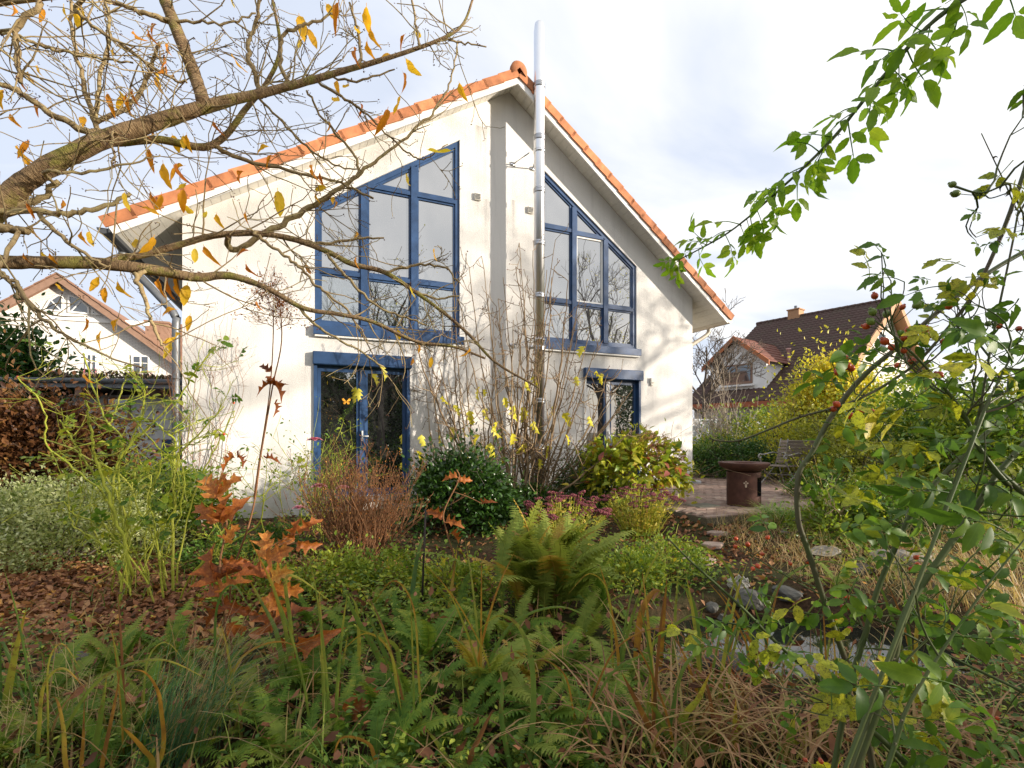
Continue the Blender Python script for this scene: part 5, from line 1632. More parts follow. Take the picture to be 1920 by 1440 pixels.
# ---------------------------------------------------------------- left rose with yellow green canes
LRD = 4.15
lrb = at(285, 1140, LRD); lrb[2] = float(gz(lrb[0], lrb[1]))
lr = thing('rose_bush', 'cut back rose bush with bright yellow green canes and few leaves on the left', 'rose', lrb)
canes = [([(325, 1165), (325, 1000), (328, 900), (329, 830), (310, 810), (293, 793)], 9),
         ([(245, 1150), (240, 1050), (226, 960), (222, 880), (229, 827), (196, 782), (171, 720), (156, 662)], 8),
         ([(205, 800), (214, 775), (222, 751), (233, 718), (238, 702)], 6),
         ([(213, 1010), (213, 924), (222, 862), (240, 840), (262, 791), (273, 738), (276, 724)], 7),
         ([(250, 1080), (215, 960), (187, 884), (176, 840), (169, 791), (160, 751)], 9),
         ([(200, 940), (170, 880), (147, 844), (127, 811), (111, 787)], 8),
         ([(222, 862), (247, 829), (289, 791), (333, 747), (364, 702), (398, 651)], 6),
         ([(328, 900), (320, 867), (278, 818), (236, 769)], 6),
         ([(328, 880), (338, 849), (378, 807), (420, 762)], 6),
         ([(190, 920), (140, 880), (89, 836), (87, 782), (67, 742), (33, 707)], 6),
         ([(330, 1150), (300, 1040), (262, 960), (235, 900), (150, 850), (75, 820)], 7),
         ([(320, 1160), (345, 1000), (375, 900), (400, 850), (425, 800), (440, 770)], 6),
         ([(300, 1160), (250, 1030), (190, 985), (140, 965), (120, 940)], 7),
         ([(310, 1160), (290, 1000), (280, 930), (300, 880), (305, 830)], 6),
         ([(260, 1150), (235, 1090), (190, 1020), (140, 990), (130, 960)], 6),
         ([(330, 1160), (380, 1050), (420, 1000), (440, 960)], 5)]
for k in range(14):
    u0 = rng.uniform(205, 345); u1 = u0 + rng.normal(0, 85); v1 = rng.uniform(830, 990)
    canes.append(([(u0, 1160), (u0 * .7 + u1 * .3 + rng.normal(0, 12), 1160 * .6 + v1 * .4), (u0 * .25 + u1 * .75 + rng.normal(0, 14), 1160 * .25 + v1 * .75), (u1, v1)], rng.uniform(4, 7)))
ends = []; nodes = []
for path, w in canes:
    m = MB()
    D = LRD + rng.normal(0, .18) + np.linspace(0, rng.normal(0, .25), len(path)) * .6
    P = spline(px_path(path, D), 5)
    P[1:-1] += rng.normal(0, .006, (len(P) - 2, 3))
    R = np.linspace(w * .62 / 2 / FPX * LRD, w * .36 / 2 / FPX * LRD, len(P))
    tube(m, P, R, 7, r=rng.uniform(.2, 1), wob=.05)
    nodes.append(P)
    for q in range(rng.integers(5, 10)):
        i = rng.integers(len(P) // 3, len(P)); d = unit(P[i] - P[i - 1] + .8 * rng.standard_normal(3) * (1, .6, 1))
        tp = []; grow(m, P[i], d, rng.uniform(.12, .42), max(R[i] * .55, .0033), 2, tp, up=.2, spread=.6, kids=(1, 2), rmin=.002, n=5, k=5, wander=.10)
        ends += tp
    for q in range(5):                         # thorns
        i = rng.integers(1, len(P) - 1); d = rdir(1)[0]
        tube(m, [P[i], P[i] + d * .014 - (0, 0, .004)], [.004, .0005], 4, r=.9, cap=False)
    rootmove(m, lrb); m.build('cane', MAT_CANE, lr)
RL1 = comp_meshes('leaf', 4, MAT_YGLEAF, serr=.05)
RL2 = comp_meshes('leaf', 4, MAT_ROSELEAF, serr=.05)
for k in range(140):
    if k < 95: p, d, _ = ends[rng.integers(len(ends))]
    else:
        P = nodes[rng.integers(len(nodes))]; i = rng.integers(len(P) // 3, len(P)); p, d = P[i], P[i] - P[i - 1]
    if p[0] > -2.35 and p[2] < 1.2 and rng.random() < .6: continue
    leaf_at((RL1 if rng.random() < .62 else RL2)[rng.integers(4)], p, unit(d) + .9 * rng.standard_normal(3) + (0, 0, -.1), rng.uniform(.09, .16), lr)
for (u, v) in ((33, 707), (281, 869), (420, 814), (438, 755), (91, 835)):
    m = MB(); c = at(u, v, LRD) - lrb; ball(m, c, (.011, .011, .013)); m.build('hip', MAT_HIP, lr)

# ---------------------------------------------------------------- oak-leaved hydrangeas, rust red
OAK = [leaf_mesh('leaf', lobed_tpl([.35, .8, 1.3][k % 3], [.3, .9, 1.5][k % 3], seed=20 + k), MAT_OAKLEAF, [.75, .5, .25][k % 3]) for k in range(6)]
def oak(label, base_px, D, stem, leaves, group='rust red oak leaved hydrangeas'):
    b = at(*base_px, D); b[2] = float(gz(b[0], b[1]))
    o = thing('oakleaf_hydrangea', label, 'hydrangea', b, 0, group)
    m = MB()
    P = spline(np.vstack([b - (0, 0, .02), px_path(stem, D)]), 5); tube(m, P, np.linspace(.008, .005, len(P)), 7)
    for (u, v, sx_, sy_, s, kind) in leaves:
        c = at(u, v, D + rng.normal(0, .05))
        j = P[np.argmin(np.linalg.norm(P - c - (0, 0, -.03), axis=1))]
        d = np.array([sx_, rng.normal(-.25, .3), sy_])
        tube(m, spline([j, (j + c) / 2 + (0, 0, .01), c], 3), .0032, 5)
        leaf_at(OAK[kind], c, d, s * .86, o, ref=np.array([0, -1., .5]), jit=.35)
    rootmove(m, b); m.build('stem', MAT_RUSTTWIG, o)
    return o
oak('rust red oak leaved hydrangea stem, its topmost leaf against the white wall', (422, 1330), 2.75, [(424, 1240), (420, 1150), (412, 1060), (425, 980), (408, 930)],
    [(406, 935, -.55, .8, .20, 3), (404, 935, .6, .8, .21, 0), (405, 930, .1, 1, .17, 3), (412, 978, -.7, .7, .18, 1), (414, 978, .75, .75, .19, 1), (413, 975, .15, 1, .15, 4), (424, 1018, .5, .8, .14, 0), (425, 1012, -.4, .3, .10, 4),
     (408, 1090, -.5, .75, .22, 2), (409, 1090, .6, .8, .2, 5), (412, 1118, -.9, .2, .17, 1), (414, 1110, .6, .7, .17, 4), (420, 1135, .9, -.1, .15, 2), (420, 1140, -.7, -.3, .14, 5), (424, 1170, .7, -.5, .14, 2), (418, 1060, .85, .25, .13, 1)])
oak('rust orange oak leaved hydrangea stem, right of the taller one, with folded dark leaf', (535, 1330), 2.75, [(530, 1240), (515, 1180), (512, 1110), (505, 1050), (500, 1030)],
    [(498, 1050, -.15, 1, .21, 0), (500, 1052, .8, .55, .2, 3), (505, 1080, .9, .3, .22, 0), (503, 1085, -.5, .8, .18, 1), (507, 1105, .85, -.05, .2, 3), (506, 1110, .4, -.6, .18, 4), (505, 1115, -.2, -.9, .2, 0), (515, 1180, -.3, 1, .2, 2), (513, 1180, .5, .9, .2, 5),
     (548, 1215, .9, .3, .22, 2), (545, 1220, -.8, .1, .2, 5), (540, 1240, .5, -.6, .2, 2), (553, 1010, .0, 1, .12, 1), (552, 1015, -.9, .1, .13, 4), (556, 1018, .8, -.2, .13, 1), (560, 1000, .7, .7, .14, 4)])
oak('small rust brown hydrangea stem low in front of the ferns at bottom centre', (665, 1440), 2.3, [(655, 1400), (650, 1350)],
    [(650, 1350, -.6, .6, .16, 2), (655, 1345, .7, .8, .17, 5), (648, 1375, -.8, -.3, .16, 2), (660, 1380, .8, -.3, .15, 1), (655, 1400, -.2, -.9, .15, 4)])
oak('thin rust red hydrangea stem before the dark laurel', (800, 1200), 4.2, [(850, 1060), (838, 1000), (832, 960), (860, 900), (856, 880)],
    [(858, 895, -.9, .2, .13, 4), (858, 900, .9, .1, .13, 1), (832, 970, -.8, .5, .17, 1), (836, 978, .8, .1, .16, 4), (845, 1000, .7, -.3, .14, 2), (865, 1150, .2, -.9, .18, 2), (872, 1090, .3, .8, .16, 5), (866, 1110, -.5, .3, .14, 5), (905, 945, .5, .4, .1, 2)])
# tall dead flower stalk with a rust panicle
D_ = 2.85
b = at(437, 1300, D_); b[2] = float(gz(b[0], b[1]))
o = thing('dead_flower_stalk', 'tall thin rust brown stalk with a dry brown flower head, rising before the white wall', 'dead flower stalk', b)
m = MB(); P = spline(np.vstack([b, px_path([(432, 1100), (465, 990), (478, 935), (488, 860), (500, 790), (512, 720), (528, 640), (524, 560)], D_)]), 5)
tube(m, P, np.linspace(.006, .003, len(P)), 6)
P2 = spline(px_path([(476, 935), (485, 870), (505, 740), (512, 640), (512, 570)], D_), 5); tube(m, P2, np.linspace(.004, .0025, len(P2)), 6)
rootmove(m, b); m.build('stem', MAT_RUSTTWIG, o)
m = MB(); tips = []
for k in range(26):
    q = at(522 + rng.normal(0, 6), 640 - 85 * rng.random(), D_)
    grow(m, q, (rng.normal(0, 1), rng.normal(0, 1), .75), rng.uniform(.08, .2), .002, 2, tips, up=.1, spread=.7, kids=(2, 4), rmin=.0009, n=3, k=4)
q = np.array([t_[0] for t_ in tips]); k = rng.integers(0, len(q), 900); q = q[k] + rng.normal(0, .012, (900, 3)); q = q[q[:, 2] > at(0, 612, D_)[2]]
scatter(m, TINY, q, orient(rdir(len(q))), .014 * rng.uniform(.6, 1.4, len(q)), rng.random(len(q)))
rootmove(m, b); m.build('flower_head', MAT_OAKLEAF, o)
for (u, v, sx_, sy_, s) in ((507, 698, -.5, .6, .07), (508, 705, .3, -.8, .07), (512, 722, .8, .0, .09), (509, 720, -.8, .1, .07), (514, 757, .7, -.3, .06), (440, 858, -.8, -.1, .08), (445, 858, .8, .2, .07), (500, 860, .7, .3, .06)):
    leaf_at(OAK[5], at(u, v, D_), (sx_, -.3, sy_), s, o)

# ---------------------------------------------------------------- ferns
def frond_mesh(mat, L=1., npin=24, seed=0, arch=.6, width=.34):
    g = np.random.default_rng(seed)
    mb = MB()
    t = np.linspace(0, 1, 14)
    X = arch * t ** 1.9 * .8; Z = t * (1 - .45 * arch * t ** 1.6); Y = .05 * np.sin(t * 4 + seed) * t
    P = np.stack([X, Y, Z], -1)
    tube(mb, P, np.linspace(.008, .002, 14), 4, r=.75, cap=False)
    T = unit(np.gradient(P, axis=0))
    pos, ry, rz_l, sc_, rr = [], [], [], [], []
    for i in range(npin):
        f = .16 + .84 * i / npin
        k = f * 13; a = int(k); c = P[a] + (P[min(a + 1, 13)] - P[a]) * (k - a); tg = T[a]
        ln = width * .5 * (math.sin(PI * min(1, (f - .08) / .95) ** .75) ** .8) + .012
        for sg in (-1, 1):
            side = np.array([0, sg, 0.]); side = unit(side - tg * (side @ tg))
            nrm = np.cross(tg, side) * -sg
            d = unit(side + tg * .42 + g.normal(0, .07, 3) - nrm * .05 * sg)
            nn = np.cross(d, tg); nn = unit(nn * sg)
            # one pinna: midrib strip with toothed pinnule edges
            q = 7
            V = []; m_ = []
            for j in range(q + 1):
                s = j / q; w = ln * .17 * (1 - s ** 1.3) + .002
                cc = c + d * ln * s - np.array([0, 0, 1]) * ln * .22 * s * s
                e = w * (1.25 if j % 2 else .55)
                V += [cc - np.cross(d, nn) * e + d * w * .3, cc, cc + np.cross(d, nn) * e + d * w * .3]
            Q = []
            for j in range(q):
                b0 = 3 * j; Q += [(b0, b0 + 1, b0 + 4, b0 + 3), (b0 + 1, b0 + 2, b0 + 5, b0 + 4)]
            mb.add(V, Q, r=np.clip(.42 + g.normal(0, .08) + .25 * f, 0, 1))
    return mb.mesh('frond', mat)
FR = {}
for key, mat in (('g', MAT_FERN), ('o', MAT_FERNO), ('y', MAT_FERNY)):
    FR[key] = [frond_mesh(mat, npin=26, seed=k, arch=[.35, .6, .95, 1.2][k], width=[.21, .25, .30, .30][k]) for k in range(4)]
def fern(label, u, v, n, L, keys='g', upright=.5, base=None, spread=1., tall=False):
    b = gbase(u, v) if base is None else np.array(base, float)
    o = thing('fern', label, 'fern', b, 0, 'ferns in the near bed')
    a0 = rng.uniform(0, 6)
    for k in range(n):
        me = FR[keys[rng.integers(len(keys))]][rng.integers(2 if tall else 4)]
        q = link('frond', me, o)
        s = L * rng.uniform(.6, 1.0) * (1.06 if tall else .96)
        q.location = ((rng.normal(0, .12), rng.normal(0, .08), -.01) if tall else (rng.normal(0, .025), rng.normal(0, .025), -.01))
        q.rotation_euler = (rng.normal(0, .12), (1 - upright) * (rng.uniform(-.5, 1.75) if tall else rng.uniform(.2, 1.15)) * spread, a0 + k * 2.4 + rng.normal(0, .3))
        q.scale = (s, s * rng.uniform(.8, 1.1), s)
    return o
bigb = gbase(1015, 1150)
fern('large olive green fern with tall upright fronds before the yellow sedum', 0, 0, 80, 1.0, 'ooooooy', .72, bigb, tall=True)
for (u, v, n, L, keys, up_, lab) in (
    (1120, 1160, 12, .6, 'og', .6, 'olive fern leaning right beside the large upright one'),
    (960, 1210, 12, .55, 'go', .5, 'dark fern at the front foot of the large upright one'),
    (800, 1245, 13, .60, 'g', .55, 'dark green fern left of centre with an upright frond tip'),
    (905, 1320, 12, .62, 'yo', .7, 'yellowing withered fern in the bottom centre'),
    (860, 1400, 14, .46, 'g', .35, 'bright green fern spreading low at the bottom centre'),
    (1010, 1370, 12, .52, 'og', .5, 'green fern right of the withered yellow one'),
    (660, 1210, 14, .46, 'g', .3, 'low green fern between the rust hydrangea and the iris blades'),
    (580, 1310, 14, .5, 'g', .35, 'low green fern in front of the folded rust leaf'),
    (470, 1350, 13, .5, 'go', .4, 'green fern right of the straw coloured tuft'),
    (210, 1280, 14, .52, 'go', .4, 'green fern behind the straw coloured tuft on the left'),
    (95, 1330, 12, .5, 'go', .45, 'olive fern near the left edge'),
    (330, 1240, 12, .5, 'g', .5, 'green fern under the rose canes'),
    (430, 1225, 9, .42, 'yo', .5, 'pale withering fern at the foot of the rust hydrangea'),
    (20, 1440, 12, .5, 'go', .45, 'green fern in the bottom left corner'),
    (730, 1440, 12, .5, 'g', .4, 'dark fern at the bottom edge left of centre'),
    (1070, 1440, 12, .46, 'g', .4, 'green fern at the bottom edge right of centre'),
    (1570, 1105, 9, .42, 'o', .35, 'small fern beyond the pond among stones'),
    (1660, 1075, 9, .36, 'o', .35, 'small fern beyond the pond farther right'),
    (640, 1400, 10, .42, 'g', .4, 'small green fern behind the low rust leaves'),
    (350, 1420, 10, .42, 'g', .4, 'small green fern behind the bluish grass'),
    (1160, 1290, 10, .42, 'og', .5, 'olive fern among the tan sedges')):
    fern(lab, u, v, n, L, keys, up_)
for i, (u, v, n, L, keys, up_, lab) in enumerate(((700, 1150, 12, .46, 'go', .45, 'mid green fern left of the dark stake'), (860, 1180, 12, .55, 'og', .55, 'olive fern touching the large upright one on its left'), (760, 1200, 12, .5, 'g', .5, 'dark green fern just below the dark stake'), (590, 1180, 11, .42, 'go', .4, 'fern beside the orange tipped iris'), (1190, 1190, 11, .44, 'og', .5, 'olive fern near the orange reed blades'), (1090, 1210, 12, .5, 'o', .5, 'pale olive fern below the large upright one on its right'))):
    fern(lab, u, v, n, L, keys, up_)
for i, (u, v, n, L, keys, up_) in enumerate(((150, 1390, 12, .45, 'g', .4), (270, 1340, 12, .45, 'go', .45), (400, 1310, 12, .42, 'g', .35), (520, 1420, 12, .44, 'g', .4), (690, 1350, 12, .45, 'go', .45), (770, 1350, 12, .5, 'g', .5), (950, 1440, 12, .42, 'go', .45), (1120, 1380, 11, .42, 'g', .45), (900, 1250, 12, .5, 'go', .55), (1060, 1270, 12, .5, 'og', .55), (560, 1440, 10, .4, 'go', .4), (230, 1440, 11, .42, 'g', .4), (1240, 1400, 9, .4, 'go', .5), (980, 1290, 11, .45, 'gy', .5))):
    fern(['dark green fern between the grasses, ', 'olive fern arching between the grasses, '][i % 2] + ['bottom left by the blades', 'behind the bluish grass', 'near the pale withering fern', 'below the folded rust leaf', 'beside the small rust stem', 'below the upright fern tip', 'at the bottom beside the curving iris blade', 'left of the tan sedges', 'behind the withered yellow fern', 'below the large upright fern', 'at the bottom edge left of the rust stem', 'under the straw grass', 'among the tan sedges', 'between the withered fern and the large one'][i], u, v, n, L, keys, up_)

# ---------------------------------------------------------------- irises with single blades
def blade_mesh(P, w, r0, r1):
    P = np.asarray(P); k = len(P)
    T = unit(np.gradient(P, axis=0)); view = unit(np.stack([P[:, 0] * .2, np.full(k, 1.), np.zeros(k)], -1))
    S = unit(np.cross(T, view) + np.array([0, .25, 0]))
    t = np.linspace(0, 1, k)[:, None]
    wv = w / 2 * np.clip(1.02 - t ** 2.4, .02, 1)
    off = unit(np.cross(S, T)) * wv * .35
    V = np.stack([P - S * wv + off, P, P + S * wv + off], 1).reshape(-1, 3)
    Q = []
    for i in range(k - 1):
        b0 = 3 * i; Q += [(b0, b0 + 1, b0 + 4, b0 + 3), (b0 + 1, b0 + 2, b0 + 5, b0 + 4)]
    return V, Q, np.repeat(r0 + (r1 - r0) * t[:, 0] ** 1.5, 3)
def iris(label, D, bl, group='irises with yellowing blades'):
    u0, v0 = bl[0][0][0]
    b = at(u0, v0, D); b[2] = float(gz(b[0], b[1]))
    o = thing('iris_plant', label, 'iris', b, 0, group)
    for path, w, r0, r1 in bl:
        P = px_path(path, D + np.linspace(0, rng.normal(0, .12), len(path)))
        g = P[0].copy(); g[0] = b[0] + (P[0][0] - b[0]) * .5; g[1] = b[1]; g[2] = b[2] - .02
        pts = np.vstack([g, P]) if P[0][2] > b[2] + .04 else P
        pts = spline(pts, 6)
        m = MB(); V, Q, R = blade_mesh(pts, w / FPX * D, r0, r1); m.add(V - b, Q, r=R)
        m.build('blade', MAT_IRIS, o)
    return o
iris('yellow edged iris blades at the left edge', 2.3, [([(8, 1330), (18, 1270), (32, 1205), (50, 1138)], 16, .3, .65), ([(0, 1205), (40, 1300), (85, 1430)], 6, .05, .1), ([(2, 1400), (20, 1360), (60, 1325)], 9, .5, .7)])
iris('iris with brown and yellow upright blades in front of the straw tuft', 1.9, [([(173, 1430), (188, 1340), (201, 1262)], 15, .12, .75), ([(190, 1438), (212, 1330), (227, 1252)], 9, .9, 1.), ([(301, 1420), (301, 1330), (292, 1290), (272, 1262), (245, 1254)], 9, .7, 1.), ([(283, 1440), (266, 1405), (240, 1375), (221, 1357)], 13, .6, .95), ([(122, 1436), (118, 1370), (108, 1318), (98, 1305)], 10, .65, .9), ([(152, 1440), (155, 1390), (158, 1310)], 9, .75, .9)])
iris('iris with orange tipped blades through the rust hydrangea', 2.6, [([(545, 1300), (538, 1200), (518, 1120), (498, 1070), (462, 1000)], 9, .15, .85), ([(521, 1200), (490, 1130), (449, 1056)], 10, .1, .5), ([(548, 1290), (545, 1180), (535, 1090), (560, 1084), (620, 1128)], 9, .4, .65), ([(580, 1330), (560, 1250), (548, 1180)], 10, .1, .2)])
iris('tall iris with bent yellow blade left of the dark ferns', 2.7, [([(742, 1300), (700, 1215), (668, 1160), (645, 1105)], 13, .02, .2), ([(765, 1320), (718, 1220), (690, 1150)], 12, .02, .15), ([(672, 1275), (673, 1210), (668, 1140), (652, 1110)], 9, .85, .45), ([(745, 1220), (710, 1195), (672, 1180)], 9, .3, .6), ([(642, 1310), (640, 1265), (652, 1190)], 9, .1, .5), ([(615, 1330), (640, 1285), (700, 1282)], 8, .1, .2)])
iris('pale green iris blades beside the dark stake', 3.6, [([(770, 1155), (775, 1090), (788, 1020), (806, 997)], 11, .08, .35), ([(838, 1155), (848, 1090), (858, 1022)], 9, .55, .68), ([(800, 1150), (806, 1120), (812, 1090)], 7, .3, .5)])
iris('long green iris blade curving over at the bottom centre', 2.0, [([(990, 1440), (1000, 1330), (995, 1235), (972, 1175), (935, 1155), (890, 1187)], 12, .15, .62), ([(846, 1440), (822, 1398), (795, 1363)], 17, .28, .6), ([(940, 1350), (942, 1290), (936, 1250)], 10, .1, .55), ([(880, 1440), (905, 1370), (925, 1330)], 12, .88, .95), ([(720, 1440), (690, 1395), (640, 1385), (620, 1440)], 9, .85, .97), ([(605, 1430), (560, 1405), (500, 1400), (455, 1415)], 10, .2, .4), ([(1000, 1440), (1010, 1400), (1020, 1370)], 9, .1, .2)])
iris('orange and green reed blades at the near edge of the pond', 3.0, [([(1237, 1250), (1243, 1170), (1251, 1077)], 9, .75, .8), ([(1262, 1235), (1266, 1150), (1273, 1056)], 8, .35, .55), ([(1325, 1290), (1312, 1190), (1285, 1105)], 8, .3, .5), ([(1300, 1290), (1305, 1200), (1318, 1140)], 9, .05, .2), ([(1400, 1310), (1405, 1250), (1395, 1180)], 10, .1, .3), ([(1350, 1280), (1372, 1200), (1380, 1160)], 8, .9, 1.), ([(1212, 1300), (1216, 1200), (1200, 1150)], 8, .3, .6), ([(1190, 1290), (1200, 1160), (1225, 1110), (1245, 1112)], 12, .95, 1.)])
iris('yellow green iris blades low at the bottom right of centre', 2.1, [([(1470, 1440), (1482, 1385), (1490, 1335)], 15, .15, .45), ([(1285, 1360), (1310, 1310), (1332, 1260)], 14, .1, .7), ([(1340, 1440), (1338, 1360), (1326, 1288), (1310, 1280)], 8, .98, 1.), ([(1380, 1440), (1378, 1370), (1380, 1310)], 12, .55, .75), ([(1500, 1420), (1520, 1360), (1545, 1300)], 10, .7, .95), ([(1255, 1440), (1200, 1330), (1165, 1260)], 12, .9, 1.), ([(1270, 1440), (1240, 1350), (1200, 1300)], 12, .1, .3)])
iris('yellow iris blades standing on the far pond bank', 4.6, [([(1745, 1180), (1745, 1120), (1743, 1085)], 8, .5, .6), ([(1660, 1160), (1662, 1110), (1664, 1060)], 7, .5, .62), ([(1560, 1120), (1575, 1080), (1585, 1040)], 6, .6, .7), ([(1700, 1170), (1720, 1110), (1745, 1070)], 6, .65, .8)], )

xi = [(70, 2.0, 'bottom left corner among straw grass'), (250, 2.1, 'left of the bluish grass tuft'), (420, 2.3, 'between the bluish grass and the rust hydrangea'), (610, 2.2, 'left of the small rust stem'), (760, 2.2, 'right of the small rust stem'), (900, 2.5, 'behind the withered yellow fern'), (1080, 2.2, 'right of the long curving blade'), (1160, 2.7, 'left of the tan sedges'), (1330, 2.4, 'inside the tan sedges'), (1420, 2.9, 'at the near pond rim'), (1240, 2.1, 'at the bottom edge below the tan sedges'), (1560, 2.2, 'under the green rose cane'), (1700, 2.4, 'lower right behind the rose')]
for (u0, D, lab) in xi:
    bl = []
    vb = HORV + (CAMZ - .03) * FPX / D
    for k in range(rng.integers(4, 8)):
        h = rng.uniform(150, 330) * 2.3 / D; lean = rng.normal(0, 70); du = rng.normal(0, 16)
        bend = rng.random() < .28
        path = [(u0 + du, vb - 20), (u0 + du + lean * .2, vb - h * .45), (u0 + du + lean * .6, vb - h * .85)]
        path += [(u0 + du + lean * 1.1 + 25 * np.sign(lean), vb - h), (u0 + du + lean * 1.5 + 60 * np.sign(lean), vb - h * .82)] if bend else [(u0 + du + lean, vb - h * 1.1)]
        r0 = rng.choice([.1, .2, .35, .6, .9]); bl.append((path, rng.uniform(3.5, 8), r0, min(1, r0 + rng.uniform(.1, .5))))
    iris('iris clump with green and yellow brown blades ' + lab, D, bl)

# ---------------------------------------------------------------- tufts and sedges
def tf(label, u, v, n, L, w, lean, droop, mat, cat='grass tuft', name='grass_tuft', **kw):
    return tuft(name, label, cat, gbase(u, v), n, L, w, lean, droop, mat, group=kw.pop('group', 'grass tufts and sedges'), **kw)
tf('fine bluish green grass tuft leaning right, bottom left', 300, 1440, 240, .78, .0045, .28, .22, MAT_BLUEG, az=.05, azs=.35, spread=.09, r=(0, .35), dr=.55)
tf('straw coloured dry grass heads above the bluish tuft', 330, 1400, 110, .82, .004, .35, .35, MAT_STRAW, az=.2, azs=.7, spread=.1, r=(.3, .8))
tf('thin straw and green grass at the left edge', 110, 1400, 120, .62, .004, .3, .5, MAT_STRAW, spread=.12, r=(0, .7))
tf('sparse straw grass left of the iris blades', 40, 1440, 70, .5, .004, .3, .6, MAT_STRAW, spread=.15, r=(.1, .8))
for (u, v, n, L, lab) in ((1190, 1400, 70, .72, 'tan arching sedge, leftmost of those by the pond'), (1290, 1440, 90, .75, 'tan arching sedge at the bottom edge right of centre'), (1400, 1400, 80, .7, 'brown arching sedge in front of the pond'), (1480, 1430, 90, .7, 'brown sedge at the bottom edge under the rose canes'), (1330, 1340, 60, .62, 'tan sedge at the near rim of the pond'), (1600, 1400, 80, .65, 'brown sedge under the thick green rose cane'), (1720, 1420, 80, .65, 'tan sedge at the bottom right'), (1850, 1440, 70, .6, 'tan sedge in the bottom right corner'), (1120, 1440, 60, .6, 'thin tan sedge at the bottom centre')):
    tf(lab, u, v, int(n * .62), L * rng.uniform(.8, 1.1), .0125, .32, .75, MAT_SEDGE, spread=.14, r=(.15, .75), m=9, sink=.75, cat='sedge', name='sedge_clump')
tf('straw coloured stiff grass on the right bank', 1880, 1150, 130, 1.0, .007, .32, .2, MAT_STRAW, az=2.4, azs=.5, spread=.16, r=(.3, .9))
tf('straw grass beyond the pond, near the right edge', 1780, 1130, 80, .7, .006, .35, .3, MAT_STRAW, spread=.14, r=(.2, .9))
tf('dry straw stems leaning left in the middle right', 1570, 1010, 26, 1.25, .008, .5, .1, MAT_STRAW, az=2.7, azs=.35, spread=.06, r=(.4, .9))
tf('yellow ornamental grass clump beyond the green one', 1625, 960, 420, .62, .008, .35, .6, MAT_YGRASS, spread=.12, cat='ornamental grass', name='ornamental_grass')
tf('arching fresh green grass clump right of the fire bowl', 1470, 985, 520, .50, .010, .38, .75, MAT_GRASS, spread=.13, cat='ornamental grass', name='ornamental_grass')
tf('brownish green fine grass beside the fire bowl foot', 1432, 985, 380, .32, .006, .35, .5, MAT_STRAW, spread=.13, r=(0, .45), cat='ornamental grass', name='ornamental_grass')
tf('rust red dead weeds standing in the pond', 1445, 1230, 130, .40, .006, .25, .6, MAT_OAKLEAF, spread=.2, cat='water weed', name='water_weed')
tf('second patch of rust red dead weeds at the pond rim', 1350, 1270, 110, .34, .006, .25, .6, MAT_OAKLEAF, spread=.16, cat='water weed', name='water_weed')
for (u, v, n, L, lab) in ((560, 1060, 60, .3, 'short mixed grass below the pink rose'), (250, 1120, 70, .28, 'short grass at the foot of the rose canes'), (1310, 1085, 80, .22, 'low grass beside the flagstones'), (1180, 1110, 110, .25, 'low yellow green grass right of the big fern')):
    stuff(tf(lab, u, v, n, L, .006, .35, .5, MAT_GRASS, spread=.2))

# ---------------------------------------------------------------- bare soil cover: fallen leaves and creeping plants
def visible_ground(n, x0, x1, y0, y1):
    p = np.stack([rng.uniform(x0, x1, n), rng.uniform(y0, y1, n)], -1)
    d = ((p[:, 0] - POND[0]) / POND[2]) ** 2 + ((p[:, 1] - POND[1]) / POND[3]) ** 2
    s = (p[:, 0] - HX) * .9205 + (p[:, 1] - HY) * .3907
    q = -((p[:, 0] - HX) * -.3907 + (p[:, 1] - HY) * .9205) * -1
    pw = (p[:, 0] - HX) * .3907 - (p[:, 1] - HY) * .9205      # metres before the wall
    ok = (d > .86) & (pw > .05) & ~((s > S0 - .05) & (pw < P1 + .02)) & (np.abs(p[:, 0]) < p[:, 1] * 1.12 + .4)
    return p[ok]
LIT = [leaf_tpl(.52, 3, f, c, wave=.2) for f, c in ((.5, .6), (.2, -.5), (.9, .3), (.3, 1.0))]
m = MB()
for k, tp in enumerate(LIT):
    p = visible_ground(10500, -7.5, 8.5, 1.0, 9.5)
    # the path on the left and the corner by the flagstones are thick with leaves
    w = .32 + .68 * np.maximum(smooth((-1.6 - p[:, 0]) / .9) * smooth((5.4 - p[:, 1]) / .8) * smooth((p[:, 1] - 3.0) / .5), smooth((p[:, 0] - 1.2) / .6) * smooth((p[:, 1] - 4.9) / .5))
    p = p[rng.random(len(p)) < w]
    n = len(p)
    P = np.stack([p[:, 0], p[:, 1], gz(p[:, 0], p[:, 1]) + rng.uniform(.002, .025, n)], -1)
    a = rng.uniform(0, 2 * PI, n)
    y = np.stack([np.cos(a), np.sin(a), rng.normal(0, .22, n)], -1)
    scatter(m, tp, P, orient(y, None, .35), .075 * rng.uniform(.5, 1.35, n), rng.random(n) ** 1.1)
p = visible_ground(15000, -6.5, -.9, 3.0, 5.6); n = len(p)
P = np.stack([p[:, 0], p[:, 1], gz(p[:, 0], p[:, 1]) + rng.uniform(.002, .03, n)], -1); a = rng.uniform(0, 2 * PI, n)
keep = rng.random(n) < np.where(p[:, 0] < -1.9, .9, .25); P, a = P[keep], a[keep]; n = len(P)
scatter(m, LIT[0], P, orient(np.stack([np.cos(a), np.sin(a), rng.normal(0, .2, n)], -1), None, .35), .085 * rng.uniform(.5, 1.3, n), np.clip(.2 + .8 * rng.random(n), 0, 1))
p = visible_ground(1100, -3.2, 3.0, 1.3, 3.9); n = len(p)
P = np.stack([p[:, 0], p[:, 1], gz(p[:, 0], p[:, 1]) + rng.uniform(.02, .28, n)], -1); a = rng.uniform(0, 2 * PI, n)
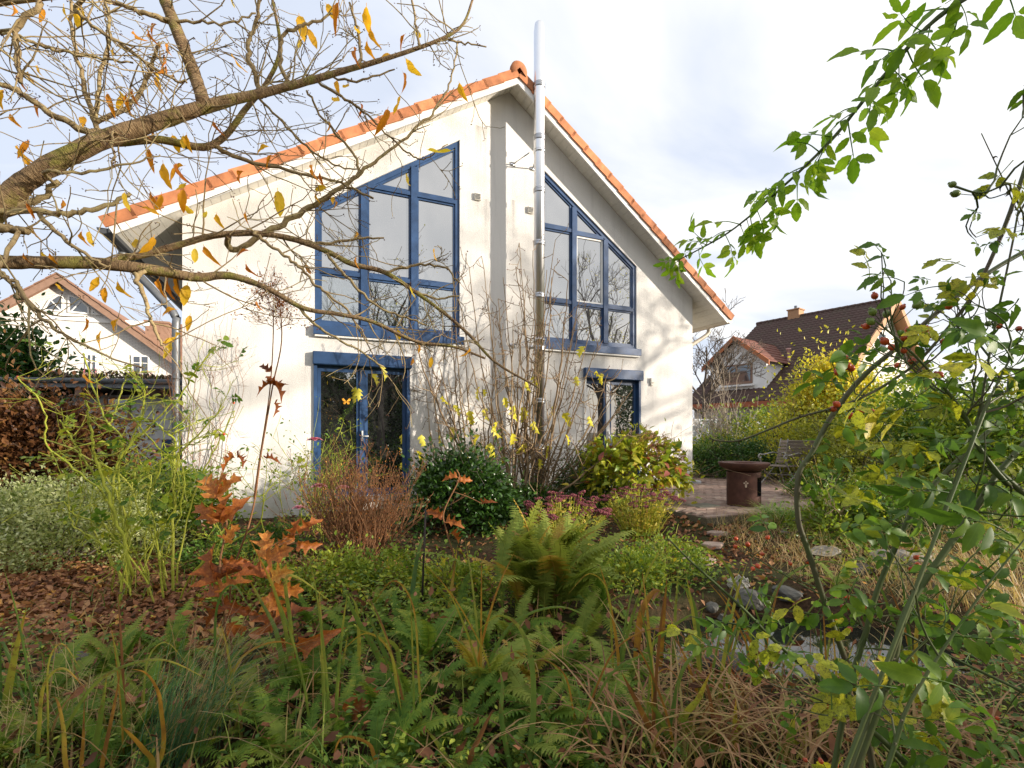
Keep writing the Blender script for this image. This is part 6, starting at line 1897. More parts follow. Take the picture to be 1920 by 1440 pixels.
scatter(m, LIT[1], P, orient(np.stack([np.cos(a), np.sin(a), rng.normal(-.2, .5, n)], -1), None, .6), .06 * rng.uniform(.5, 1.4, n), np.clip(.05 + .6 * rng.random(n), 0, 1))
tag(m.build('leaf_litter', MAT_LITTER), kind='stuff')
def cover(name, n, fn, tpl, size, mat, h, box_=(-7.5, 8.5, 1.0, 9.5), rr=(0, 1)):
    p = visible_ground(n, *box_)
    nz = .5 + .25 * np.sin(p[:, 0] * 2.3 + 1.1 * p[:, 1]) + .25 * np.sin(p[:, 1] * 3.1 - 1.7 * p[:, 0] + 2) * np.cos(p[:, 0] * 1.3)
    w = np.clip(fn(p[:, 0], p[:, 1]) * (.05 + 1.7 * nz ** 2), 0, 1)
    p = p[rng.random(len(p)) < w]; n = len(p)
    P = np.stack([p[:, 0], p[:, 1], gz(p[:, 0], p[:, 1]) + h * rng.random(n) ** 1.3 + .01], -1)
    m = MB(); d = rdir(n); d[:, 2] = np.abs(d[:, 2]) * .4
    scatter(m, tpl, P, orient(d, None, .6), size * rng.uniform(.5, 1.3, n), rr[0] + (rr[1] - rr[0]) * rng.random(n))
    return tag(m.build(name, mat), kind='stuff')
def meadow(name, n, mat, L, w, lean, droop, rr, box_, fn=None):
    p = visible_ground(n, *box_)
    if fn is not None: p = p[rng.random(len(p)) < fn(p[:, 0], p[:, 1])]
    n = len(p); m = MB()
    blades(m, np.stack([p[:, 0], p[:, 1], gz(p[:, 0], p[:, 1]) - .01], -1), rng.uniform(-PI, PI, n), L * rng.uniform(.4, 1.15, n), w * rng.uniform(.6, 1.3, n), np.clip(rng.normal(lean, .18, n), .02, .9), np.clip(rng.normal(droop, .3, n), 0, 1.3), rng.uniform(*rr, n), .35, 6, sink=.65)
    return tag(m.build(name, mat), kind='stuff')
near_ = lambda x, y: smooth((3.5 - y) / .9)
meadow('dry_grass', 1500, MAT_SEDGE, .46, .0095, .4, .7, (.1, .8), (-3.6, 3.6, 1.0, 3.5), near_)
meadow('green_grass', 1700, MAT_GRASS, .34, .007, .35, .45, (.1, .9), (-3.6, 3.6, 1.0, 3.8), near_)
meadow('dry_grass', 2600, MAT_STRAW, .45, .0055, .4, .5, (.2, .9), (2.6, 6.5, 3.6, 6.5))
left_path = lambda x, y: smooth((-1.9 - x) / .6) * smooth((5.3 - y) / .5) * smooth((y - 3.1) / .4)
cover('ivy_cover', 34000, lambda x, y: .75 * smooth((y - 3.6) / 1.) * (1 - left_path(x, y)) * (1 - .75 * smooth((x - 1.4) / .6)), SMALL, .048, MAT_COVER, .09)
cover('geranium_cover', 36000, lambda x, y: 1.1 * np.maximum(np.exp(-((x + .7) / 1.3) ** 2 - ((y - 4.0) / .75) ** 2), np.exp(-((x - 1.5) / .75) ** 2 - ((y - 4.9) / .5) ** 2) * 1.2), SMALL, .042, MAT_LIME, .24, box_=(-3.5, 3.2, 2.8, 6.2))
cover('low_green_cover', 70000, lambda x, y: .62 * smooth((3.7 - y) / .8), SMALL, .032, MAT_COVER, .16, box_=(-4.5, 4.5, 1.0, 4.2))
cover('bank_cover', 26000, lambda x, y: .85 * smooth((x - 3.0) / .8) * smooth((y - 4.4) / .6), MED, .06, MAT_COVER, .20, box_=(1.8, 9.5, 4.2, 10.5), rr=(.1, .95))
for (x, y, lab) in ((4.0, 5.9, 'low leafy perennial on the bank, left of the yellow grass'), (4.5, 6.0, 'low leafy perennial on the bank behind the rose canes'), (5.4, 5.6, 'leafy perennial on the bank near the right edge'), (5.6, 7.3, 'taller leafy perennial at the back of the bank'), (6.4, 6.8, 'leafy shrub on the bank at the right edge'), (5.4, 8.6, 'small leafy shrub behind the yellow grass')):
    bush('perennial', lab, 'perennial', (x, y, float(gz(x, y))), (.55, .45, .42 + .1 * rng.random()), 2300, 60, MED, .062, MAT_COVER if rng.random() < .6 else MAT_YGLEAF, MAT_BROWNTWIG, zc=.1, group='leafy plants on the right bank', rlo=.1, rhi=.9)
for (u, v, s_, lab) in ((480, 1125, .30, 'low lime green perennial at the foot of the tall dead flower stalk'), (620, 1105, .32, 'low lime green perennial below the rust brown twiggy shrub'), (730, 1100, .30, 'low lime green perennial left of the pale iris blades'), (850, 1120, .28, 'low lime green perennial between the dark stake and the large fern'), (1245, 1080, .34, 'lime green perennial between the farther sedum and the pond'), (1180, 1100, .26, 'small lime green perennial right of the large fern'), (520, 1040, .30, 'low perennial at the wall foot below the pink rose'), (400, 1060, .3, 'low perennial at the wall foot behind the rust hydrangea')):
    q = gbase(u, v); bush('perennial', lab, 'perennial', q, (s_ * 1.25, s_, s_ * .95), 1500, 46, SMALL, .042, MAT_LIME if v > 1070 else MAT_COVER, MAT_CANE, zc=.06, group='low perennials in the middle bed', stem_r=.005)
# ---------------------------------------------------------------- stones
for i, (u, v, sx_, sy_, sz_, lab, mt_) in enumerate((
    (1430, 985, .34, .20, .10, 'flat buff stone under the green grass clump', MAT_STONE),
    (1480, 1000, .24, .14, .07, 'thin buff stone right of the one under the grass', MAT_STONE),
    (1545, 1040, .36, .20, .10, 'long flat stone on the bank beyond the pond', MAT_STONE),
    (1690, 1050, .48, .24, .12, 'longest pale flat stone on the bank, farther right', MAT_STONE),
    (1610, 1075, .30, .2, .11, 'mossy stone between two flat ones', MAT_GREYST),
    (1362, 1185, .22, .17, .17, 'dark upright stone at the pond rim', MAT_GREYST),
    (1335, 1148, .09, .08, .07, 'small round stone by the pond rim', MAT_GREYST),
    (1405, 1135, .24, .18, .14, 'grey stone at the far pond rim', MAT_GREYST),
    (1475, 1120, .24, .16, .10, 'wide grey stone at the far pond rim, right of the others', MAT_GREYST),
    (1355, 1260, .26, .18, .13, 'dark wet stone at the near left pond rim', MAT_GREYST),
    (1790, 1110, .3, .2, .13, 'grey stone half hidden behind the rose at right', MAT_GREYST),
    (130, 1235, .24, .12, .07, 'weathered pale grey stone at left among the ferns', MAT_GREYST))):
    c = gbase(u, v); m = MB(); rock(m, (0, 0, sz_ * .25), (sx_ * .62, sy_ * .62, sz_ * .7), seed=i + 3, sub=3)
    o = m.build('rock', mt_, None, False, c); o.rotation_euler = (0, 0, rng.uniform(-.4, .4)); tag(o, lab, 'stone', 'stones around the pond')
c = gbase(1385, 1105)
m = MB(); rock(m, (0, 0, .03), (.075, .055, .06), seed=51, sub=3, rough=1.6); rock(m, (.05, -.01, .06), (.04, .035, .05), seed=52, sub=3, rough=1.6); rock(m, (-.055, .01, .05), (.035, .04, .05), seed=53, sub=3, rough=1.6); rock(m, (.0, .0, .1), (.03, .03, .04), seed=54, sub=2, rough=1.6)
tag(m.build('garden_ornament', M_plain('white_limestone', (.50, .47, .41), .9, var=.25, scale=30, bump=.6), None, False, c), 'small rough white stone ornament beside the leafy path', 'ornament')
# dark stake
c = at(790, 1160, 3.7); c[2] = float(gz(c[0], c[1]))
m = MB(); tp_ = at(798, 955, 3.7) - c; tube(m, [(0, 0, -.05), tp_ * .5, tp_], [.008, .008, .007], 8)
tag(m.build('garden_stake', M_plain('dark_iron', (.035, .026, .024), .7), None, True, c), 'thin dark upright stake in the bed left of the big fern', 'stake')
# ---------------------------------------------------------------- fire bowl
FB = gbase(1406, 956); FB[1] += .2; FB[2] = PZ
MAT_RUST = M_plain('corten_rust', (.085, .036, .025), .75, .3, var=.35, scale=10, bump=.15, bscale=60)
fb = thing('fire_bowl', 'rusty steel fire bowl on a drum base with a dark log opening', 'fire bowl', FB, .1)
fb.scale = (.94, .94, 1)
m = MB(); lathe(m, [(.0, .52), (.12, .52), (.26, .545), (.36, .60), (.405, .665), (.40, .675), (.30, .672), (.175, .668), (.165, .655), (.16, .60), (0, .58)], 40); fb_b = m.build('bowl', MAT_RUST, fb)
# drum: cylinder wall with a rectangular opening
m = MB(); R_ = .265; a0, a1 = math.radians(-72), math.radians(-32)
angs = np.concatenate([np.linspace(a1, a0 + 2 * PI, 34)]); zz = [0, .16, .45, .53]
V, Q = [], []
for a in angs:
    for z in zz: V.append((R_ * math.cos(a), R_ * math.sin(a), z))
for i in range(len(angs) - 1):
    for k in range(3): Q.append((4 * i + k, 4 * i + 4 + k, 4 * i + 5 + k, 4 * i + 1 + k))
m.add(V, Q)
an2 = np.linspace(a0, a1, 6)
for (zA, zB) in ((0, .16), (.45, .53)):
    V = [(R_ * math.cos(a), R_ * math.sin(a), z) for a in an2 for z in (zA, zB)]
    m.add(V, [(2 * i, 2 * i + 2, 2 * i + 3, 2 * i + 1) for i in range(5)])
V = [(.98 * R_ * math.cos(a), .98 * R_ * math.sin(a), z) for a in np.linspace(0, 2 * PI, 40) for z in (0, .529)]
m.build('drum', MAT_RUST, fb)
m = MB(); V = []
for r_ in (R_ - .002, .08):
    for a in (a0, a1):
        for z in (.16, .45): V.append((r_ * math.cos(a), r_ * math.sin(a), z))
m.add(V, [(4, 6, 7, 5), (0, 4, 5, 1), (2, 3, 7, 6), (0, 2, 6, 4), (1, 5, 7, 3)])
m.build('log_opening', M_plain('opening_black', (.008, .007, .007), .9), fb, False)  # lining of the opening coloured near black throughout
# cut-out emblem: little figure shown as a pale opening
ea = math.radians(-114); er = R_ + .003
def onDrum(x, z): 
    a = ea + x / R_
    return (er * math.cos(a), er * math.sin(a), .345 + z)
m = MB()
for cx_, cz_, rx_, rz2 in ((0, .045, .011, .013), (-.022, .022, .016, .013), (.022, .022, .016, .013), (0, -.018, .016, .03)):
    V = [onDrum(cx_, cz_)] + [onDrum(cx_ + rx_ * math.cos(a), cz_ + rz2 * math.sin(a)) for a in np.linspace(0, 2 * PI, 13)[:-1]]
    m.add(V, T=[(0, 1 + k, 1 + (k + 1) % 12) for k in range(12)])
m.build('emblem', M_plain('pale_cutout', (.5, .38, .28), .8), fb, False)
# drain lid in the paving
c = gp(1318, 953)
m = MB(); bev(m, (-.22, -.16, -.02), (.22, .16, .012), .006)
o = m.build('drain_cover', M_plain('worn_concrete', (.16, .155, .12), .9, var=.2), None, False, (c[0], c[1], PZ - .004)); o.rotation_euler = (0, 0, HROT); tag(o, 'grey green square cover lying flush in the brick paving', 'drain cover')
# ---------------------------------------------------------------- slatted garden chairs
MAT_GREYWOOD = M_plain('weathered_wood', (.20, .165, .135), .8, .2, var=.25, scale=20, sxyz=(1, 8, 1), usernd=.12)
MAT_CAST = M_plain('cast_iron_grey', (.26, .25, .24), .5, .4, metal=.3)
def chair(label, pos, rz):
    o = thing('garden_chair', label, 'chair', pos, rz, 'slatted garden chairs on the patio')
    w = .56
    for k in range(6):
        m = MB(); y = -.24 + k * .085; bev(m, (-w / 2, y, .40), (w / 2, y + .068, .42), .004, r=rng.random()); m.build('seat_slat', MAT_GREYWOOD, o, False)
    for k in range(7):
        m = MB(); z = .46 + k * .075; y = .27 + (z - .42) * .38
        hexa(m, [(-w / 2, y, z), (w / 2, y, z), (w / 2, y + .02, z - .006), (-w / 2, y + .02, z - .006), (-w / 2, y + .023, z + .06), (w / 2, y + .023, z + .06), (w / 2, y + .043, z + .054), (-w / 2, y + .043, z + .054)], r=rng.random()); m.build('back_slat', MAT_GREYWOOD, o, False)
    for sx_ in (-1, 1):
        x = sx_ * (w / 2 + .012)
        m = MB(); tube(m, spline([(x, .30, .40), (x, .37, .6), (x, .50, 1.0)], 4), .014, 6); m.build('back_frame', MAT_CAST, o)
        m = MB(); tube(m, spline([(x, .40, .66), (x, .2, .69), (x, -.12, .65), (x, -.26, .66), (x, -.31, .61), (x, -.26, .57), (x, -.22, .60)], 5), .017, 6); m.build('armrest', MAT_CAST, o)
        m = MB(); tube(m, spline([(x, -.26, .57), (x, -.2, .45), (x, -.05, .25), (x, .25, .01)], 5), .015, 6); m.build('leg', MAT_CAST, o)
        m = MB(); tube(m, spline([(x, .30, .40), (x, .1, .24), (x, -.22, .01)], 5), .015, 6); m.build('leg', MAT_CAST, o)
    m = MB(); tube(m, [(-w / 2, .02, .22), (w / 2, .02, .22)], .011, 6); m.build('stretcher', MAT_CAST, o)
    return o
c = at(1462, 900, 10.6); chair('weathered slatted garden chair facing left behind the fire bowl', (c[0], c[1], PZ), math.radians(-62))
c = at(1492, 905, 10.9); chair('second slatted chair seen from its back, right of the first', (c[0], c[1], PZ), math.radians(165))

# ================================================================ CHERRY TREE, LIMBS ACROSS THE UPPER LEFT
TB = np.array([-3.45, 2.05, 0.])
ch = thing('cherry_tree', 'cherry tree whose mossy limbs with last yellow leaves cross the upper left', 'tree', TB)
m = MB()
P = spline([TB - (0, 0, .1), TB + (.02, 0, .8), TB + (.12, .02, 1.7), TB + (.3, .03, 2.1), TB + (.45, .04, 2.35)], 6)
tube(m, P, np.linspace(.17, .11, len(P)), 14, wob=.03)
P = spline([TB + (.06, 0, 1.4), TB + (.3, .1, 1.95), TB + (.6, .15, 2.2)], 6); tube(m, P, np.linspace(.09, .05, len(P)), 10, wob=.03)
P = spline([TB + (.05, 0, 1.6), TB + (-.2, .1, 2.6), TB + (-.3, .3, 3.6), TB + (-.2, .5, 4.8)], 6); tube(m, P, np.linspace(.1, .03, len(P)), 10, wob=.03)
rootmove(m, TB); m.build('trunk', MAT_BARK, ch)
def DL(u): return 2.15 + .00045 * np.asarray(u, float)
limbs = [  # (u, v, width in photo pixels)
    ([(-110, 470, 76), (0, 385, 64), (60, 332, 57), (180, 268, 52), (300, 227, 46), (400, 196, 36), (480, 177, 27), (560, 157, 23), (640, 134, 18), (740, 105, 13), (830, 72, 10), (868, 45, 8), (888, -6, 7)], 0, 'limb'),
    ([(-110, 480, 34), (0, 491, 31), (100, 492, 29), (170, 493, 28), (240, 500, 26), (310, 510, 24), (370, 520, 21), (430, 517, 17), (500, 540, 13), (570, 578, 11), (640, 590, 10), (700, 604, 9), (780, 640, 8), (850, 650, 6), (910, 672, 5)], .05, 'limb'),
    ([(215, 488, 16), (280, 475, 16), (340, 458, 15), (400, 442, 14), (470, 437, 14), (540, 446, 13), (610, 470, 12), (660, 495, 12), (720, 510, 11), (775, 545, 9), (830, 585, 8), (880, 628, 7), (930, 680, 6), (1010, 727, 4)], .1, 'limb'),
    ([(385, 200, 30), (368, 150, 28), (345, 90, 27), (325, 40, 26), (305, -10, 25)], .03, 'limb'),
    ([(215, 268, 17), (300, 262, 17), (380, 276, 16), (425, 252, 14), (460, 205, 12), (500, 155, 10), (525, 90, 8), (510, -5, 6)], .12, 'limb'),
    ([(400, 276, 12), (460, 300, 9), (560, 325, 7), (640, 345, 6), (700, 372, 5)], .15, 'branch'),
    ([(180, 255, 18), (120, 225, 15), (60, 190, 13), (20, 165, 12), (-40, 150, 10)], .05, 'branch'),
    ([(0, 398, 15), (70, 398, 13), (140, 400, 12), (200, 385, 10), (245, 362, 8)], -.03, 'branch'),
    ([(20, 400, 16), (70, 375, 14), (110, 340, 12)], .02, 'branch'),
    ([(-20, 425, 24), (20, 428, 20), (52, 434, 18)], -.08, 'branch'),
    ([(60, 400, 12), (100, 430, 10), (150, 470, 8), (200, 500, 6)], -.05, 'branch'),
    ([(440, 470, 14), (500, 436, 14), (560, 402, 13), (620, 365, 11), (670, 330, 9), (720, 290, 7), (780, 240, 6), (820, 200, 5), (845, 150, 4), (858, 80, 3)], .2, 'branch'),
    ([(670, 330, 7), (668, 300, 6), (640, 262, 6), (600, 215, 5), (575, 170, 5)], .22, 'branch'),
    ([(185, 245, 12), (165, 190, 11), (150, 130, 9), (135, 60, 8), (130, -5, 6)], .1, 'branch'),
    ([(187, 240, 11), (185, 170, 9), (200, 90, 8), (205, 40, 7), (195, -5, 6)], .14, 'branch'),
    ([(195, 235, 11), (240, 200, 10), (275, 150, 9), (300, 80, 7)], .12, 'branch'),
    ([(488, 172, 12), (478, 140, 11), (465, 100, 10), (475, 60, 9), (490, -5, 7)], .04, 'branch'),
    ([(540, 160, 9), (527, 120, 9), (530, 70, 8), (560, 50, 8), (600, 38, 6), (640, 20, 4)], .05, 'branch'),
    ([(330, 30, 14), (270, 25, 11), (215, 5, 9), (170, -10, 8)], .0, 'branch'),
    ([(300, 38, 8), (370, 40, 6), (430, 42, 5), (480, 25, 4)], .0, 'branch'),
    ([(100, -8, 10), (140, 20, 9), (190, 60, 8), (250, 100, 7), (310, 140, 6), (350, 155, 5)], -.1, 'branch'),
    ([(30, -5, 12), (30, 60, 13), (35, 110, 12), (38, 155, 9)], -.15, 'branch'),
    ([(0, 60, 6), (60, 78, 7), (110, 95, 7), (180, 108, 6), (250, 118, 4)], -.1, 'branch'),
    ([(0, 505, 10), (30, 530, 9), (55, 570, 9), (90, 605, 8), (130, 635, 6), (190, 662, 5), (270, 690, 3)], -.2, 'branch'),
    ([(20, 500, 6), (30, 540, 6), (33, 560, 6)], -.2, 'branch'),
    ([(255, 520, 11), (270, 560, 9), (285, 600, 8), (300, 640, 6), (315, 658, 4)], 0., 'branch'),
    ([(85, 320, 8), (140, 325, 7), (200, 315, 6), (270, 300, 4), (300, 290, 3)], -.1, 'branch'),
    ([(212, 250, 5), (213, 290, 5), (210, 310, 4)], -.1, 'branch'),
    ([(680, 128, 8), (676, 90, 7), (668, 45, 6), (655, 5, 5)], .03, 'branch'),
    ([(786, 88, 6), (780, 50, 5), (772, 0, 5)], .03, 'branch'),
    ([(830, 74, 5), (870, 82, 4), (912, 88, 3)], .03, 'branch'),
    ([(560, 158, 6), (610, 145, 5), (680, 150, 5), (740, 130, 3)], .1, 'branch'),
    ([(590, 150, 6), (640, 180, 6), (690, 215, 5), (730, 255, 4), (770, 290, 4), (800, 298, 3), (840, 270, 2)], .15, 'branch'),
    ([(480, 180, 6), (530, 230, 5), (580, 280, 5), (630, 310, 4), (680, 320, 3)], .18, 'branch'),
    ([(560, 580, 8), (600, 615, 6), (660, 650, 5), (720, 688, 4)], .08, 'branch'),
    ([(540, 447, 8), (600, 455, 6), (660, 448, 6), (720, 446, 4)], .1, 'branch'),
    ([(610, 470, 8), (640, 510, 7), (690, 560, 6), (740, 590, 5), (800, 610, 4)], .1, 'branch'),
    ([(480, 440, 8), (520, 470, 7), (560, 500, 7), (600, 540, 6), (650, 580, 5), (690, 640, 3)], .06, 'branch'),
    ([(720, 510, 7), (780, 498, 6), (830, 500, 5), (862, 530, 4)], .12, 'branch'),
    ([(775, 545, 6), (820, 560, 5), (860, 555, 4)], .12, 'branch'),
]
LP = []; mlimb = {}
tw = MB(); tips = []
for path, dd, nm in limbs:
    D = DL([p[0] for p in path]) + dd
    K = np.array([at(p[0], p[1], d) for p, d in zip(path, D)]); Wk = [p[2] for p in path]
    if LP and 0 <= path[0][0] and 0 <= path[0][1]:      # spring from the nearest limb
        allq = np.concatenate([q[0] for q in LP]); rad = np.concatenate([q[1] for q in LP])
        j = np.argmin(np.linalg.norm(allq - K[0], axis=1))
        if np.linalg.norm(allq[j] - K[0]) < .45:
            if np.linalg.norm(allq[j] - K[0]) > .05: K = np.vstack([allq[j], K]); Wk = [Wk[0]] + Wk; D = np.concatenate([[D[0]], D])
            else: K[0] = allq[j]
    if path[0][0] == -110: K = np.vstack([TB + ((.40, .04, 2.25) if path[0][1] == 470 else (.5, .13, 2.12)), K]); Wk = [Wk[0] * 1.1] + Wk; D = np.concatenate([[D[0]], D])
    elif path[0][1] < 0 or path[0] == (0, 60): K = np.vstack([TB + ((-.29, .25, 3.3) if path[0][1] < 0 else (-.25, .15, 2.9)), K]); Wk = [Wk[0] * 1.3] + Wk; D = np.concatenate([[D[0]], D])
    Wk = [w_ * (.60 if path[0][1] in (470,) and path[0][0] == -110 else .8) for w_ in Wk]
    P = spline(K, 6)
    W = spline(np.array([[w_, 0] for w_ in Wk], float), 6)[:, 0]
    R = W / 2 / FPX * np.interp(np.linspace(0, 1, len(P)), np.linspace(0, 1, len(D)), D)
    if nm == 'branch': P[1:-1] += rng.normal(0, .004, (len(P) - 2, 3))
    m = MB(); tube(m, P, R, 12 if nm == 'limb' else 7, r=rng.uniform(.2, .9), wob=.045)
    # knots and spurs along it
    for k in range(3 if nm == 'limb' else 2):
        i = rng.integers(2, len(P) - 2); d = rdir(1)[0]
        ball(m, P[i] + d * R[i] * .65, R[i] * .55, r=.3)
    rootmove(m, TB); m.build(nm, MAT_BARK if nm == 'limb' else MAT_TWIG, ch)
    LP.append((P, R))
    L_ = np.linalg.norm(np.diff(P, axis=0), axis=1).sum()
    for k in range(int(L_ * 6.6) + 1):
        i = rng.integers(len(P) // 5, len(P) - 1)
        T_ = unit(P[min(i + 1, len(P) - 1)] - P[i - 1])
        d = unit(T_ * .8 + .95 * rng.standard_normal(3) * (1, .55, 1))
        u_ = 960 + FPX * P[i][0] / P[i][1]
        grow(tw, P[i], d, rng.uniform(.12, .42) * (1.15 if u_ < 450 else .85), min(R[i] * .55, rng.uniform(.0028, .0052)), 2 if rng.random() < .5 else 1, tips, up=.02, spread=.65, kids=(1, 3), rmin=.0019, n=5, k=6, wander=.14)
rootmove(tw, TB); stuff(tw.build('twig', MAT_TWIG, ch))
# bud spurs at twig ends and along the branches
m = MB()
sp = [(p, d) for p, d, l in tips if rng.random() < .75]
for P, R in LP:
    for k in range(int(len(P) * .55)):
        i = rng.integers(1, len(P)); d = rdir(1)[0]; sp.append((P[i] + d * R[i] * .9, d))
for p, d in sp:
    for q in range(rng.integers(1, 5)):
        e = unit(d + .8 * rng.standard_normal(3)); a = p + e * .006
        L_ = rng.uniform(.006, .011)
        V = [a, *(a + e * L_ * .5 + .003 * np.array(x) for x in ((1, 0, 0), (0, 1, 0), (-.7, -.7, .5), (0, -.3, -1))), a + e * L_]
        m.add(V, T=[(0, 1, 2), (0, 2, 3), (0, 3, 4), (0, 4, 1), (5, 2, 1), (5, 3, 2), (5, 4, 3), (5, 1, 4)], r=rng.random())
rootmove(m, TB); stuff(m.build('bud', MAT_BUD, ch))
YL = [leaf_mesh('leaf', leaf_tpl(w, 9, f, c, .45, .05, .12, wv, tip=1.1), MAT_YLEAF, r_) for w, f, c, wv, r_ in ((.42, .3, .3, .1, .7), (.36, .9, .5, .2, .5), (.40, .5, -.4, .15, .85), (.22, 1.6, .7, .3, .2), (.30, 1.1, .9, .3, .35))]
ylist = [(154, 8, 34), (80, 12, 22), (432, 95, 34), (200, 172, 28), (30, 268, 30), (55, 262, 28), (305, 300, 40), (280, 355, 30), (303, 360, 32), (262, 388, 28), (253, 445, 28), (290, 440, 34), (154, 430, 26), (167, 430, 26), (61, 420, 24), (520, 352, 40), (460, 320, 30), (587, 305, 30), (508, 275, 24), (633, 180, 30), (630, 150, 22), (687, 5, 38), (694, 45, 30), (688, 70, 32), (636, 0, 40), (560, 25, 40), (572, 50, 30), (610, 5, 28), (671, 88, 32), (665, 52, 26), (745, 105, 32), (758, 106, 36), (754, 132, 26), (653, 155, 24), (751, 175, 30), (728, 200, 38), (860, 152, 28), (600, 320, 22), (852, 280, 44), (764, 325, 36), (761, 62, 22), (777, 58, 22), (187, 515, 28), (198, 535, 26), (219, 522, 32), (299, 518, 28), (314, 520, 34), (343, 520, 42), (352, 530, 36), (334, 580, 26), (357, 588, 26), (192, 615, 36), (322, 637, 30), (332, 630, 24), (341, 625, 30), (224, 596, 24), (44, 472, 18), (75, 468, 22), (92, 472, 18), (366, 462, 26), (381, 458, 30), (338, 388, 30), (230, 175, 26), (238, 172, 28), (250, 165, 24), (322, 250, 28), (343, 250, 24), (350, 248, 26), (278, 275, 30), (262, 215, 30), (400, 225, 24), (512, 288, 22), (70, 120, 24), (42, 140, 28), (52, 130, 22), (215, 85, 22), (297, 45, 22), (120, 3, 24), (290, 140, 22), (10, 165, 30), (405, 398, 24), (378, 405, 28), (130, 262, 16), (40, 290, 22), (330, 300, 36), (348, 310, 30), (460, 490, 26), (470, 470, 22), (615, 350, 22), (345, 350, 36), (352, 340, 22), (18, 210, 22)]
for (u, v, s) in ylist:
    D = float(DL(u)) + rng.normal(.05, .08)
    k = rng.integers(5)
    d = np.array([rng.normal(0, .35), rng.normal(0, .3), -1]) if rng.random() < .85 else np.array([rng.choice([-1, 1]), rng.normal(0, .3), -.2])
    p = at(u, v, D)
    leaf_at(YL[k], p, d, s * 1.12 / FPX * D, ch, ref=np.array([0, -1., .3]), jit=.7)
for k in range(46):
    p, d, l = tips[rng.integers(len(tips))]
    leaf_at(YL[rng.integers(5)], p, np.array([rng.normal(0, .3), rng.normal(0, .3), -1]), rng.uniform(.045, .075), ch, jit=.8)

# ================================================================ ROSE BRANCH OVERHEAD, UPPER RIGHT
OD = 1.12
orb = np.array([2.15, .9, 0.])
ov = thing('climbing_rose', 'long arching rose branch with fresh green leaves against the sky, upper right', 'rose', orb)
path = [(1990, -120), (1900, -70), (1850, -28), (1790, 10), (1745, 45), (1700, 92), (1655, 145), (1610, 200), (1570, 250), (1530, 292), (1490, 330), (1440, 375), (1400, 410), (1360, 440), (1310, 468), (1275, 486)]
D = OD + np.linspace(-.05, .12, len(path))
P = spline(np.vstack([[orb], [orb + (.02, .02, 1.1)], [orb + (-.2, .05, 2.1)], px_path(path, D)]), 6)
R = np.interp(np.linspace(0, 1, len(P)), [0, .3, 1], [.009, .006, .0014])
m = MB(); tube(m, P, R, 7, r=np.linspace(.5, .1, len(P)), wob=.05)
for k in range(26):
    i = rng.integers(len(P) // 3, len(P) - 2); d = unit(np.cross(P[i + 1] - P[i], rng.standard_normal(3))); tube(m, [P[i], P[i] + d * (R[i] + .006)], [.002, .0003], 4, r=.9, cap=False)
rootmove(m, orb); m.build('stem', MAT_ROSECANE, ov)
OL = comp_meshes('leaf', 8, MAT_OVERLEAF, serr=.06, lsz=.46, W=.44, curl=.7)
spots_ = [(1895, -30, .13), (1840, -25, .13), (1820, -15, .12), (1790, 10, .125), (1770, 20, .12), (1745, 45, .125), (1735, 55, .12), (1720, 70, .12), (1700, 92, .12), (1690, 100, .115), (1665, 130, .115), (1650, 145, .12), (1622, 182, .11), (1600, 205, .115), (1590, 225, .11), (1565, 250, .11), (1550, 265, .105), (1520, 300, .10), (1500, 320, .10), (1480, 335, .095), (1455, 362, .09), (1430, 385, .09), (1410, 402, .085), (1385, 420, .085), (1360, 438, .08), (1335, 455, .075), (1310, 468, .07), (1290, 480, .06), (1276, 486, .055), (1630, 170, .11), (1580, 235, .11), (1705, 88, .12), (1530, 290, .1), (1440, 372, .09), (1400, 408, .085), (1470, 348, .09), (1350, 446, .075)]
for k, (u, v, s) in enumerate(spots_ + [(u + 12, v - 10, s * .8) for u, v, s in spots_[4::3]]):
    c = at(u, v, OD)
    i = np.argmin(np.linalg.norm(P - c, axis=1)); T_ = unit(P[min(i + 1, len(P) - 1)] - P[i - 1])
    side = (-1) ** k
    perp = unit(np.array([T_[2], 0, -T_[0]])) * side
    d = unit(T_ * .35 + perp * .65 + rng.normal(0, .28, 3) + (0, 0, -.35 - .15 * rng.random()))
    leaf_at(OL[rng.integers(8)], P[i], d, s * 1.08, ov, ref=np.array([-.3, -.4, .8]), jit=.45)

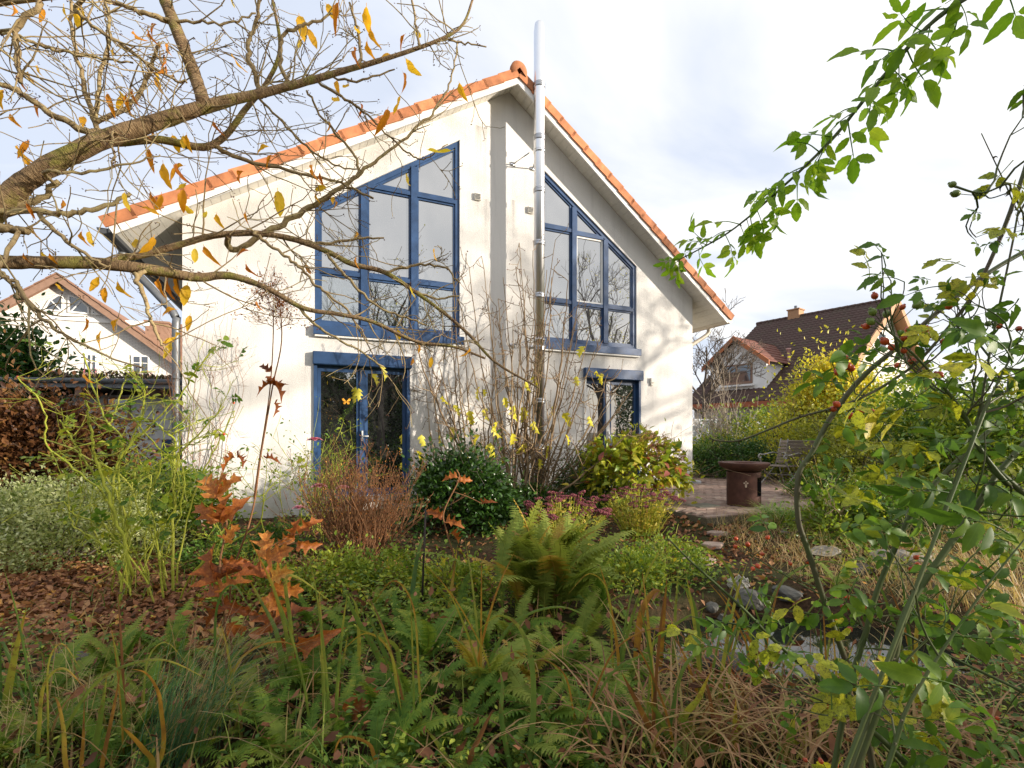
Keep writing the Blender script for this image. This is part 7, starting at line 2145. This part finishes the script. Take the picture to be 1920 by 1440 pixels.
# ================================================================ ROSE BUSH IN THE RIGHT FOREGROUND
RB = np.array([1.25, 1.12, 0.]); RB[2] = float(gz(RB[0], RB[1]))
rr = thing('rose_bush', 'large thorny rose with red hips and blotched leaves filling the right foreground', 'rose', RB)
rcanes = [
    ([(1641, 1460), (1616, 1335), (1587, 1243), (1549, 1139), (1516, 1035), (1497, 975), (1497, 892), (1521, 851), (1562, 776), (1617, 707), (1690, 645), (1769, 576), (1844, 518), (1906, 480), (1980, 440)], 14, 1.40, .8),
    ([(1329, 820), (1345, 826), (1385, 826), (1440, 806), (1500, 782), (1604, 751), (1707, 690), (1776, 617), (1824, 552), (1861, 480), (1895, 395), (1930, 290), (1960, 150)], 12, 1.30, .95),
    ([(1640, 600), (1693, 645), (1762, 717), (1810, 782), (1837, 841), (1892, 910), (1960, 960)], 15, 1.22, .3),
    ([(1640, 1345), (1674, 1250), (1691, 1168), (1728, 1097), (1824, 960), (1870, 890), (1925, 828)], 17, 1.18, .55),
    ([(1560, 1460), (1590, 1300), (1625, 1180), (1650, 1093), (1707, 967), (1747, 913), (1820, 840), (1906, 760), (1970, 700)], 13, 1.45, .35),
    ([(1253, 1010), (1299, 1056), (1391, 1139), (1453, 1202), (1537, 1277), (1612, 1352), (1716, 1450)], 15, 1.30, .12),
    ([(1290, 1155), (1345, 1165), (1420, 1180), (1480, 1215)], 7, 1.32, .2),
    ([(1475, 1320), (1540, 1340), (1600, 1345), (1640, 1380)], 8, 1.25, .2),
    ([(1382, 1025), (1440, 1060), (1510, 1100), (1590, 1140), (1660, 1170), (1800, 1240), (1930, 1330)], 7, 1.5, .25),
    ([(1840, 250), (1900, 380), (1905, 420), (1860, 640), (1835, 780), (1810, 850)], 8, 1.25, .6),
    ([(1790, 350), (1840, 362), (1890, 345), (1940, 320)], 5, 1.2, .7),
    ([(1640, 612), (1665, 640), (1700, 680), (1740, 720), (1800, 800)], 5, 1.28, .3),
    ([(1930, 600), (1900, 660), (1850, 760), (1815, 850)], 9, 1.15, .25),
    ([(1930, 1000), (1850, 1100), (1760, 1230), (1700, 1330), (1660, 1450)], 12, 1.05, .3),
]
RP = []; tipsR = []
for path, w, D, rv in rcanes:
    dz = np.linspace(-.05, .08, len(path)) if path[0][1] > 1300 else np.linspace(.05, -.03, len(path))
    K = px_path(path, D + dz); flip = path[0][1] < path[-1][1] or path[0] == (1329, 820)
    if path[0] == (1329, 820): K = np.vstack([K, RB + (.62, .05, 2.0), RB + (.5, .02, 1.0), RB + (.25, 0, -.02)])
    elif w > 7:                                   # down to the root
        lo, pv = (K[-1], K[-2]) if path[-1][1] > path[0][1] else (K[0], K[1])
        dl = unit(lo - pv); dl[2] = min(dl[2], -.35); dl[0] = np.clip(dl[0], -.6, .6)
        root = lo + dl * (lo[2] / -dl[2]); root[2] = float(gz(root[0], root[1])) - .02
        K = np.vstack([K, root]) if path[-1][1] > path[0][1] else np.vstack([root, K])
    elif RP:                                      # side shoots spring from a cane
        q = np.concatenate([x[0] for x in RP]); K[-1] = q[np.argmin(np.linalg.norm(q - K[-1], axis=1))]
    P = spline(K, 6); R = np.linspace(w, w * .75, len(P)) / 2 / FPX * D * .8
    if flip: R = R[::-1] * np.linspace(.22, 1, len(P)) ** .7
    m = MB(); tube(m, P, R, 9, r=rv + .08 * rng.standard_normal(len(P)), wob=.025)
    for k in range(int(len(P) * .22)):          # thorns
        i = rng.integers(1, len(P) - 1); T_ = unit(P[i + 1] - P[i - 1]); d = unit(np.cross(T_, rng.standard_normal(3)))
        b_ = P[i] + d * R[i] * .8
        tube(m, spline([b_, b_ + d * .005 - T_ * .001, b_ + d * .010 - (0, 0, .005)], 3), np.linspace(.0032, .0004, 7), 5, r=.98, cap=False)
    tp = []
    rootmove(m, RB); m.build('cane', MAT_ROSECANE, rr)
    RP.append((P, R))
m = MB()
def inview(p): return 1300 < 960 + FPX * p[0] / p[1] < 2000
for P, R in RP:
    for k in range(4):
        i = rng.integers(len(P) // 4, len(P))
        if P[i][0] / P[i][1] < .66: continue
        grow(m, P[i], rng.normal(0, 1, 3) * (.6, .6, 1) + (.25, 0, .2), rng.uniform(.10, .28), .0028, 1, tipsR, up=.1, spread=.6, kids=(1, 3), rmin=.0014, n=5, k=6)
rootmove(m, RB); stuff(m.build('twig', MAT_ROSECANE, rr))
GL = comp_meshes('leaf', 8, MAT_ROSELEAF, serr=.07, lsz=.43, W=.50, curl=.8)
SL = comp_meshes('leaf', 5, MAT_SPOTLEAF, serr=.08, lsz=.5, W=.56)
nleaf = 0
def rleaf(p, d, s, spot):
    global nleaf
    nleaf += 1
    leaf_at((SL[rng.integers(5)] if spot else GL[rng.integers(8)]), p, d, s * rng.uniform(.6, 1.0), rr, ref=np.array([-.1, -.5, .8]), jit=.5)
spotpos = [(1810, 500), (1700, 715), (1650, 800), (1690, 830), (1740, 830), (1790, 740), (1850, 680), (1610, 745), (1560, 1150), (1730, 1290), (1700, 1260), (1880, 690), (1760, 610), (1600, 1290), (1520, 1120), (1840, 1010), (1870, 340), (1900, 300), (1700, 1380), (1800, 1330), (1905, 860), (1790, 1390), (1420, 1210), (1480, 1250)]
for (u, v) in spotpos:
    D = rng.uniform(1.1, 1.4); rleaf(at(u, v, D), (rng.normal(-.2, .8), rng.normal(0, .4), rng.normal(-.3, .5)), rng.uniform(.10, .15), True)
greenpos = [(1500, 690), (1560, 680), (1590, 720), (1640, 740), (1540, 790), (1525, 850), (1545, 910), (1520, 905), (1560, 930), (1590, 905), (1610, 935), (1500, 895), (1745, 525), (1780, 535), (1810, 520), (1830, 600), (1770, 590), (1820, 570), (1700, 760), (1730, 750), (1660, 690), (1790, 700), (1850, 720), (1880, 760), (1900, 720), (1840, 800), (1900, 800), (1760, 840), (1870, 850), (1900, 900), (1700, 900), (1660, 930), (1720, 940), (1780, 950), (1640, 960), (1590, 1005), (1450, 1010), (1560, 1010), (1620, 1000), (1690, 1010), (1760, 1010), (1830, 1040), (1880, 1010), (1610, 1080), (1570, 1110), (1520, 1150), (1610, 1170), (1660, 1130), (1720, 1150), (1770, 1130), (1830, 1120), (1890, 1150), (1450, 1120), (1480, 1170), (1760, 1190), (1800, 1230), (1710, 1220), (1850, 1210), (1650, 1240), (1600, 1230), (1540, 1230), (1560, 1330), (1620, 1300), (1680, 1330), (1740, 1370), (1800, 1300), (1870, 1290), (1890, 1380), (1780, 1420), (1830, 1440), (1900, 1440), (1660, 1420), (1580, 1420), (1500, 1330), (1470, 1280), (1900, 480), (1910, 560), (1880, 430), (1840, 400), (1860, 460), (1905, 620), (1870, 610), (1690, 650), (1340, 1165), (1330, 1210), (1350, 1215), (1420, 1150), (1400, 1180)]
greenpos += [(1900 - 260 * rng.random() ** 1.5, rng.uniform(620, 1440)) for k in range(75)]
for (u, v) in greenpos:
    D = rng.uniform(1.12, 1.6)
    if v < 620 and u > 1850: D = 1.2
    s = rng.uniform(.10, .165) * (.8 if v < 600 else 1)
    p = at(u, v, D)
    if u < 1560 and v < 960: rleaf(p, (rng.uniform(.3, 1), rng.normal(0, .4), rng.normal(-.2, .3)), s * .75, False)
    else: rleaf(p, (rng.normal(-.25, .8), rng.normal(0, .45), rng.normal(-.15, .45)), s, rng.random() < .1)
for p, d, l in tipsR:
    if rng.random() < .8: rleaf(p, unit(d) + rng.normal(0, .6, 3) + (0, 0, -.2), rng.uniform(.08, .13), rng.random() < .25)
# a few large near leaves low on the right
for (u, v, D, s, dx, dz_) in ((1790, 1180, .85, .15, .6, .5), (1820, 1300, .85, .16, -.9, .35), (1860, 1380, .8, .15, -.5, .6), (1680, 1290, .95, .14, -.9, .1), (1900, 680, .9, .15, -.6, .5), (1890, 1000, .85, .15, -.9, .3)):
    rleaf(at(u, v, D), (dx, -.1, dz_), s, False)
# hips on thin stalks
hips = [(1640, 555, 1), (1685, 560, 1), (1692, 576, 1), (1719, 572, 0), (1636, 585, 0), (1662, 589, 0), (1633, 603, 0), (1624, 612, 1), (1703, 618, 1), (1735, 618, 1), (1745, 628, 1), (1695, 634, 1), (1659, 640, 1), (1672, 651, 1), (1695, 657, 1), (1717, 640, 0), (1726, 636, 0), (1585, 672, 1), (1589, 686, 1), (1596, 690, 1), (1571, 698, 1), (1710, 677, 1), (1683, 685, 1), (1761, 703, 1), (1569, 758, 1), (1562, 767, 1), (1614, 769, 1), (1596, 780, 1), (1633, 771, 1), (1669, 769, 0), (1779, 575, 1), (1788, 566, 0), (1809, 614, 1), (1873, 612, 1), (1910, 616, 1), (1769, 640, 1), (1853, 607, 0), (1786, 346, 0), (1792, 363, 0), (1833, 361, 0),
        (1380, 1010, 1), (1379, 1025, 1), (1402, 1021, 1), (1412, 1066, 1), (1421, 1061, 1), (1439, 1008, 1), (1429, 1039, 1), (1482, 1057, 1), (1515, 1054, 1), (1463, 1072, 0), (1441, 1130, 0), (1430, 1266, 0), (1450, 1269, 0), (1582, 1117, 1), (1570, 1125, 1), (1560, 1129, 1), (1580, 1137, 1), (1591, 1139, 1), (1610, 1133, 1), (1591, 1120, 1), (1620, 1139, 1), (1565, 1160, 1), (1593, 1180, 1), (1510, 1425, 1), (1539, 1427, 1), (1567, 1435, 1), (1718, 1045, 1), (1720, 1058, 1), (1709, 1067, 1), (1738, 1043, 1), (1837, 1067, 1), (1870, 1347, 1)]
allP = np.concatenate([P for P, R in RP])
groups = []
pts = [(at(u, v, (1.32 if v < 900 else 1.45) + rng.normal(0, .025)), c, v) for u, v, c in hips]
for p, c, v in pts:
    for g in groups:
        if np.linalg.norm(np.mean([x[0] for x in g], 0) - p) < .085: g.append((p, c, v)); break
    else: groups.append([(p, c, v)])
st = MB()
for g in groups:
    cen = np.mean([x[0] for x in g], 0)
    near = allP[np.argmin(np.linalg.norm(allP - cen - (.03, 0, -.05), axis=1))]
    hub = cen + unit(near - cen) * min(.05, np.linalg.norm(near - cen) * .6) + (0, 0, -.012)
    tube(st, spline([near, (near + hub) / 2 + rng.normal(0, .008, 3), hub], 4), .0017, 5, r=.3, cap=False)
    for p, c, v in g:
        tube(st, spline([hub, (hub + p) / 2 + rng.normal(0, .004, 3), p], 4), .0011, 4, r=.3, cap=False)
        s = (.0088 if v < 900 else .0068) * rng.uniform(.85, 1.2)
        d = unit(p - hub)
        m = MB(); lathe(m, [(.0, -1.15), (.55, -.95), (.95, -.35), (1., .15), (.8, .7), (.42, .98), (.34, 1.05), (.42, 1.3), (.2, 1.15), (0, 1.1)], 10)
        R = orient(d[None], None, .3)[0]; R = np.stack([R[:, 0], R[:, 2], R[:, 1]], -1)
        V = (m.V[0] * s) @ R.T
        h = MB(); h.add(V, np.concatenate(m.Q), r=rng.random())
        o = h.build('hip', MAT_HIP if c else MAT_GHIP, rr, True, p - RB)
rootmove(st, RB); stuff(st.build('stalk', MAT_ROSECANE, rr))
